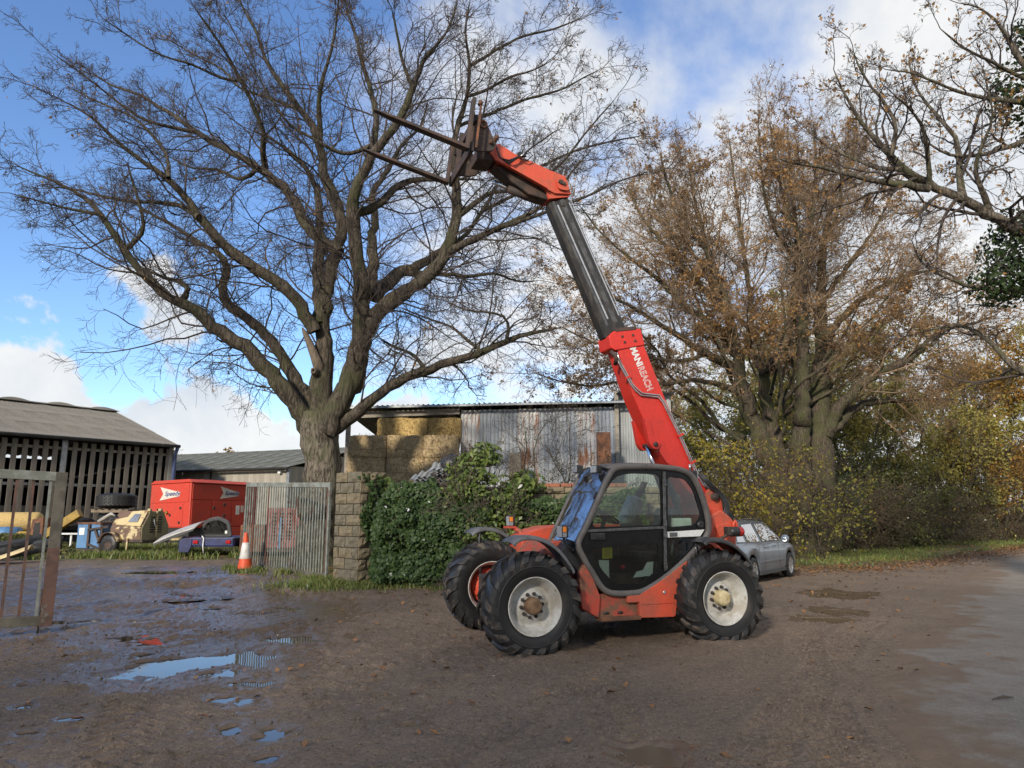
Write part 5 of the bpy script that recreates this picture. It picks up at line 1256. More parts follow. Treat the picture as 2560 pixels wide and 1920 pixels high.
for i, (x, y, h, s_, lf, nl, lb) in enumerate((
        (9.6, 30.6, 3.6, 5, 'bramble_leaf', 5000, 'tangled brown bramble bush at the foot of the many-stemmed oak, nearest the car'),
        (11.6, 30.2, 3.2, 5, 'bramble_leaf', 5000, 'brown bramble bush between the many-stemmed oak and the holly'),
        (15.4, 31.6, 3.6, 4.5, 'bramble_leaf', 5000, 'dull brown thicket just right of the holly'),
        (17.6, 33.6, 4.0, 5, 'olive_leaf', 6000, 'thicket with green tint at the middle of the verge'),
        (20.6, 36.0, 3.6, 5, 'bramble_leaf', 5000, 'brown thicket past the middle of the verge'),
        (23.4, 38.4, 3.6, 5, 'olive_leaf', 5000, 'greenish thicket near the far end of the verge'),
        (26.8, 41.4, 3.4, 5, 'bramble_leaf', 4500, 'far thicket where the lane bends away'),
        (30.6, 44.6, 3.4, 5, 'bramble_leaf', 4500, 'last thicket at the end of the lane'),
        (12.8, 34.5, 4.6, 6, 'bramble_leaf', 6000, 'tall dark thicket behind the holly'))):
    small_tree('bramble_bush', x, y, h, s_, 60 + i, lf, nl, .085, lb, HG, 9, 'twig_brown' if lf == 'bramble_leaf' else 'twig_dark', BR, 'bush', rad=.035)
small_tree('holly_bush', 13.4, 30.9, 3.4, 2.6, 71, 'dark_leaf', 9000, .085, 'dark glossy evergreen holly standing in the undergrowth', None, 6, 'twig_dark', BR, 'bush', rad=.04)
small_tree('lime_shrub', 11.3, 26.6, 4.6, 3.0, 72, 'lime_leaf', 1500, .10, 'young shrub with a spray of yellow-green leaves above the car bonnet', None, 4, 'twig_dark', BR, 'bush', rad=.03)
small_tree('yellow_shrub', 5.9, 21.6, 4.0, 3.4, 73, 'yellow_leaf', 6500, .085, 'bright yellow-leaved shrub behind the rear of the telehandler', None, 6, 'twig_dark', BR, 'bush', rad=.03)
small_tree('yellow_shrub', 8.0, 25.5, 4.4, 2.6, 74, 'yellow_leaf', 700, .09, 'tall thin shrub with sparse golden leaves between the tin shed and the many-stemmed oak', None, 5, 'twig_brown', BR, 'bush', rad=.03)
small_tree('wood_tree', 10.5, 41, 7.0, 7, 55, 'olive_leaf', 5000, .14, 'olive-brown tree close behind the stems of the many-stemmed oak', WG, 5, rad=.11)
small_tree('wood_tree', 22, 52, 16, 10, 56, 'gold_leaf', 18000, .19, 'highest golden crown at the back of the wood', WG, 5, rad=.16)
small_tree('wood_tree', 16.5, 48, 13, 9, 57, 'gold_leaf', 15000, .17, 'pale golden crown behind the right limbs of the many-stemmed oak', WG, 5, rad=.15)
small_tree('far_tree', -27, 62, 6.2, 6, 75, 'orange_leaf', 2600, .28, 'small golden tree top showing above the low shed roof', None, 4, rad=.14)
# bare thorn bush in front of the tin side
TH = [(10, .15, .8, 9, .2, .0, .5, .5, .010, 5), (6, .1, .85, 6, .32, -.02, .6, .55, .0055, 3), (5, .1, .9, 4, .36, 0, .55, .6, .0035, 3), (0, 0, 0, 3, .34, 0, 0, 0, .0028, 3)]
small_tree('thorn_bush', .95, 17.2, 4.1, 3.2, 76, 'bramble_leaf', 1400, .045, 'bare twisted thorn bush in front of the tin shed side', None, 5, 'twig_dark', TH, 'bush', rad=.035)
small_tree('thorn_bush', 2.2, 16.2, 2.8, 2.6, 77, 'bramble_leaf', 1600, .045, 'dense low bare thorn bush behind the telehandler windscreen', None, 8, 'twig_dark', TH, 'bush', rad=.022)

# --- ivy on the wall
g = np.random.default_rng(81)
iv = empty('ivy_hedge', (-1.0, 14.6, .2), label='thick dark ivy smothering the block wall beside the pier', cat='ivy')
def ivy_surface(n, seed):
    g = np.random.default_rng(seed)
    x = g.uniform(-2.95, 2.6, n); z = g.uniform(.18, 2.35, n)
    top = 2.05 + .42 * (fbm(x * 2.2, x * 0, 90, 3) - .5) * 2 + .25 * np.exp(-((x + 1.8) / .5) ** 2)
    left_edge = np.interp(z, [.2, 1.0, 1.7, 2.2], [-3.02, -2.85, -2.62, -2.5])
    keep = (z < top) & (x > left_edge + (g.random(n) - .5) * .25)
    bulge = (.35 + .45 * np.sin(np.clip((z - .1) / 2.2, 0, 1) * math.pi) ** .7) * (0.45 + 1.1 * fbm(x * 1.9, z * 2.2, 91, 3)) * sstep((x + 3.1) / .7)
    y = 14.74 - bulge - .12 * g.random(n) + .35 * (g.random(n) ** 4)
    p = np.stack([x, y, z], 1)[keep]
    gx_ = (fbm(x * 1.9 + .1, z * 2.2, 91, 3) - fbm(x * 1.9 - .1, z * 2.2, 91, 3)) * 2
    d = np.stack([-gx_ * 2 + g.normal(size=n) * .45, -np.ones(n), .35 + (z - 1.1) * .25 + g.normal(size=n) * .45], 1)[keep]
    return p, nrm(d)
p, d = ivy_surface(30000, 82)
v_, f_ = ivyleaves(p - np.array(iv.location), g.uniform(.03, .092, len(p)), d, g)
link('leaves', npmesh('leaves', v_, f_, 'ivy_leaf'), parent=iv, kind='stuff')
mb = MB()
for i in range(60):
    x = random.uniform(-2.5, 2.4); z = .15; pts = []
    for j in range(7): pts.append((x + 1.0, 14.86 - 14.6 - .12 * random.random(), z - .2)); x += random.uniform(-.15, .15); z += .3
    mb.tube(pts, .011, 5)
mb.build('stems', 'twig_dark', iv)
for nm, x0, y0, ln in (('a', -2.86, 14.36, 1.3), ('b', -2.72, 14.52, 1.9), ('c', -2.60, 14.64, 2.1)):
    n = int(260 * ln); t = g.random(n) ** .8
    pp = np.stack([x0 + .07 * np.sin(t * 9 + x0 * 7) + g.normal(size=n) * .05, y0 - .06 + .06 * np.sin(t * 9 + x0 * 7) + g.normal(size=n) * .04, 2.42 - t * ln], 1)
    dd = nrm(np.array([.6, -.75, .25]) + g.normal(size=(n, 3)) * .35)
    v_, f_ = ivyleaves(pp - np.array(iv.location), g.uniform(.04, .085, n), dd, g)
    link('hanging_strand', npmesh('hanging_strand', v_, f_, 'bush_leaf' if nm == 'c' else 'ivy_leaf'), parent=iv, kind='stuff')
# laurel-like bush growing over the wall
bu = small_tree('laurel_bush', -.35, 14.55, 2.75, 2.2, 83, None, 0, .1, 'bright green leafy bush growing up over the ivy-clad wall', None, 7, 'twig_dark', BR, 'bush', rad=.03)
cs = [(-.75, 14.35, 2.35, .62, .55, .55), (-.3, 14.2, 1.9, .75, .55, .6), (-1.05, 14.35, 2.0, .45, .45, .45), (.1, 14.2, 1.35, .7, .5, .6), (-.5, 14.05, 1.2, .6, .45, .5), (.55, 14.2, .9, .6, .5, .55), (-.55, 14.4, 2.75, .38, .4, .32), (.25, 14.3, 2.15, .45, .4, .35)]
p, d = ivy_cloud(cs, 9500, 84, .1)
cl_ = fbm(p[:, 0] * 4 + p[:, 1] * 2, p[:, 2] * 4, 85, 2); p, d = p[cl_ > .40], d[cl_ > .40]
v_, f_ = leafquads(p - np.array(bu.location), g.uniform(.07, .125, len(p)), nrm(d + g.normal(size=d.shape) * .55 + np.array([0, -.2, .3])), g, .5)
link('leaves', npmesh('leaves', v_, f_, 'bush_leaf'), parent=bu, kind='stuff')

# --- unseen trees added behind the viewpoint, crowns thinned, to shade the entrance
for i, (x_, y_, h_, lb) in enumerate(((-25, -11, 13.4, 'leafy roadside tree behind the viewpoint, furthest along the hedge to the left'), (-19, -9.5, 13.7, 'leafy roadside tree behind the viewpoint, fourth along the hedge'), (-13, -9.5, 13.4, 'leafy roadside tree behind the viewpoint, third along the hedge'), (-7.3, -9.5, 13.7, 'leafy roadside tree behind the viewpoint, second along the hedge'), (-1.6, -10, 13.4, 'leafy roadside tree behind the viewpoint, last before the lane'), (4.4, -10.5, 13.6, 'leafy roadside tree behind the viewpoint, first beyond the lane'), (10.4, -11, 13.2, 'leafy roadside tree behind the viewpoint, furthest to the right'))):
    g = np.random.default_rng(500 + i)
    rt = empty('shade_tree', (x_, y_, float(zg(x_, y_))), label=lb, cat='tree', group='roadside trees behind the viewpoint')
    MB().tube([(0, 0, -.1), (.1, .05, 2), (0, .1, 5), (.1, 0, 8), (0, 0, h_ - 2)], [.4, .3, .24, .16, .06], 9).build('trunk', 'oak_bark_dark', rt)
    p, d = ivy_cloud([(0, 0, 1.6, 3.2, 1.8, 1.7), (-.6, 0, 4.2, 3.3, 2.2, 2.2), (.7, .2, 6.8, 3.2, 2.4, 2.2), (-.4, -.2, 9.2, 2.9, 2.2, 1.9), (.2, 0, h_ - 1.5, 2.4, 1.7, 1.4)], 1900, 510 + i, .3)
    v_, f_ = leafquads(p, g.uniform(.22, .42, len(p)), None, g)
    link('crown', npmesh('crown', v_, f_, 'dark_leaf'), parent=rt)
# ------------------------------------------------------------------ telehandler
from mathutils.geometry import tessellate_polygon
def text_mesh(s, size, mat, bold=0.0, shear=0.0, ext=.0015, space=1.0):
    cu = bpy.data.curves.new('lettering', 'FONT'); cu.body = s; cu.size = size; cu.offset = bold; cu.shear = shear; cu.extrude = ext; cu.space_character = space
    ob = bpy.data.objects.new('lettering', cu)
    me = bpy.data.meshes.new_from_object(ob)
    bpy.data.objects.remove(ob); bpy.data.curves.remove(cu)
    me.materials.clear(); me.materials.append(MATS[mat]); me.name = 'lettering'
    return me
def plate_holes(outer, holes, y0, y1):
    """plate in x,z with holes, thickness y0..y1"""
    loops = [outer] + holes; mb = MB()
    flat = [p for lp in loops for p in lp]
    tri = tessellate_polygon([[Vector((x, z, 0)) for x, z in lp] for lp in loops])
    nn = len(flat)
    mb.v = [(x, y0, z) for x, z in flat] + [(x, y1, z) for x, z in flat]
    for t in tri:
        mb.f.append(list(t)); mb.f.append([i + nn for i in t][::-1])
    o = 0
    for lp in loops:
        k = len(lp)
        for i in range(k): mb.f.append([o + i, o + (i + 1) % k, nn + o + (i + 1) % k, nn + o + i])
        o += k
    mb.m = [0] * len(mb.f); mb.sm = [False] * len(mb.f)
    return mb
def smooth_loop(pts, n=4):
    out = []; k = len(pts)
    for i in range(k):
        p0, p1, p2, p3 = [Vector(pts[(i + j) % k]) for j in (-1, 0, 1, 2)]
        for s in range(n):
            t = s / n
            out.append(tuple(.5 * ((2 * p1) + (p2 - p0) * t + (2 * p0 - 5 * p1 + 4 * p2 - p3) * t * t + (-p0 + 3 * p1 - 3 * p2 + p3) * t ** 3)))
    return out
def fillet(pts, r, n=4):
    """round the corners of a 2D polygon"""
    out = []; k = len(pts)
    for i in range(k):
        a, b_, c = [Vector(pts[(i + j) % k]) for j in (-1, 0, 1)]
        u = (a - b_); v_ = (c - b_); d = min(r, u.length * .45, v_.length * .45)
        p = b_ + u.normalized() * d; q = b_ + v_.normalized() * d
        for s in range(n + 1):
            t = s / n; out.append(tuple((1 - t) ** 2 * p + 2 * t * (1 - t) * b_ + t * t * q))
    return out
TH_ = empty('telehandler', (.21, 8.73, 0), R(19.5), label='red telescopic handler with raised black boom and rusty pallet forks', cat='telehandler')

# wheels -------------------------------------------------------------
def tyre_mesh(Rt=.60, W=.23, rim=.335, lug=.034, N=19):
    mb = MB(); mb.smooth = True
    prof = [(-.165, rim - .005), (-.20, rim + .015), (-.222, rim + .07), (-.232, rim + .13), (-.226, Rt - .085), (-.205, Rt - .035), (-.16, Rt - .012), (-.08, Rt), (0, Rt + .003)]
    prof = prof + [(-a, r) for a, r in prof[-2::-1]]
    mb.lathe(prof, 64)
    # side rib
    mb.cur = 0
    mb.lathe([(-.2325, rim + .118), (-.2375, rim + .124), (-.2375, rim + .134), (-.2325, rim + .14)], 64)
    mb.smooth = False; mb.cur = 1
    # crossing shoulder lugs
    path = [(0.02, Rt + .003), (.06, Rt + .001), (.11, Rt - .005), (.16, Rt - .012), (.20, Rt - .034), (.222, Rt - .075), (.230, Rt - .125)]
    hgt = [lug, lug, lug, lug * 1.02, lug * .95, lug * .55, .002]
    wid = [.055, .06, .068, .08, .09, .095, .085]
    for sd in (-1, 1):
        for i in range(N):
            ph0 = 2 * math.pi * (i + (.5 if sd > 0 else 0)) / N
            rows = []
            for s, ((a, r), h, w) in enumerate(zip(path, hgt, wid)):
                ph = ph0 + .052 * s * 1.15
                dw = w / r / 2
                # outward normal turns from radial to sideways over the shoulder
                nt_ = [0, 0, .05, .25, .75, 1.2, 1.45][s]
                rr = r + h * math.cos(nt_); aa = a + h * math.sin(nt_)
                def P(ang, rad, ax): return (rad * math.cos(ang), sd * ax, rad * math.sin(ang))
                rows.append([P(ph - dw * 1.18, r - .004, a), P(ph - dw, rr, aa), P(ph + dw, rr, aa), P(ph + dw * 1.18, r - .004, a)])
            mb.sheet(rows)
            mb.add([rows[0][0], rows[0][1], rows[0][2], rows[0][3]], [(0, 1, 2, 3)])
    return mb.mesh('tyre', ['tyre_rubber', 'tread_rubber'])
ME_TYRE = tyre_mesh()
def rim_mesh():
    mb = MB()
    mb.lathe([(-.150, .300), (-.195, .338), (-.208, .346), (-.212, .338), (-.203, .328), (-.182, .322), (-.175, .306), (-.140, .302), (-.132, .286), (-.092, .282), (-.084, .266), (-.046, .262), (-.036, .245),
              (-.036, .215), (-.062, .19), (-.075, .165), (-.075, .06), (-.05, .0)], 56)
    mb.lathe([(-.03, .28), (.05, .285), (.14, .30), (.195, .335), (.21, .345), (.20, .35), (-.20, .35)], 56)
    return mb.mesh('rim', 'rim_white')
ME_RIM = rim_mesh()
ME_NUT = MB().lathe([(-.045, .0), (-.045, .014), (-.03, .020), (0, .023)], 6).mesh('wheel_nut', 'rust_dark')
ME_SPOT = MB().lathe([(-.06, 0), (-.06, .014), (0, .02)], 10).mesh('valve', 'rim_white')
def wheel(nm, x, y, z, far, hub, spin):
    w = empty(nm, (x, y, z), parent=TH_, rot=(0, spin, math.pi if far else 0))
    link('tyre', ME_TYRE, parent=w); link('rim', ME_RIM, parent=w)
    mb = MB(); mb.lathe([(-.205, 0), (-.205, .06), (-.195, .092), (-.165, .100), (-.07, .104)], 20); mb.build('hub_cap', hub, w)
    for i in range(10):
        a = 2 * math.pi * i / 10 + .2
        o = link('wheel_nut', ME_NUT, parent=w, loc=(.138 * math.cos(a), -.075, .138 * math.sin(a)))
    o = link('valve', ME_SPOT, parent=w, loc=(-.27, -.06, -.06))
    mb = MB(); mb.lathe([(-.02, .255), (.05, .25), (.07, .20), (.16, .17), (.20, .12), (.30, .11)], 18)
    for i in range(6):
        a = i * math.pi / 3; mb.box((.21 * math.cos(a), .06, .21 * math.sin(a)), (.05, .08, .05), (0, -a, 0))
    mb.build('hub_reducer', 'red_old', w)
    return w
wheel('front_wheel', .08, .225, .588, False, 'mud_cake', .1)
wheel('rear_wheel', 2.76, .225, .575, False, 'cream_cake', .7)
wheel('front_wheel', .06, 1.83, .66, True, 'mud_cake', .4)
wheel('rear_wheel', 2.74, 1.83, .60, True, 'mud_cake', .2)
MB().cyl((.08, .35, .60), (.06, 1.72, .65), .085, 14).box((.07, 1.03, .62), (.32, .36, .3)).build('front_axle', 'red_muddy', TH_, bevel=.02)
MB().cyl((2.75, .35, .58), (2.75, 1.7, .6), .085, 14).box((2.75, 1.03, .6), (.32, .36, .3)).build('rear_axle', 'red_muddy', TH_, bevel=.02)

# chassis ------------------------------------------------------------
MB().bbox((-.2, .62, .50), (3.25, 1.45, .86)).bbox((.55, .55, .42), (2.3, 1.5, .6)).build('chassis_frame', 'rust_dark', TH_, bevel=.02)
MB().plate([(.775, .93), (.80, .50), (1.04, .374), (1.065, .64), (1.0, .80), (.93, .95), (.86, 1.05)], .27, .36).build('front_skirt', 'red_muddy', TH_, bevel=.015)
MB().plate([(1.05, .36), (1.61, .35), (1.61, .66), (1.07, .66)], .315, .40).build('step_panel', 'red_muddy', TH_, bevel=.008)
mb = MB().bbox((1.05, .235, .335), (1.62, .40, .385)); mb.build('step_tread', 'rust', TH_, bevel=.008)
MB().bbox((1.44, .255, .545), (1.62, .33, .645)).build('step_bracket', 'red_paint', TH_, bevel=.015)
for x_ in (1.16, 1.36): MB().tube([(x_ - .035, .318, .425), (x_ + .035, .318, .425)], .017, 8).build('step_slot', 'black_plastic', TH_)
MB().plate(fillet([(1.61, .355), (2.135, .345), (2.165, .50), (2.20, .60), (2.26, .80), (2.36, 1.06), (1.93, .80), (1.61, .64)], .03), .25, .36).build('rear_skirt', 'red_paint', TH_, bevel=.012)
MB().lathe([(0, .022), (-.008, .022), (-.012, .012), (-.004, 0)], 14, c=(1.98, .25, .66)).build('filler_lock', 'chrome_worn', TH_)
MB().box((1.88, .247, .52), (.5, .006, .006)).build('panel_crease', 'red_muddy', TH_)
# rear body
RB = fillet([(2.42, .95), (2.68, 1.10), (2.86, 1.30), (2.97, 1.62), (3.19, 1.73), (3.36, 1.61), (3.43, 1.51), (3.43, 1.24), (3.30, 1.0), (3.25, .55), (2.5, .55)], .05, 3)
MB().plate(RB, .62, 1.75).build('rear_body', 'red_paint', TH_, bevel=.03, seg=3)
MB().plate(fillet([(3.06, 1.50), (3.30, 1.545), (3.38, 1.46), (3.37, 1.20), (3.26, 1.19), (3.12, 1.34)], .05, 3), .595, .64).build('rear_cover', 'red_paint', TH_, bevel=.02, seg=3)
MB().tube([(3.36, .58, 1.44), (3.36, .58, 1.53), (3.385, .58, 1.56), (3.41, .58, 1.53), (3.41, .58, 1.44)], .022, 8).build('lifting_eye', 'red_paint', TH_)
MB().plate([(2.36, .62), (2.46, .62), (2.62, .98), (2.86, 1.22), (2.80, 1.26), (2.52, 1.10), (2.36, 1.02)], .34, .66).build('inner_arch', 'red_old', TH_, bevel=.01)
for y_ in (.86, 1.42):
    MB().plate(fillet([(2.95, 1.55), (3.10, 1.97), (3.22, 2.05), (3.36, 1.97), (3.42, 1.55)], .08, 4), y_, y_ + .05).build('pivot_bracket', 'red_paint', TH_, bevel=.01)
MB().cyl((3.24, .80, 1.91), (3.24, 1.54, 1.91), .055, 14).build('pivot_pin', 'rust_dark', TH_)
for i, (dx_, r_) in enumerate(((0, .017), (.04, .019), (.085, .017), (.12, .015))):
    MB().tube([(2.98 + dx_ * .3, .84 - i * .012, 2.24), (3.14 + dx_ * .6, .82 - i * .012, 2.06), (3.32 + dx_ * .6, .82, 1.93), (3.40 + dx_ * .5, .80, 1.78), (3.34 + dx_ * .7, .80, 1.62), (3.2 + dx_, .84, 1.52)], r_, 8).build('hydraulic_hose', 'black_plastic', TH_)
MB().plate([(3.36, 1.63), (3.42, 1.80), (3.56, 1.78), (3.70, 1.60), (3.66, 1.54), (3.46, 1.54)], 1.0, 1.5).build('rear_grille', 'black_plastic', TH_, bevel=.02)
# engine bonnet on the far side
HB = fillet([(.40, .70), (.44, 1.33), (.58, 1.42), (.86, 1.485), (1.6, 1.51), (2.45, 1.50), (2.62, 1.35), (2.66, .70)], .05, 3)
MB().plate(HB, 1.45, 2.03).build('engine_bonnet', 'red_paint', TH_, bevel=.05, seg=3)
# exhaust
MB().tube([(2.08, 1.52, 1.46), (2.13, 1.52, 1.55), (2.31, 1.52, 1.86), (2.335, 1.52, 1.90)], [.11, .14, .14, .08], 18).build('silencer', 'muffler', TH_)
MB().tube([(2.32, 1.52, 1.87), (2.42, 1.52, 2.04), (2.47, 1.52, 2.13)], .048, 12).build('exhaust_pipe', 'rust_dark', TH_)
# nose in front of the cab
MB().plate(fillet([(.30, .62), (.36, 1.10), (.48, 1.30), (.72, 1.33), (.90, 1.28), (.92, .62)], .04, 3), .60, 1.45).build('nose_panel', 'red_muddy', TH_, bevel=.03)
MB().plate([(.56, 1.20), (.70, 1.345), (.83, 1.30), (.93, 1.08), (1.0, .88), (.86, .84), (.78, .96)], .36, 1.0).build('cab_apron', 'black_plastic', TH_, bevel=.015)

# cab ----------------------------------------------------------------
CABP = [(.748, 1.30), (.876, 1.538), (1.065, 1.903), (1.215, 2.180), (1.345, 2.292), (1.666, 2.318), (2.057, 2.316), (2.40, 2.268), (2.577, 2.129), (2.713, 1.805), (2.762, 1.525), (2.714, 1.354), (2.5, 1.147), (2.268, .965), (1.993, .789), (1.726, .662), (1.538, .634), (1.24, .645), (1.083, .72), (.952, .901), (.823, 1.101)]
NEAR, FAR = .30, 1.0
cabl = smooth_loop([(x_, z_) for x_, z_ in CABP], 4)
def loop_frame(y, r, name):
    cen = Vector((1.75, 1.5)); mb = MB(); vs = []
    k = len(cabl); prof = [(-.052, -.03), (-.052, .025), (-.03, .045), (.008, .045), (.022, .03), (.022, -.03)]
    rows_ = []
    for i in range(k):
        a = Vector(cabl[i - 1]); c = Vector(cabl[(i + 1) % k]); t = (c - a).normalized(); nn = Vector((t.y, -t.x))
        p = Vector(cabl[i])
        if (p - cen).dot(nn) < 0: nn = -nn
        # profile: u along the outward normal (0 is the outer edge), w towards the viewer
        rows_.append([(p.x + nn.x * (u - .012), y - w, p.y + nn.y * (u - .012)) for u, w in prof])
    rows_.append(rows_[0])
    rows_ = [r_ + [r_[0]] for r_ in rows_]
    mb.smooth = True; mb.sheet(rows_)
    return mb.build(name, 'cab_frame', TH_)
loop_frame(NEAR, .045, 'cab_side_frame'); loop_frame(FAR, .04, 'cab_side_frame')
def shrink(pts, d):
    cen = Vector((1.75, 1.5)); out = []; k = len(pts)
    for i in range(k):
        a = Vector(pts[i - 1]); c = Vector(pts[(i + 1) % k]); t = (c - a).normalized(); nn = Vector((t.y, -t.x)); p = Vector(pts[i])
        if (p - cen).dot(nn) < 0: nn = -nn
        out.append(tuple(p - nn * d))
    return out
WU = fillet([(.985, 1.50), (1.0, 1.66), (1.23, 2.03), (1.345, 2.158), (1.55, 2.20), (1.97, 2.197), (2.012, 2.14), (2.005, 1.525)], .07)
WR = fillet([(2.105, 1.49), (2.13, 2.165), (2.40, 2.14), (2.525, 1.99), (2.632, 1.65), (2.535, 1.52)], .06)
WL = fillet([(.955, 1.24), (1.945, 1.285), (1.945, .955), (1.665, .775), (1.285, .785), (1.10, .975)], .05)
WB_ = fillet([(2.09, 1.345), (2.60, 1.355), (2.46, 1.215), (2.09, .965)], .04)
inner = shrink(cabl, .05)
plate_holes(inner, [WU, WR, WL, WB_], .305, .325).build('door_panel', 'black_gloss', TH_)
for nm, w, mt in (('door_window', WU, 'cab_glass'), ('quarter_window', WR, 'cab_glass'), ('lower_door_glass', WL, 'door_glass'), ('lower_quarter_glass', WB_, 'door_glass')):
    cx_ = sum(p[0] for p in w) / len(w); cz_ = sum(p[1] for p in w) / len(w)
    big = [(cx_ + (x_ - cx_) * 1.02, cz_ + (z_ - cz_) * 1.02) for x_, z_ in w]
    mb = MB(); mb.add([(x_, .316, z_) for x_, z_ in big], [tuple(range(len(big)))]); mb.build(nm, mt, TH_)
MB().beam((.895, .290, 1.455), (2.035, .290, 1.490), .02, .034).build('door_rail', 'door_grey', TH_, bevel=.004)
MB().beam((2.066, .290, 2.235), (2.035, .290, .93), .02, .042, up=(1, 0, 0)).build('door_pillar', 'door_grey', TH_, bevel=.004)
for z_ in (2.08, 1.545, 1.40, .99): MB().box((2.045 + (z_ - 1.5) * .024, .276, z_), (.05, .03, .085)).build('hinge', 'door_grey', TH_, bevel=.006)
MB().box((1.05, .288, 1.385), (.21, .025, .085)).box((1.075, .272, 1.39), (.10, .014, .05)).build('door_handle', 'black_plastic', TH_, bevel=.012)
MB().plate([(2.085, 1.432), (2.672, 1.458), (2.60, 1.368), (2.08, 1.358)], .296, .303).build('white_band', 'white_paint', TH_)
MB().plate([(2.12, 1.366), (2.24, 1.368), (2.242, 1.425), (2.122, 1.424)], .292, .2955).build('band_sticker', 'fender_grey', TH_)
MB().lathe([(0, .055), (-.02, .055), (-.035, .03), (-.02, 0)], 16, c=(2.61, .30, 1.52)).build('speaker_knob', 'black_plastic', TH_)
# windscreen, roof, rear
nearc = [(.73, 1.20), (.80, 1.36), (.90, 1.55), (1.085, 1.905), (1.235, 2.175), (1.33, 2.262)]
rows_ = []
for (x_, z_) in nearc: rows_.append([(x_ - .10 * math.sin(math.pi * min(1, t * .62)), .335 + (FAR - .335) * t, z_ + .03 * t) for t in np.linspace(0, 1, 8)])
mb = MB(); mb.smooth = True; mb.sheet(rows_); mb.build('windscreen', 'cab_glass', TH_)
mb = MB(); mb.tube([rows_[i][-1] for i in range(len(rows_))], .022, 8); mb.build('far_pillar', 'cab_frame', TH_)
mb = MB(); mb.tube([rows_[0][j] for j in range(8)], .018, 6); mb.build('windscreen_seal', 'black_plastic', TH_)
mb = MB(); mb.smooth = True
mb.sheet([[(x_, y_, z_ + .035 * math.sin(math.pi * (y_ - .3) / .7)) for y_ in np.linspace(.30, 1.0, 7)] for x_, z_ in ((1.24, 2.262), (1.345, 2.292), (1.66, 2.315), (2.05, 2.313), (2.38, 2.272))])
mb.build('roof', 'cab_frame', TH_, solid=.03)
mb = MB(); mb.smooth = True
mb.sheet([[(x_, y_, z_) for y_ in (.33, .97)] for x_, z_ in ((2.46, 2.24), (2.577, 2.13), (2.713, 1.80), (2.755, 1.53))]); mb.build('rear_window', 'cab_glass', TH_)
mb = MB(); mb.sheet([[(x_, y_, z_) for y_ in (.33, .97)] for x_, z_ in ((2.755, 1.53), (2.70, 1.36), (2.5, 1.16), (2.26, .98), (1.98, .80), (1.72, .675), (1.24, .66), (1.09, .74), (.96, .91), (.83, 1.11), (.76, 1.27))]); mb.build('cab_tub', 'black_plastic', TH_, solid=.02)
mb = MB(); mb.sheet([[(x_, .975, z_) for x_ in (.95, 2.66)] for z_ in (.72, 1.38)]); mb.build('cab_far_side', 'black_plastic', TH_, solid=.02)
# inside
mb = MB(); mb.box((1.98, .66, 1.10), (.5, .48, .13)); mb.box((2.26, .66, 1.44), (.13, .46, .62), (0, R(12), 0)); mb.build('seat', 'black_plastic', TH_, bevel=.05, seg=3)
mk('seat_cloth', (0.035, 0.045, 0.055), (0.05, 0.06, 0.07), 8, rough=0.8)
MB().box((2.21, .60, 1.60), (.12, .36, .30), (0, R(12), 0)).build('seat_headrest', 'seat_cloth', TH_, bevel=.05, seg=3)
MB().tube([(2.0, .6, .75), (1.98, .6, 1.04)], .1, 10).build('seat_post', 'black_plastic', TH_)
mb = MB()
sw = [(1.36 + .19 * math.cos(t) * math.cos(R(28)), .66 + .19 * math.sin(t), 1.63 + -.19 * math.cos(t) * math.sin(R(28))) for t in np.linspace(0, 2 * math.pi, 25)[:-1]]
mb.tube(sw, .014, 7, closed=True); mb.tube([(1.36, .66, 1.62), (1.22, .66, 1.30), (1.1, .66, 1.0)], .03, 8); mb.beam(sw[0], sw[12], .02, .03); mb.beam(sw[6], sw[18], .02, .03)
mb.build('steering_wheel', 'black_plastic', TH_)
MB().plate([(.84, 1.18), (.86, 1.36), (1.02, 1.46), (1.20, 1.40), (1.16, 1.05), (1.05, .85)], .5, .95).build('dashboard', 'black_plastic', TH_, bevel=.03)
MB().plate([(1.42, 1.49), (1.44, 1.545), (1.62, 1.56), (1.66, 1.62), (1.73, 1.62), (1.76, 1.50)], .345, .40).build('arm_console', 'black_plastic', TH_, bevel=.01)
MB().tube([(1.62, .72, 1.1), (1.60, .72, 1.32)], .012, 6).tube([(1.60, .72, 1.32), (1.60, .72, 1.37)], .026, 8).build('control_lever', 'black_plastic', TH_)
MB().plate([(1.135, 1.10), (1.275, 1.105), (1.275, 1.265), (1.135, 1.26)], .332, .336).build('yellow_notice', 'sticker_yellow', TH_)
MB().plate([(1.10, .93), (1.225, .85), (1.225, 1.08), (1.08, 1.085)], .332, .336).build('white_notice', 'sticker_white', TH_)
for i in range(6): MB().box((1.21, .330, 1.13 + i * .022), (.10, .002, .006)).build('notice_line', 'black_plastic', TH_)
MB().add([(1.63, .44, .84), (1.90, .40, .86), (1.93, .42, 1.04), (1.85, .45, 1.03), (1.79, .46, .93), (1.70, .47, .91)], [(0, 1, 2, 3, 4, 5)]).build('cloth_rag', 'sticker_white', TH_, solid=.015)
MB().lathe([(0, .03), (-.03, .03), (-.04, 0)], 12, c=(1.48, .45, .98)).build('red_knob', 'red_lens', TH_)
MB().box((2.38, .45, 1.55), (.28, .18, .12)).build('side_box', 'sticker_white', TH_, bevel=.015)
MB().tube([(2.22, .46, 1.10), (2.26, .46, 1.32)], .035, 10).build('seat_bellows', 'galvanised', TH_)
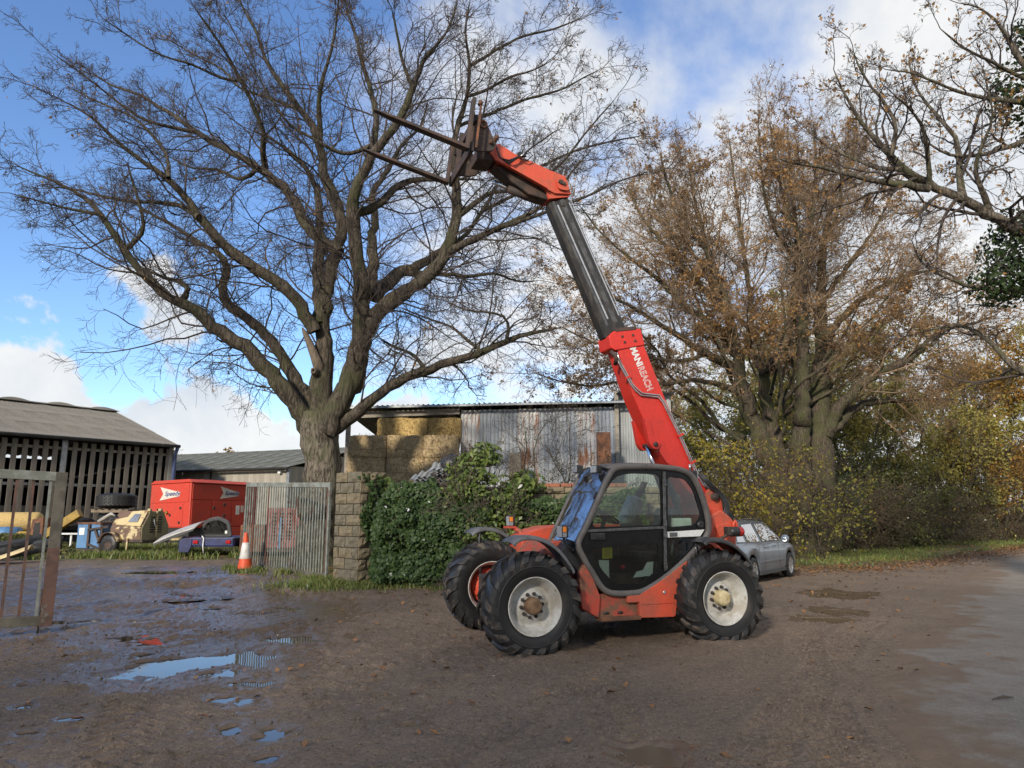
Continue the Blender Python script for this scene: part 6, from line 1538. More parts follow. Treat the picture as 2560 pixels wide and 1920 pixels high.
# lamps, mirrors
def work_lamp(nm, c, rz, s=(.10, .13, .11), lens='lamp_lens', ry=0.0):
    r = empty(nm, c, parent=TH_, rot=(0, ry, rz))
    MB().box((0, 0, 0), s).build('lamp_body', 'black_plastic', r, bevel=.018, seg=2)
    MB().box((-s[0] / 2 - .004, 0, 0), (.012, s[1] * .82, s[2] * .8)).build('lens', lens, r, bevel=.004)
    return r
work_lamp('roof_lamp', (1.06, .88, 2.275), R(8)); work_lamp('roof_lamp', (1.14, .47, 2.255), R(18))
work_lamp('rear_work_lamp', (2.66, .55, 2.205), R(170), (.14, .15, .13))
MB().tube([(1.2, .8, 2.30), (1.1, .86, 2.26)], .012, 6).tube([(1.25, .5, 2.29), (1.15, .48, 2.24)], .012, 6).tube([(2.5, .6, 2.23), (2.62, .55, 2.20)], .014, 6).build('lamp_brackets', 'black_plastic', TH_)
def head_lamp(c, rz):
    r = empty('head_lamp', c, parent=TH_, rot=(0, 0, rz))
    MB().box((.02, 0, 0), (.085, .13, .155)).build('lamp_body', 'black_plastic', r, bevel=.02)
    MB().box((-.028, .012, 0), (.014, .10, .135)).build('lens', 'lamp_lens', r, bevel=.005)
    MB().box((-.005, -.065, .028), (.05, .012, .065)).build('indicator', 'amber_lens', r, bevel=.003)
    MB().box((-.005, -.065, -.038), (.05, .012, .055)).build('side_lens', 'lamp_lens', r, bevel=.003)
head_lamp((.49, .15, 1.455), R(14)); head_lamp((.40, 1.85, 1.56), R(4))
MB().tube([(.52, .16, 1.37), (.56, .22, 1.30), (.66, .34, 1.26)], .016, 8).tube([(.50, .2, 1.33), (.62, .2, 1.25), (.70, .3, 1.2)], .011, 6).tube([(.55, .15, 1.36), (.66, .2, 1.33), (.72, .33, 1.26)], .010, 6).build('lamp_bracket', 'black_plastic', TH_)
MB().tube([(.42, 1.85, 1.47), (.46, 1.84, 1.46), (.53, 1.8, 1.42), (.58, 1.74, 1.30), (.60, 1.7, 1.15)], .035, 10).box((.40, 1.85, 1.472), (.16, .12, .03)).build('lamp_stalk', 'red_muddy', TH_)
MB().lathe([(0, .0), (0, .06), (.05, .068), (.13, .07), (.14, .05)], 14, axis='x', c=(3.12, .36, 1.42)).build('tail_lamp_housing', 'black_plastic', TH_)
MB().lathe([(.0, .069), (.07, .066), (.085, .05), (.09, 0)], 14, axis='x', c=(3.255, .36, 1.42)).build('tail_lens', 'red_lens', TH_)
MB().tube([(2.90, .62, 1.30), (2.94, .42, 1.30), (3.05, .36, 1.36), (3.12, .36, 1.41)], .024, 8).box((3.1, .36, 1.43), (.08, .1, .12)).build('tail_lamp_arm', 'rust_dark', TH_, bevel=.01)
MB().tube([(3.40, .7, 1.52), (3.50, .62, 1.66)], .008, 5).build('wire_stub', 'rust_dark', TH_)
# wiper
MB().tube([(.86, .34, 1.42), (.97, .40, 1.66), (1.10, .32, 1.97)], .008, 6).box((1.05, .32, 1.9), (.04, .03, .1), (0, R(30), 0)).build('wiper', 'black_plastic', TH_)
# mudguards
def guard(nm, prof, cx_, cz_, y0, y1, mat, lip=.05):
    pr = []
    P_ = [Vector(p) for p in prof]
    for i in range(len(P_) - 1):
        for s in range(4):
            p0, p1, p2, p3 = P_[max(i - 1, 0)], P_[i], P_[i + 1], P_[min(i + 2, len(P_) - 1)]; t = s / 4
            pr.append(.5 * ((2 * p1) + (p2 - p0) * t + (2 * p0 - 5 * p1 + 4 * p2 - p3) * t * t + (-p0 + 3 * p1 - 3 * p2 + p3) * t ** 3))
    pr.append(P_[-1])
    rows_ = []
    for p in pr:
        s0 = 1 - lip / p.length
        rows_.append([(cx_ + p.x * s0, y0, cz_ + p.y * s0), (cx_ + p.x * (1 - .3 * lip / p.length), y0 + .015, cz_ + p.y * (1 - .3 * lip / p.length)), (cx_ + p.x, y0 + .06, cz_ + p.y), (cx_ + p.x, (y0 + y1) / 2, cz_ + p.y), (cx_ + p.x, y1, cz_ + p.y * .99)])
    mb = MB(); mb.smooth = True; mb.sheet(rows_)
    return mb.build(nm, mat, TH_, solid=.012)
FP = [(-.30, .735), (-.22, .79), (-.10, .815), (.04, .80), (.17, .755), (.29, .68), (.40, .57), (.50, .44), (.53, .38)]
guard('front_mudguard', FP, .08, .60, .0, .42, 'fender_grey')
guard('front_mudguard', FP, .06, .66, 1.66, 2.06, 'fender_grey')
guard('rear_mudguard', [(-.30, .70), (-.24, .745), (-.10, .755), (.06, .725), (.20, .665), (.34, .56), (.44, .44), (.475, .36)], 2.76, .60, .0, .45, 'fender_dark', .06)
MB().tube([(2.46, .2, 1.28), (2.47, .2, 1.10), (2.52, .3, 1.0)], .016, 6).build('guard_bracket', 'black_plastic', TH_)
MB().tube([(-.10, 1.70, 1.46), (-.12, 1.68, 1.30), (-.12, 1.66, 1.0), (-.10, 1.62, .75)], .02, 8).build('guard_bracket', 'black_plastic', TH_)

# boom ---------------------------------------------------------------
BN, BF = .98, 1.31
OB = [(1.765, 4.10), (2.20, 4.20), (2.226, 4.163), (2.578, 3.318), (3.037, 2.317), (3.33, 1.86), (3.26, 1.76), (3.10, 1.75), (2.62, 2.30), (2.42, 2.60), (2.207, 2.972), (2.022, 3.372)]
outer_boom = MB().plate(OB, BN, BF).build('outer_boom', 'red_boom', TH_, bevel=.018)
MB().plate(fillet([(1.63, 4.24), (1.717, 4.325), (2.168, 4.405), (2.232, 4.155), (1.735, 4.035), (1.665, 4.065)], .02, 3), BN - .02, BF + .02).build('boom_collar', 'red_boom', TH_, bevel=.012)
for p in ((1.85, 4.255), (1.89, 4.17), (2.03, 4.29), (2.065, 4.205)):
    MB().lathe([(0, .019), (-.012, .019), (-.012, .008), (-.004, 0)], 10, c=(p[0], BN - .02, p[1])).build('bolt', 'rust_dark', TH_)
MB().beam((1.74, BN - .02, 4.345), (2.08, BN - .02, 4.405), .02, .05).build('wear_pad', 'rust_dark', TH_)
MB().plate(fillet([(2.17, 3.06), (2.27, 3.02), (2.31, 2.80), (2.43, 2.70), (2.40, 2.60), (2.30, 2.60), (2.24, 2.68), (2.215, 2.80)], .03, 3), BN - .04, BN + .05).build('lift_lug', 'red_boom', TH_, bevel=.01)
MB().plate(fillet([(2.17, 3.06), (2.27, 3.02), (2.31, 2.80), (2.43, 2.70), (2.40, 2.60), (2.30, 2.60), (2.24, 2.68), (2.215, 2.80)], .03, 3), BF - .05, BF + .04).build('lift_lug', 'red_boom', TH_, bevel=.01)
MB().cyl((2.335, BN - .07, 2.665), (2.335, BF + .06, 2.665), .035, 12).build('lift_pin', 'rust_dark', TH_)
MB().plate([(2.40, 2.66), (2.56, 2.54), (2.60, 2.44), (2.66, 2.40), (2.66, 2.36), (2.54, 2.40), (2.44, 2.54)], BN - .010, BN + .01).build('stiffener_plate', 'red_boom', TH_)
MB().cyl((2.335, 1.18, 2.665), (2.58, 1.18, 2.05), .036, 14).build('lift_ram_rod', 'chrome', TH_)
MB().cyl((2.50, 1.18, 2.25), (2.95, 1.18, 1.15), .065, 14).build('lift_ram', 'red_muddy', TH_)
PIPE = [(1.72, 4.00), (1.75, 3.90), (1.83, 3.76), (1.96, 3.545), (2.03, 3.46), (2.13, 3.385), (2.42, 3.372), (2.49, 3.30), (2.716, 2.882), (2.995, 2.289), (3.12, 2.10), (3.20, 2.02)]
for k_, off in enumerate((0.0, .035)):
    MB().tube([(x_ + off * (.6 if 3.35 < z_ < 3.5 else 1), BN - .028, z_ + (off * .9 if 3.3 < z_ < 3.5 else 0)) for x_, z_ in PIPE], .0115, 8).build('steel_pipe', 'chrome_worn', TH_)
for p in ((1.90, 3.64), (2.76, 2.82), (2.95, 2.42)): MB().box((p[0] + .02, BN - .025, p[1]), (.10, .04, .03), (0, R(-25), 0)).build('pipe_clip', 'red_boom', TH_)
MB().tube([(1.68, BN + .02, 4.02), (1.72, BN - .03, 3.96), (1.74, BN - .03, 3.90), (1.76, BN + .05, 3.84)], .03, 8).build('hose_coupling', 'rust_dark', TH_)
MB().tube([(2.90, BN - .05, 2.30), (2.90, BN - .05, 2.39)], .018, 8).build('grease_point', 'chrome_worn', TH_)
# lettering down the boom
tx = Vector((.40, 0, -.9165)); ty = Vector((.9165, 0, .40))
Mtx = Matrix(((tx.x, ty.x, 0), (tx.y, ty.y, -1), (tx.z, ty.z, 0))).to_4x4()
Mtx = Matrix.Translation((1.985, BN - .003, 4.09)) @ Mtx
def letters(me, off, par, mt=Mtx):
    o = link('lettering', me, parent=par); o.matrix_local = mt @ Matrix.Translation(off); return o
me1 = text_mesh('MANI', .150, 'sticker_white', .006, 0.0, .001, 1.02)
wid = max(v.co.x for v in me1.vertices)
sc1 = .30 / wid
S_ = Matrix.Diagonal((sc1, 1.0, 1, 1))
o = link('lettering', me1, parent=TH_); o.matrix_local = Mtx @ S_
me2 = text_mesh('REACH', .150, 'sticker_white', .0045, 0.0, .001, 1.06); w2 = max(v.co.x for v in me2.vertices)
o = link('lettering', me2, parent=TH_); o.matrix_local = Mtx @ Matrix.Translation((.315, 0, 0)) @ Matrix.Diagonal((.375 / w2, 1, 1, 1))
me3 = text_mesh('REACH', .150, 'red_boom', -.0035, 0.0, .001, 1.06)
o = link('lettering', me3, parent=TH_); o.matrix_local = Mtx @ Matrix.Translation((.315, 0, .0025)) @ Matrix.Diagonal((.375 / w2, 1, 1, 1))
# inner boom
IB = [(.72, 6.24), (1.055, 6.38), (2.03, 4.30), (1.63, 4.20)]
MB().plate(IB, 1.02, 1.27).build('inner_boom', 'boom_steel', TH_, bevel=.045, seg=1)
d_ = Vector((2.03 - 1.055, 0, 4.30 - 6.38)).normalized()
for off, w_ in ((.085, .026), (.285, .020), (.33, .012)):
    s0 = Vector((.74 + off * .93, 0, 6.26 + off * .37)); a_ = s0 + d_ * random.uniform(.02, .12); b_ = s0 + d_ * random.uniform(1.85, 2.0)
    MB().beam((a_.x, 1.0185, a_.z), (b_.x, 1.0185, b_.z), .003, w_, up=(1, 0, .4)).build('wear_strip', 'chrome_worn', TH_)
for off, w_ in ((.185, .075), (.035, .04)):
    s0 = Vector((.74 + off * .93, 0, 6.26 + off * .37)); a_ = s0 + d_ * .03; b_ = s0 + d_ * 2.05
    MB().beam((a_.x, 1.0192, a_.z), (b_.x, 1.0192, b_.z), .002, w_, up=(1, 0, .4)).build('wear_band', 'boom_band', TH_)
MB().lathe([(0, .030), (-.012, .028), (-.012, .014), (-.004, 0)], 12, c=(.945, 1.018, 6.22)).build('boom_bolt', 'boom_steel', TH_)
# boom head
HD = [(1.07, 6.39), (.975, 6.665), (.742, 6.715), (.157, 6.890), (-.079, 7.002), (-.255, 6.885), (-.135, 6.735), (.022, 6.675), (.30, 6.565), (.669, 6.41), (.80, 6.36)]
MB().plate(HD, .975, 1.015).build('head_side_plate', 'red_old', TH_, bevel=.008)
MB().plate(HD, 1.315, 1.355).build('head_side_plate', 'red_old', TH_, bevel=.008)
MB().plate([(1.05, 6.36), (.96, 6.64), (.74, 6.69), (.16, 6.865), (-.05, 6.96), (-.10, 6.80), (.04, 6.69), (.30, 6.58), (.66, 6.43), (.72, 6.28)], 1.01, 1.32).build('head_box', 'red_old', TH_)
MB().plate([(.022, 6.69), (.30, 6.585), (.669, 6.43), (.76, 6.34), (.70, 6.275), (.42, 6.32), (.16, 6.47), (-.14, 6.69)], 1.05, 1.29).build('head_underside', 'rust_dark', TH_, bevel=.02)
MB().beam((.0, .95, 6.675), (.67, .95, 6.405), .05, .02).build('head_flange', 'red_old', TH_)
MB().plate(fillet([(.80, 6.60), (.98, 6.60), (1.03, 6.42), (.84, 6.42)], .06, 3), .938, .956).build('pin_boss', 'red_old', TH_)
MB().cyl((.885, .92, 6.535), (.885, 1.44, 6.535), .038, 14).box((.90, .925, 6.525), (.12, .02, .05), (0, R(18), 0)).build('head_pin', 'rust_dark', TH_, bevel=.006)
MB().cyl((-.10, 1.18, 6.49), (.18, 1.18, 6.40), .032, 12).build('tilt_ram_rod', 'chrome', TH_)
MB().cyl((.12, 1.18, 6.42), (.60, 1.18, 6.30), .06, 12).build('tilt_ram', 'rust_dark', TH_)
for i in range(3):
    MB().tube([(-.12, .95, 6.93 - i * .01), (-.10, .90 - .02 * i, 6.75 - .02 * i), (.05, .90, 6.66 + i * .03), (.20, .91 - .01 * i, 6.80), (.28, .93, 6.87 + .02 * i)], .012, 6).build('hydraulic_hose', 'black_plastic', TH_)
MB().tube([(.24, .93, 6.84), (.34, .90, 6.92), (.42, .90, 6.86), (.34, .92, 6.78), (.24, .93, 6.80)], .010, 6).box((.26, .93, 6.86), (.12, .05, .05)).build('coupler_block', 'black_plastic', TH_)
MB().tube([(.20, .92, 6.80), (.27, .90, 6.85), (.29, .90, 6.92)], .014, 6).build('coupler', 'chrome_worn', TH_)
# carriage and forks
CP = fillet([(-.49, 7.19), (-.39, 7.17), (-.335, 7.09), (-.27, 6.94), (-.20, 6.84), (-.25, 6.72), (-.38, 6.685), (-.60, 6.66), (-.56, 7.10)], .03, 3)
for y_ in (.70, 1.50): MB().plate(CP, y_, y_ + .035).build('carriage_cheek', 'rust_dark', TH_, bevel=.006)
MB().lathe([(-.02, .042), (-.02, .06), (.06, .06), (.06, .042)], 16, c=(-.405, .70, 7.09), closed=True).build('carriage_eye', 'rust', TH_)
MB().lathe([(-.02, .042), (-.02, .06), (.06, .06), (.06, .042)], 16, c=(-.405, 1.48, 7.09), closed=True).build('carriage_eye', 'rust', TH_)
MB().cyl((-.225, .62, 6.89), (-.225, 1.55, 6.89), .035, 12).build('carriage_pin', 'rust', TH_)
MB().cyl((-.30, .66, 6.83), (-.30, .74, 6.83), .028, 10).build('carriage_bolt', 'rust', TH_)
MB().cyl((-.50, .66, 6.745), (-.50, .74, 6.745), .03, 10).build('carriage_bolt', 'rust', TH_)
MB().plate([(-.40, 6.72), (-.16, 6.72), (-.05, 6.80), (-.05, 6.95), (-.25, 6.95), (-.40, 6.9)], 1.0, 1.36).build('carriage_block', 'rust_dark', TH_, bevel=.02)
MB().beam((-.615, .52, 6.63), (-.615, 1.70, 6.63), .05, .14).build('carriage_bar', 'rust_dark', TH_, bevel=.008)
MB().beam((-.545, .58, 7.10), (-.545, 1.66, 7.10), .05, .10).build('carriage_bar', 'rust_dark', TH_, bevel=.008)
for y_ in (.80, 1.40): MB().beam((-.61, y_, 6.60), (-.53, y_, 7.30), .05, .06, up=(1, 0, 0)).build('carriage_upright', 'rust_dark', TH_)
for y_, zt_ in ((.53, 7.35), (1.62, 7.22)):
    f_ = empty('fork', (0, 0, 0), parent=TH_)
    up_ = Vector((.13, 0, .99)).normalized(); hl = Vector((-.70, y_, 6.565))
    mb = MB()
    tip = Vector((-1.97, y_, 6.86))
    a_ = hl; h0, h1 = .05, .018; w0, w1 = .115, .075
    dn = (tip - a_).normalized(); nn = Vector((-dn.z, 0, dn.x)); nn = nn if nn.z > 0 else -nn
    pts0 = [a_ + Vector((0, s * w0 / 2, 0)) + nn * t for s, t in ((-1, 0), (1, 0), (1, h0), (-1, h0))]
    m_ = a_ + dn * 1.05; pts1 = [m_ + Vector((0, s * w0 / 2, 0)) + nn * t for s, t in ((-1, .012), (1, .012), (1, h0), (-1, h0))]
    pts2 = [tip + Vector((0, s * w1 / 2, 0)) + nn * t for s, t in ((-1, h0 - h1), (1, h0 - h1), (1, h0), (-1, h0))]
    mb.add(pts0 + pts1 + pts2, [(0, 1, 2, 3), (0, 4, 5, 1), (1, 5, 6, 2), (2, 6, 7, 3), (3, 7, 4, 0), (4, 8, 9, 5), (5, 9, 10, 6), (6, 10, 11, 7), (7, 11, 8, 4), (8, 11, 10, 9)])
    mb.build('blade', 'rust_dark', f_, bevel=.006)
    tp = hl + up_ * (zt_ - hl.z)
    MB().beam(hl + Vector((.012, 0, 0)), tp, .115, .05, up=(1, 0, 0)).build('shank', 'rust_dark', f_, bevel=.008)
MB().beam((-.56, .53, 6.62), (-.49, .53, 7.28), .02, .03, up=(1, 0, 0)).cyl((-.50, .50, 7.30), (-.50, .57, 7.30), .03, 10).build('fork_keeper', 'rust', TH_)
# ------------------------------------------------------------------ yard machines and smaller things
mk('gen_red', (0.50, 0.045, 0.022), (0.40, 0.05, 0.028), 1.2, 0.42, 0.68, rough=0.5, rough2=0.65, bump=0.05, bscale=30, c3=(0.30, 0.06, 0.04), scale3=3, lo3=0.62, hi3=0.76)
mk('navy', (0.012, 0.03, 0.13), (0.015, 0.035, 0.15), 9, rough=0.5)
mk('decal_cream', (0.62, 0.55, 0.46), (0.55, 0.48, 0.40), 6, rough=0.55)
mk('cream_rusty', (0.52, 0.41, 0.21), (0.44, 0.34, 0.17), 3, rough=0.6, c3=(0.15, 0.085, 0.05), scale3=3.2, lo3=0.53, hi3=0.58, bump=0.15, bscale=40)
mk('cream_peel', (0.14, 0.085, 0.055), (0.10, 0.065, 0.045), 3, rough=0.8, c3=(0.50, 0.40, 0.22), scale3=2.6, lo3=0.52, hi3=0.56, bump=0.15, bscale=40)
mk('olive_panel', (0.27, 0.24, 0.13), (0.20, 0.17, 0.095), 4, rough=0.65, c3=(0.12, 0.07, 0.04), scale3=7, lo3=0.63, hi3=0.68)
mk('blue_box', (0.085, 0.20, 0.36), (0.06, 0.15, 0.29), 3, rough=0.55, c3=(0.13, 0.08, 0.055), scale3=4, lo3=0.60, hi3=0.66)
mk('trailer_blue', (0.025, 0.035, 0.12), (0.016, 0.02, 0.06), 5, rough=0.4, c3=(0.07, 0.06, 0.05), scale3=6, lo3=0.60, hi3=0.7)
mk('bonnet_white', (0.40, 0.385, 0.35), (0.30, 0.27, 0.23), 3, rough=0.45, c3=(0.35, 0.17, 0.12), scale3=4, lo3=0.66, hi3=0.74)
mk('machine_yellow', (0.33, 0.21, 0.035), (0.24, 0.15, 0.03), 4, rough=0.6, c3=(0.14, 0.08, 0.04), scale3=5, lo3=0.58, hi3=0.66)
mk('cone_orange', (0.60, 0.075, 0.018), (0.48, 0.07, 0.022), 6, rough=0.55, c3=(0.16, 0.09, 0.05), scale3=9, lo3=0.66, hi3=0.74)
mk('cone_white', (0.62, 0.60, 0.56), (0.48, 0.45, 0.40), 8, rough=0.4, c3=(0.2, 0.17, 0.13), scale3=14, lo3=0.66, hi3=0.72)
mk('car_silver', (0.20, 0.235, 0.28), (0.17, 0.205, 0.245), 2, rough=0.3, metal=0.55, coat=0.7, fine=0.02)
mk('trim_dark', (0.03, 0.032, 0.034), (0.045, 0.046, 0.048), 6, rough=0.5)
mk('pallet_wood', (0.24, 0.185, 0.12), (0.16, 0.12, 0.08), 6, rough=0.85, bump=0.2)
mk('bag_black', (0.016, 0.018, 0.022), (0.03, 0.033, 0.04), 5, rough=0.35, bump=0.4, bscale=12, bdist=0.03)

# --- red generator
gen = empty('generator', (-10.75, 24.1, .5), R(64.3), label='big red towable generator canopy with cream arrow decals', cat='generator')
gen.rotation_euler = (R(-1.5), R(.5), R(64.3))
GL, GW_, GT = 3.0, 2.0, 2.22
MB().bbox((0.02, 0.02, .62), (GL, GW_, GT - .08)).build('canopy', 'gen_red', gen, bevel=.03)
mb = MB(); mb.prism([(-.02, -.05, GT - .09), (-.02, GW_ + .02, GT - .09), (-.02, GW_ - .18, GT + .02), (-.02, .10, GT + .02)], (0, 0, 0), (GL + .08, 0, 0)); mb.build('roof_lid', 'gen_red', gen, bevel=.012)
MB().bbox((.9, .55, GT + .02), (1.7, 1.3, GT + .07)).build('roof_hatch', 'gen_red', gen, bevel=.01)
MB().plate([(.10, .62), (2.9, .62), (2.6, .28), (1.55, .28), (1.25, .60)], .0, GW_).build('skirt', 'gen_red', gen, bevel=.01)
MB().bbox((.05, .05, .35), (1.3, GW_ - .1, .62)).build('under_frame', 'dark_inside', gen)
# panel seams and doors on the long face (y = 0) and the end face (x = 0)
for nm, a, b_ in (('door', (.95, .66), (1.75, 1.52)), ('door', (1.80, .66), (2.55, 1.52)), ('panel', (.08, 1.56), (2.95, 2.08)), ('door', (.08, .66), (.88, 1.52))):
    MB().bbox((a[0], .004, a[1]), (b_[0], .03, b_[1])).build(nm, 'gen_red', gen, bevel=.006)
for nm, a, b_ in (('end_door', (.35, .66), (1.85, 1.42)), ('end_panel', (.10, 1.48), (1.92, 2.06))):
    MB().bbox((.004, a[0], a[1]), (.03, b_[0], b_[1])).build(nm, 'gen_red', gen, bevel=.006)
for p in ((1.0, 1.28), (1.45, 1.02), (1.45, 1.40), (2.48, 1.18)): MB().box((p[0], -.005, p[1]), (.10, .03, .10)).build('door_latch', 'black_plastic', gen, bevel=.015)
for p in ((1.70, 1.16), (1.78, .72), (.95, 1.06), (.45, 1.28), (.48, .80), (1.55, 1.24)): MB().box((-.005, p[0], p[1]), (.03, .08, .09)).build('door_latch', 'black_plastic', gen, bevel=.015)
MB().tube([(-.02, 1.18, 1.14), (-.05, 1.10, 1.17), (-.05, 1.02, 1.12)], .025, 6).box((-.02, 1.1, 1.14), (.04, .06, .12)).build('isolator_lever', 'machine_yellow', gen)
MB().bbox((1.98, -.003, 1.06), (2.14, .003, 1.38)).build('paper_notice', 'sticker_white', gen)
MB().bbox((2.20, -.003, 1.14), (2.33, .003, 1.38)).build('paper_notice', 'decal_cream', gen)
ARW = [(0, 1), (1, .55), (.97, .26), (0, 0), (.17, .48)]
def speedy(M, w, h):
    """decal in its own x,y plane"""
    mb = MB(); mb.add([(x_ * w, y_ * h, .003) for x_, y_ in ARW], [(0, 4, 1), (4, 2, 1), (4, 3, 2)]); o = mb.build('arrow_decal', 'decal_cream', gen); o.matrix_local = M
    t0 = text_mesh('Speedy', h * .46, 'sticker_white', h * .022, .25, .0005); ww = max(v.co.x for v in t0.vertices)
    k_ = w * .80 / ww
    for me_, dz in ((t0, .006), (text_mesh('Speedy', h * .46, 'navy', h * .008, .25, .0005), .009)):
        o = link('lettering', me_, parent=gen); o.matrix_local = M @ Matrix.Translation((w * .24, h * .33, dz)) @ Matrix.Diagonal((k_, 1, 1, 1))
speedy(Matrix(((1, 0, 0, 1.22), (0, 0, -1, -.002), (0, 1, 0, 1.60), (0, 0, 0, 1))), .86, .44)
speedy(Matrix(((0, 0, -1, -.002), (-1, 0, 0, 1.50), (0, 1, 0, 1.56), (0, 0, 0, 1))), .98, .46)
for y_ in (.12, 1.85):
    MB().lathe([(-.1, .16), (-.1, .30), (-.06, .335), (.06, .335), (.1, .30), (.1, .16)], 24, c=(2.75, y_, .30)).lathe([(-.08, 0), (-.08, .16), (.08, .16)], 16, c=(2.75, y_, .30)).build('wheel', 'tyre_rubber', gen)

# --- cream compressor trailer
cz = .44
cmp_ = empty('compressor_trailer', (-10.55, 20.6, cz), R(-14.4), label='peeling cream compressor trailer with slanted sides and one near wheel', cat='compressor')
mb = MB(); SEC = [(0, .40), (0, .76), (.28, 1.24), (.84, 1.24), (1.1, .80), (1.1, .40)]
mb.prism([(0, y_, z_) for y_, z_ in SEC], (0, 0, 0), (-1.05, 0, 0)); mb.build('body', 'cream_peel', cmp_, bevel=.02)
mb = MB(); mb.prism([(-.02, -.012, .80), (-.02, .27, 1.262), (-.95, .30, 1.20), (-1.06, .06, .86)], (0, 0, 0), (0, -.012, .008)); mb.build('side_hatch', 'cream_rusty', cmp_, bevel=.006)
mb = MB(); mb.prism([(-.18, .045, .93), (-.20, .20, 1.15), (-.42, .21, 1.15), (-.50, .06, .93)], (0, 0, 0), (0, -.02, .012)); mb.build('hatch_window', 'galvanised', cmp_, bevel=.006)
MB().prism([(.002, .02, .42), (.002, .02, .76), (.002, .29, 1.22), (.002, .83, 1.22), (.002, 1.08, .80), (.002, 1.08, .42)], (0, 0, 0), (.02, 0, 0)).build('end_panel', 'olive_panel', cmp_, bevel=.006)
for y0 in (.34, .62):
    mb = MB()
    for i in range(7): mb.box((.026, y0 + .075, .64 + i * .07), (.008, .18, .035))
    mb.build('louvre_grid', 'dark_inside', cmp_)
MB().box((.04, .55, .86), (.05, .05, .75)).build('end_post', 'cream_rusty', cmp_, bevel=.008)
MB().tube([(.05, .42, 1.0), (.06, .46, .85), (.05, .55, .72)], .014, 6).build('rope', 'sticker_white', cmp_)
for p in ((.03, .25, 1.27), (.03, .68, 1.27)): MB().box(p, (.09, .09, .07)).build('corner_lug', 'cream_rusty', cmp_, bevel=.01)
MB().bbox((-1.15, .05, .34), (.08, 1.05, .41)).bbox((-.5, -.02, .36), (.1, .04, .44)).build('sub_frame', 'rust_dark', cmp_, bevel=.006)
MB().lathe([(-.08, .12), (-.085, .24), (-.06, .285), (.06, .285), (.085, .24), (.08, .12)], 28, c=(-.92, -.10, .285)).build('tyre', 'tread_rubber', cmp_)
MB().lathe([(-.06, .0), (-.07, .04), (-.05, .08), (-.07, .12), (-.06, .15), (-.085, .165)], 20, c=(-.92, -.10, .285)).build('wheel_disc', 'rust_dark', cmp_)
mb = MB(); mb.smooth = True
mb.sheet([[(-.92 + .34 * math.cos(t), y_, .30 + .34 * math.sin(t)) for y_ in (-.22, .02)] for t in np.linspace(R(15), R(175), 12)]); mb.build('mudguard', 'cream_peel', cmp_, solid=.012)
for (x_, y_) in ((-.38, -.04), (.10, 1.0)): MB().tube([(x_, y_, .48), (x_ - .02, y_, .04)], .028, 8).box((x_, y_, .02), (.1, .1, .03)).build('prop_leg', 'cream_rusty', cmp_)
MB().beam((0, .9, .40), (.45, 1.2, .42), .06, .06).build('tow_bar', 'cream_rusty', cmp_)
# --- blue tank box with rusty frame
bb = empty('blue_cabinet', (-12.25, 21.0, .62), R(-6), label='battered pale blue metal cabinet with rusty frame beside the compressor', cat='cabinet')
MB().bbox((-.36, 0, 0), (.34, .6, .72)).build('body', 'blue_box', bb, bevel=.012)
MB().bbox((-.37, -.02, .68), (.36, .62, .735)).build('lid_rim', 'rust', bb, bevel=.006)
MB().bbox((-.30, -.006, .38), (-.14, -.001, .58)).build('paper_label', 'sticker_white', bb)
for a, b_ in (((.02, -.03, .02), (.02, -.03, .68)), ((.42, -.03, -.1), (.42, -.03, .66)), ((-.02, -.03, .52), (.62, -.03, .62)), ((.02, -.03, .12), (.46, -.03, -.05)), ((.2, -.03, .56), (.42, -.03, .05))): MB().beam(a, b_, .05, .06).build('frame_bar', 'rust_dark', bb)
MB().bbox((-.3, .02, -.18), (.4, .5, -.01)).build('skid', 'rust_dark', bb)
# pink and black wraps draped on it
MB().tube([(.1, .1, .76), (.3, .05, .86), (.5, .0, .98), (.62, .0, .92)], [.05, .06, .05, .02], 7).build('wrap', 'bonnet_white', empty('plastic_wrap', (-12.1, 20.9, .62), label='crumpled pink and white wrapping on top of the blue cabinet', cat='wrapping'))

# --- dumped trailer with bonnet and hatch
tr = empty('dumped_trailer', (-8.55, 20.1, .44), R(4), label='low dark blue trailer heaped with car parts in front of the generator', cat='trailer')
MB().bbox((-.55, 0, .26), (.85, 1.5, .52)).build('tray', 'trailer_blue', tr, bevel=.02)
MB().bbox((-.30, -.03, .30), (.82, 0.0, .50)).build('tail_board', 'trailer_blue', tr, bevel=.01)
MB().plate([(-.62, .12), (-.62, .50), (-.28, .50), (-.28, .28), (-.36, .12)], -.05, .02).build('corner_plate', 'trailer_blue', tr, bevel=.01)
for x_ in (-.18, .70): MB().box((x_, -.045, .40), (.13, .03, .09)).build('tail_lamp', 'red_lens', tr, bevel=.006)
MB().tube([(-.02, -.04, .56), (.04, -.06, .50), (.03, -.06, .30), (.06, -.06, .10)], .018, 6).build('strap', 'sticker_white', tr)
for x_ in (-.75, .95): MB().lathe([(-.07, .1), (-.07, .24), (-.04, .27), (.04, .27), (.07, .24), (.07, .1)], 20, axis='x', c=(x_, .75, .27)).build('wheel', 'tyre_rubber', tr)
ht = empty('car_hatch', (-8.40, 20.25, .96), label='black car tailgate with curved top standing on the dumped trailer', cat='car part')
MB().plate(fillet([(-.36, 0), (-.30, .32), (-.12, .52), (.18, .58), (.50, .44), (.60, 0)], .1, 4), 0, .05).build('shell', 'black_plastic', ht, bevel=.02)
MB().plate(fillet([(-.24, .08), (-.20, .32), (-.06, .44), (.20, .48), (.42, .36), (.46, .08)], .08, 4), -.008, -.002).build('window', 'car_glass', ht)
MB().box((.42, -.01, .14), (.06, .008, .08)).build('sticker', 'sticker_white', ht)
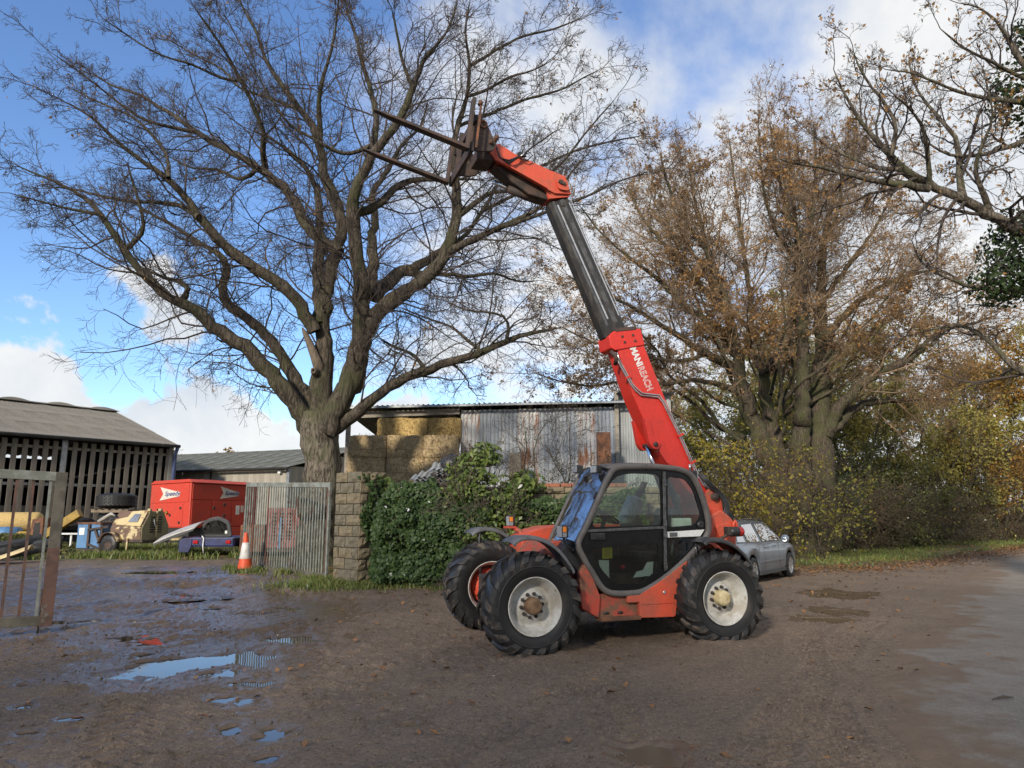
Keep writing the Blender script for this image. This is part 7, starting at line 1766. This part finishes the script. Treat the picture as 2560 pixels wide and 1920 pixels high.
bn_ = empty('car_bonnet', (-9.3, 20.0, .78), label='white car bonnet propped slanting on the dumped trailer', cat='car part')
mb = MB(); mb.smooth = True
mb.sheet([[(-.52 + 1.08 * s + .04 * math.sin(3 * t), -.1 + .75 * t, .02 + .40 * s + .20 * t + .06 * math.sin(math.pi * t) + .03 * math.sin(math.pi * s)) for t in np.linspace(0, 1, 8)] for s in np.linspace(0, 1, 10)]); mb.build('panel', 'bonnet_white', bn_, solid=.03)
MB().beam((-.50, -.12, .0), (.56, -.12, .40), .02, .05).build('folded_edge', 'trim_dark', bn_)

# --- big tyres
def lying_tyre(Rt, W, rows_, n, mat='tread_rubber'):
    mb = MB()
    mb.lathe([(0, Rt * .55), (W * .04, Rt * .74), (W * .14, Rt * .93), (W * .25, Rt * .965), (W * .5, Rt * .972), (W * .75, Rt * .965), (W * .86, Rt * .93), (W * .96, Rt * .74), (W, Rt * .55), (W * .8, Rt * .52), (W * .2, Rt * .52), (0, Rt * .55)], 48, axis='z')
    mb.cur = 1
    for r in range(rows_):
        z0 = W * (.16 + .68 * r / rows_); z1 = W * (.16 + .68 * (r + .86) / rows_)
        for i in range(n):
            a = 2 * math.pi * (i + .5 * (r % 2)) / n; da = 2 * math.pi / n * .40; sk = .03 * (1 if r % 2 else -1)
            P = [(rr * math.cos(a + s * da + sk * q), rr * math.sin(a + s * da + sk * q), z) for rr in (Rt * .955, Rt) for s, z, q in ((-1, z0, -1), (1, z0, -1), (1, z1, 1), (-1, z1, 1))]
            mb.add(P, [(4, 5, 6, 7), (0, 1, 5, 4), (1, 2, 6, 5), (2, 3, 7, 6), (3, 0, 4, 7)])
    return mb.mesh('tyre', ['tyre_rubber', mat])
mk('tyre_tread_dark', (0.022, 0.023, 0.024), (0.035, 0.034, 0.032), 5, rough=0.6)
ME_BT = lying_tyre(.66, .52, 6, 30, 'tyre_tread_dark')
for i, (x_, y_, z_, lb, rx) in enumerate(((-14.05, 25.6, 1.76, 'big block-tread tyre on top of the pallet, highest of the tyre pile', -1.5), (-13.95, 25.6, 1.08, 'big tyre directly under the pallet in the tyre pile', 1.0), (-14.0, 25.7, .50, 'bottom tyre of the pile, on the ground behind the compressor', 0), (-15.0, 24.7, .95, 'tyre lying left of the pile, its tread towards the gate', 3), (-15.05, 24.8, .42, 'lowest left tyre under another, behind the blue cabinet', 0))):
    link('big_tyre', ME_BT, loc=(x_, y_, z_), rot=(R(rx), R(rx * .7), i * .7), label=lb, cat='tyre', group='big tyres in the yard pile')
pal = empty('pallet', (-14.0, 25.5, 1.62), R(8), label='broken wooden pallet between the top tyres', cat='pallet')
for i in range(6): MB().box((-.55 + i * .22, 0, .10), (.12, 1.1, .022)).build('board', 'pallet_wood', pal)
for y_ in (-.5, 0, .5): MB().box((0, y_, .04), (1.2, .09, .08)).build('bearer', 'pallet_wood', pal)
# --- scrap behind the left gate
def scrap(nm, loc, lb, cat, rz=0): return empty(nm, loc, R(rz), label=lb, cat=cat)
s_ = scrap('cream_panel', (-12.35, 17.9, .40), 'curved cream body panel lying on the ground behind the left gate', 'scrap panel', 20)
mb = MB(); mb.smooth = True; mb.sheet([[(-.55 + 1.0 * s, -.2 + .5 * t, .02 + .34 * s ** 1.3 + .10 * math.sin(math.pi * t)) for t in np.linspace(0, 1, 6)] for s in np.linspace(0, 1, 8)]); mb.build('shell', 'cream_rusty', s_, solid=.02)
for i, (x_, y_, rz, lb) in enumerate(((-13.2, 18.9, 35, 'dark plastic car bumper leaning nearest the cream panel'), (-12.75, 19.5, 20, 'dark plastic car bumper behind the other, nearer the gate post'), (-14.3, 21.0, 50, 'black car bumper further back, below the yellow bucket'))):
    s_ = scrap('car_bumper', (x_, y_, .42), lb, 'bumper', rz); s_['group'] = 'scrap car bumpers'
    mb = MB(); mb.smooth = True
    for k_, z0 in ((0, .0),):
        mb.sheet([[(-.6 + 1.2 * s, -.28 * math.sin(math.pi * s) - .06 * math.sin(math.pi * t) + .05 * t, .03 + .34 * t + .22 * s) for t in np.linspace(0, 1, 6)] for s in np.linspace(0, 1, 14)])
    mb.build('skin', 'trim_dark', s_, solid=.02)
    MB().beam((-.3, -.30, .33), (.4, -.30, .43), .03, .08).build('grille_slot', 'black_plastic', s_)
s_ = scrap('trestle', (-13.4, 21.8, .46), 'low white-topped metal trestle behind the bumpers', 'trestle', 0)
MB().bbox((-.45, 0, .52), (.45, .4, .56)).build('top_rail', 'white_paint', s_)
for x_ in (-.35, .1, .38): MB().bbox((x_, .05, 0), (x_ + .05, .1, .52)).build('leg', 'white_paint', s_)
s_ = scrap('loader_bucket', (-15.4, 23.6, .46), 'yellow digger bucket and arm half hidden behind the left gate', 'bucket', -10)
MB().plate([(-.35, .10), (-.30, .95), (.10, 1.0), (.16, .10)], 0, .6).build('bucket_back', 'rust', s_, bevel=.02)
MB().plate([(-.22, .22), (-.20, .82), (.02, .85), (.05, .22)], -.006, .02).build('bucket_mouth', 'dark_inside', s_)
MB().beam((.1, .2, .45), (1.2, .3, 1.15), .22, .26).build('arm', 'machine_yellow', s_, bevel=.02)
MB().lathe([(-.2, 0), (-.2, .26), (.2, .26), (.2, 0)], 18, c=(-.70, .2, .30)).build('drum', 'machine_yellow', s_)
s_ = scrap('blue_drum', (-16.9, 23.9, .44), 'pale blue drum lying on its side at the left edge', 'drum', 15)
MB().lathe([(-.6, 0), (-.6, .29), (-.2, .30), (-.18, .315), (-.16, .30), (.2, .30), (.22, .315), (.24, .30), (.6, .29), (.6, 0)], 22, axis='x', c=(0, 0, .42)).build('shell', 'blue_box', s_)
o = link('straw_roll', MB().lathe([(-.7, 0), (-.7, .28), (-.6, .34), (.6, .34), (.7, .28), (.7, 0)], 20, axis='x', c=(0, 0, .34)).mesh('straw_roll', 'straw_gold'), loc=(-17.0, 24.9, .95), rot=(0, 0, R(12)), label='roll of golden straw at the foot of the slatted barn', cat='straw bale')
o = link('dirt_heap', scatter_rocks('dirt_heap', 10, (-1, 1), (5, 6), .01, .02, 'mud', 3), label='heap of earth and weeds behind the left gate', cat='dirt heap') if False else None
gx2 = np.random.default_rng(9); xh = gx2.normal(-15.2, 1.3, 5000); yh = gx2.normal(21.9, .7, 5000)
zh = .46 + .45 * np.exp(-((xh + 15.2) / 1.6) ** 2 - ((yh - 21.9) / .9) ** 2)
hm = MB(); hm.smooth = True
hm.sheet([[(x_, y_, .30 + .55 * math.exp(-((x_ + 15.2) / 1.6) ** 2 - ((y_ - 21.9) / .9) ** 2) + random.uniform(-.03, .03)) for x_ in np.linspace(-18.5, -12.2, 28)] for y_ in np.linspace(19.8, 24, 18)])
hp = hm.build('earth_mound', 'clod', label='mound of earth grown over with weeds behind the left gate', cat='mound')
v_, f_ = leafquads(np.stack([xh, yh, zh + .08], 1), gx2.uniform(.05, .13, 5000), None, gx2)
link('weeds', npmesh('weeds', v_, f_, 'olive_leaf'), parent=hp, kind='stuff')
# --- perforated machine guard behind the gate
s_ = scrap('machine_guard', (-6.45, 20.4, .55), 'faded red perforated machine guard with a blue strip, seen through the gate bars', 'machine guard', 8)
holes = [[(x_ - .028, z_ - .028), (x_ + .028, z_ - .028), (x_ + .028, z_ + .028), (x_ - .028, z_ + .028)] for x_ in np.arange(-.30, .31, .1) for z_ in np.arange(.35, 1.06, .1)]
mk('faded_red', (0.27, 0.085, 0.075), (0.18, 0.075, 0.06), 5, rough=0.75, c3=(0.12, 0.06, 0.04), scale3=5, lo3=0.55, hi3=0.65)
plate_holes([(-.42, .12), (.42, .12), (.42, 1.22), (-.42, 1.22)], holes, 0, .03).build('perforated_plate', 'faded_red', s_)
MB().bbox((-.12, -.02, .1), (-.03, -.005, .95)).build('blue_strip', 'blue_box', s_)
MB().bbox((-.42, .05, 0), (.5, .7, 1.1)).build('machine_body', 'rust_dark', s_)
MB().bbox((-1.15, .0, .0), (-.5, .5, .75)).build('engine_block', 'rust', s_, bevel=.03)

# --- traffic cone
cone = empty('traffic_cone', (-6.02, 16.5, float(zg(-6.02, 16.5)) + .02), label='muddy orange traffic cone with white sleeve at the gate end', cat='cone', rot=(R(1), R(-2), R(20)))
MB().lathe([(.03, .165), (.25, .128)], 24, axis='z').build('lower_cone', 'cone_orange', cone)
MB().lathe([(.25, .129), (.255, .132), (.60, .075), (.605, .071)], 24, axis='z').build('sleeve', 'cone_white', cone)
MB().lathe([(.605, .070), (.80, .038), (.825, .034), (.825, .02), (.7, .0)], 24, axis='z').build('upper_cone', 'cone_orange', cone)
MB().plate(fillet([(-.24, -.24), (.24, -.24), (.24, .24), (-.24, .24)], .06, 3), 0, .04).build('base_plate', 'black_plastic', cone, rot=(R(90), 0, 0), loc=(0, 0, 0), bevel=.01)

# --- roofing sheets and bag on the wall top
ME_LS = corr_sheet(1.5, .9, .13, .024, 6).mesh('roofing_sheet', 'tin_pale'); ME_LS2 = corr_sheet(1.3, .8, .13, .024, 6).mesh('roofing_sheet', 'tin_grey')
for i in range(8):
    link('roofing_sheet', ME_LS if i % 3 else ME_LS2, loc=(-2.35 + random.uniform(-.1, .1) + (.35 if i > 4 else 0), 16.9 + random.uniform(-.05, .05), 2.23 + i * .062), rot=(R(-78 + random.uniform(-4, 4)), R(random.uniform(-3, 5) - 1), R(random.uniform(-5, 5))),
         label=('pale' if i % 3 else 'blue-grey') + ' corrugated roofing sheet, ' + ['first', 'second', 'third', 'fourth', 'fifth', 'sixth', 'seventh', 'eighth'][i] + ' from the bottom of the loose pile above the ivy', cat='roofing sheet', group='loose roofing sheets')
MB().bbox((-2.4, 16.85, .3), (-1.0, 17.8, 2.15)).build('timber_stack', 'old_wood', label='old timber crate carrying the loose roofing sheets behind the wall', cat='crate', bevel=.02)
g = random.Random(4); mb = MB(); mb.smooth = True
mb.sheet([[((.24 + .05 * math.sin(3 * a + p_ * 2)) * math.cos(a) * math.sin(p_), .22 * math.sin(a) * math.sin(p_), .22 + (.22 + .03 * math.sin(5 * a)) * -math.cos(p_)) for a in np.linspace(0, 2 * math.pi, 17)] for p_ in np.linspace(.05, math.pi - .05, 10)])
mb.build('plastic_bag', 'bag_black', loc=(-1.42, 16.8, 2.55), label='full black plastic bag lying at the tin shed corner', cat='bag')

# --- silver estate car
car = empty('estate_car', (5.74, 18.5, 0), R(52), label='silver grey estate car parked behind the telehandler', cat='car')
XW = (1.36, -1.32); WR_ = .315
def halfw(x_):
    f = (x_ + 2.28) / 4.56
    return .885 - .16 * max(0, (f - .80) / .2) ** 2 - .10 * max(0, (.14 - f) / .14) ** 2
def belt(x_): return np.interp(x_, [-2.28, -1.9, 0, .95, 1.5, 2.0, 2.28], [.93, .965, .93, .90, .84, .74, .60])
def deck(x_): return np.interp(x_, [-2.28, -2.1, 0, .95, 1.5, 2.0, 2.20, 2.28], [.95, .98, .95, 1.0, .93, .84, .74, .62])
def bottom(x_):
    z = .24
    for xw in XW:
        d = .375 ** 2 - (x_ - xw) ** 2
        if d > 0: z = max(z, WR_ + math.sqrt(d))
    return z
rows_ = []
for x_ in np.concatenate([np.linspace(-2.28, 2.28, 88)]):
    w = halfw(x_); zb = bottom(x_); bl_ = float(belt(x_)); dk = float(deck(x_)); r = []
    half = [(w - .045, zb)] + [(w * (1 - .0) - .03 * abs(t - .45), zb + (bl_ - zb) * t) for t in (.15, .4, .7)] + [(w - .03, bl_), (w - .10, bl_ + (dk - bl_) * .55), (w * .55, dk), (0, dk + .01)]
    r = [(x_, -y_, z_) for y_, z_ in half] + [(x_, y_, z_) for y_, z_ in half[-2::-1]]
    rows_.append(r)
mb = MB(); mb.smooth = True; mb.sheet(rows_); mb.add(rows_[0], [tuple(range(len(rows_[0])))]); mb.add(rows_[-1], [tuple(range(len(rows_[-1])))[::-1]])
mb.build('body', 'car_silver', car)
# greenhouse
GHB = [(.98, .80, .93), (.30, .80, .93), (-.66, .80, .93), (-1.55, .79, .95), (-2.12, .74, .97)]
GHT = [(.30, .60, 1.40), (-.05, .605, 1.44), (-.70, .60, 1.455), (-1.45, .575, 1.43), (-1.88, .55, 1.36)]
mb = MB(); mb.smooth = True
mb.sheet([[(a[0], -a[1], a[2]) for a in GHB], [(a[0], -a[1], a[2]) for a in GHT], [(a[0], 0, a[2] + .03) for a in GHT], [(a[0], a[1], a[2]) for a in GHT], [(a[0], a[1], a[2]) for a in GHB]])
mb.build('roof_shell', 'car_silver', car)
def onside(s, t, off=.006, sd=-1):
    """point on the side glass plane: s along 0..4 (stations), t 0 belt .. 1 roof"""
    i = min(int(s), 3); f = s - i
    b0, b1, t0, t1 = GHB[i], GHB[i + 1], GHT[i], GHT[i + 1]
    B = [b0[k] * (1 - f) + b1[k] * f for k in range(3)]; T = [t0[k] * (1 - f) + t1[k] * f for k in range(3)]
    p = [B[k] * (1 - t) + T[k] * t for k in range(3)]
    return (p[0], sd * (p[1] + off), p[2] + off * .4)
for sd in (-1, 1):
    for nm, s0, s1 in (('front_window', .10, 1.86), ('rear_window', 2.0, 2.93), ('quarter_window', 3.06, 3.80)):
        mb = MB(); mb.sheet([[onside(s, t, .008, sd) for s in np.linspace(s0 + (.10 * t if nm != 'front_window' else .25 * t), s1 - (.05 if nm != 'quarter_window' else .3 * t), 6)] for t in (.06, .5, .86)]); mb.build(nm, 'car_glass', car)
        mb = MB(); mb.sheet([[onside(s, t, .004, sd) for s in np.linspace(s0 - .05 + (.10 * t if nm != 'front_window' else .25 * t), s1 + .02 - (.3 * t if nm == 'quarter_window' else 0), 6)] for t in (.0, .5, .93)]); mb.build('window_trim', 'trim_dark', car)
    MB().tube([(.15, sd * .60, 1.44), (-.1, sd * .60, 1.49), (-1.2, sd * .58, 1.495), (-1.6, sd * .56, 1.43)], .016, 6).build('roof_rail', 'trim_dark', car)
    for x_ in (.50, -.58): MB().beam((x_, sd * .893, .32), (x_ - .04, sd * .868, .92), .004, .008, up=(1, 0, 0)).build('door_seam', 'trim_dark', car)
    for x_ in (-.42, -1.32): MB().tube([(x_ - .08, sd * .885, .83), (x_ + .08, sd * .89, .825)], .016, 6).build('door_handle', 'car_silver', car)
    MB().beam((.78, sd * .892, .50), (-.98, sd * .892, .50), .012, .035).build('rub_strip', 'car_silver', car)
    MB().bbox((-.92, sd * .80, .20), (.98, sd * .875, .27)).build('sill', 'trim_dark', car)
    mr = empty('door_mirror', (.60, sd * 1.0, 1.0), parent=car)
    mb = MB(); mb.smooth = True; mb.lathe([(-.05, 0), (-.045, .075), (0, .105), (.05, .09), (.085, .04), (.09, 0)], 16, axis='x'); mb.build('housing', 'car_silver', mr)
    MB().lathe([(-.047, 0), (-.047, .07)], 16, axis='x').build('mirror_glass', 'chrome', mr)
    MB().beam((.0, -sd * .14, -.04), (0, 0, -.02), .04, .04).build('stalk', 'trim_dark', mr)
    MB().box((-2.16, sd * .74, .82), (.18, .14, .22)).build('tail_lamp', 'red_lens', car, bevel=.03)
    for xw in XW:
        w_ = empty('wheel', (xw, sd * .785, WR_), parent=car, rz=0 if sd < 0 else math.pi)
        MB().lathe([(-.09, .21), (-.10, .25), (-.085, .30), (-.05, WR_), (.05, WR_), (.085, .30), (.1, .25), (.09, .21)], 28).build('tyre', 'tyre_rubber', w_)
        mb = MB(); mb.lathe([(-.085, .215), (-.09, .20), (.05, .195)], 28); mb.lathe([(-.07, 0), (-.07, .05), (-.04, .06)], 14)
        for i in range(5):
            a = 2 * math.pi * i / 5 + .3
            mb.beam((.03 * math.cos(a), -.065, .03 * math.sin(a)), (.205 * math.cos(a), -.075, .205 * math.sin(a)), .06, .02, up=(0, 1, 0))
        mb.build('alloy_rim', 'chrome_worn', w_)
        MB().lathe([(-.01, 0), (-.01, .20)], 18).build('brake_disc', 'trim_dark', w_)
MB().bbox((-2.1, -.70, .18), (2.1, .70, .45)).bbox((-1.0, -.78, .2), (1.0, .78, .9)).build('underbody', 'trim_dark', car)
MB().add([(.99, -.76, .95), (.99, .76, .95), (.33, .57, 1.395), (.33, -.57, 1.395)], [(0, 1, 2, 3)]).build('windscreen', 'car_glass', car, loc=(.012, 0, .012))
MB().add([(-2.13, -.68, 1.0), (-2.13, .68, 1.0), (-1.90, .5, 1.345), (-1.90, -.5, 1.345)], [(0, 3, 2, 1)]).build('tailgate_window', 'car_glass', car, loc=(-.012, 0, .01))
# --- twigs dropped on the lane
for i, (x_, y_, lb) in enumerate(((4.45, 6.92, 'broken twig lying on the lane nearer the picture centre'), (4.6, 6.25, 'broken twig lying on the lane at the right edge'))):
    t_ = empty('fallen_twig', (x_, y_, float(zg(x_, y_)) + .028), label=lb, cat='twig', group='twigs on the lane')
    g = random.Random(i + 3); mb = MB()
    for k_ in range(5):
        a = g.uniform(-.5, .9) + (math.pi if k_ == 4 else 0); p = Vector((0, 0, 0)); pts = [p.copy()]
        for s in range(4): p += Vector((math.cos(a), math.sin(a), g.uniform(-.05, .15))) * .035; a += g.uniform(-.4, .4); pts.append(p.copy())
        mb.tube(pts, [.008, .007, .006, .004, .002], 5)
    mb.build('stick', 'twig_dark', t_)
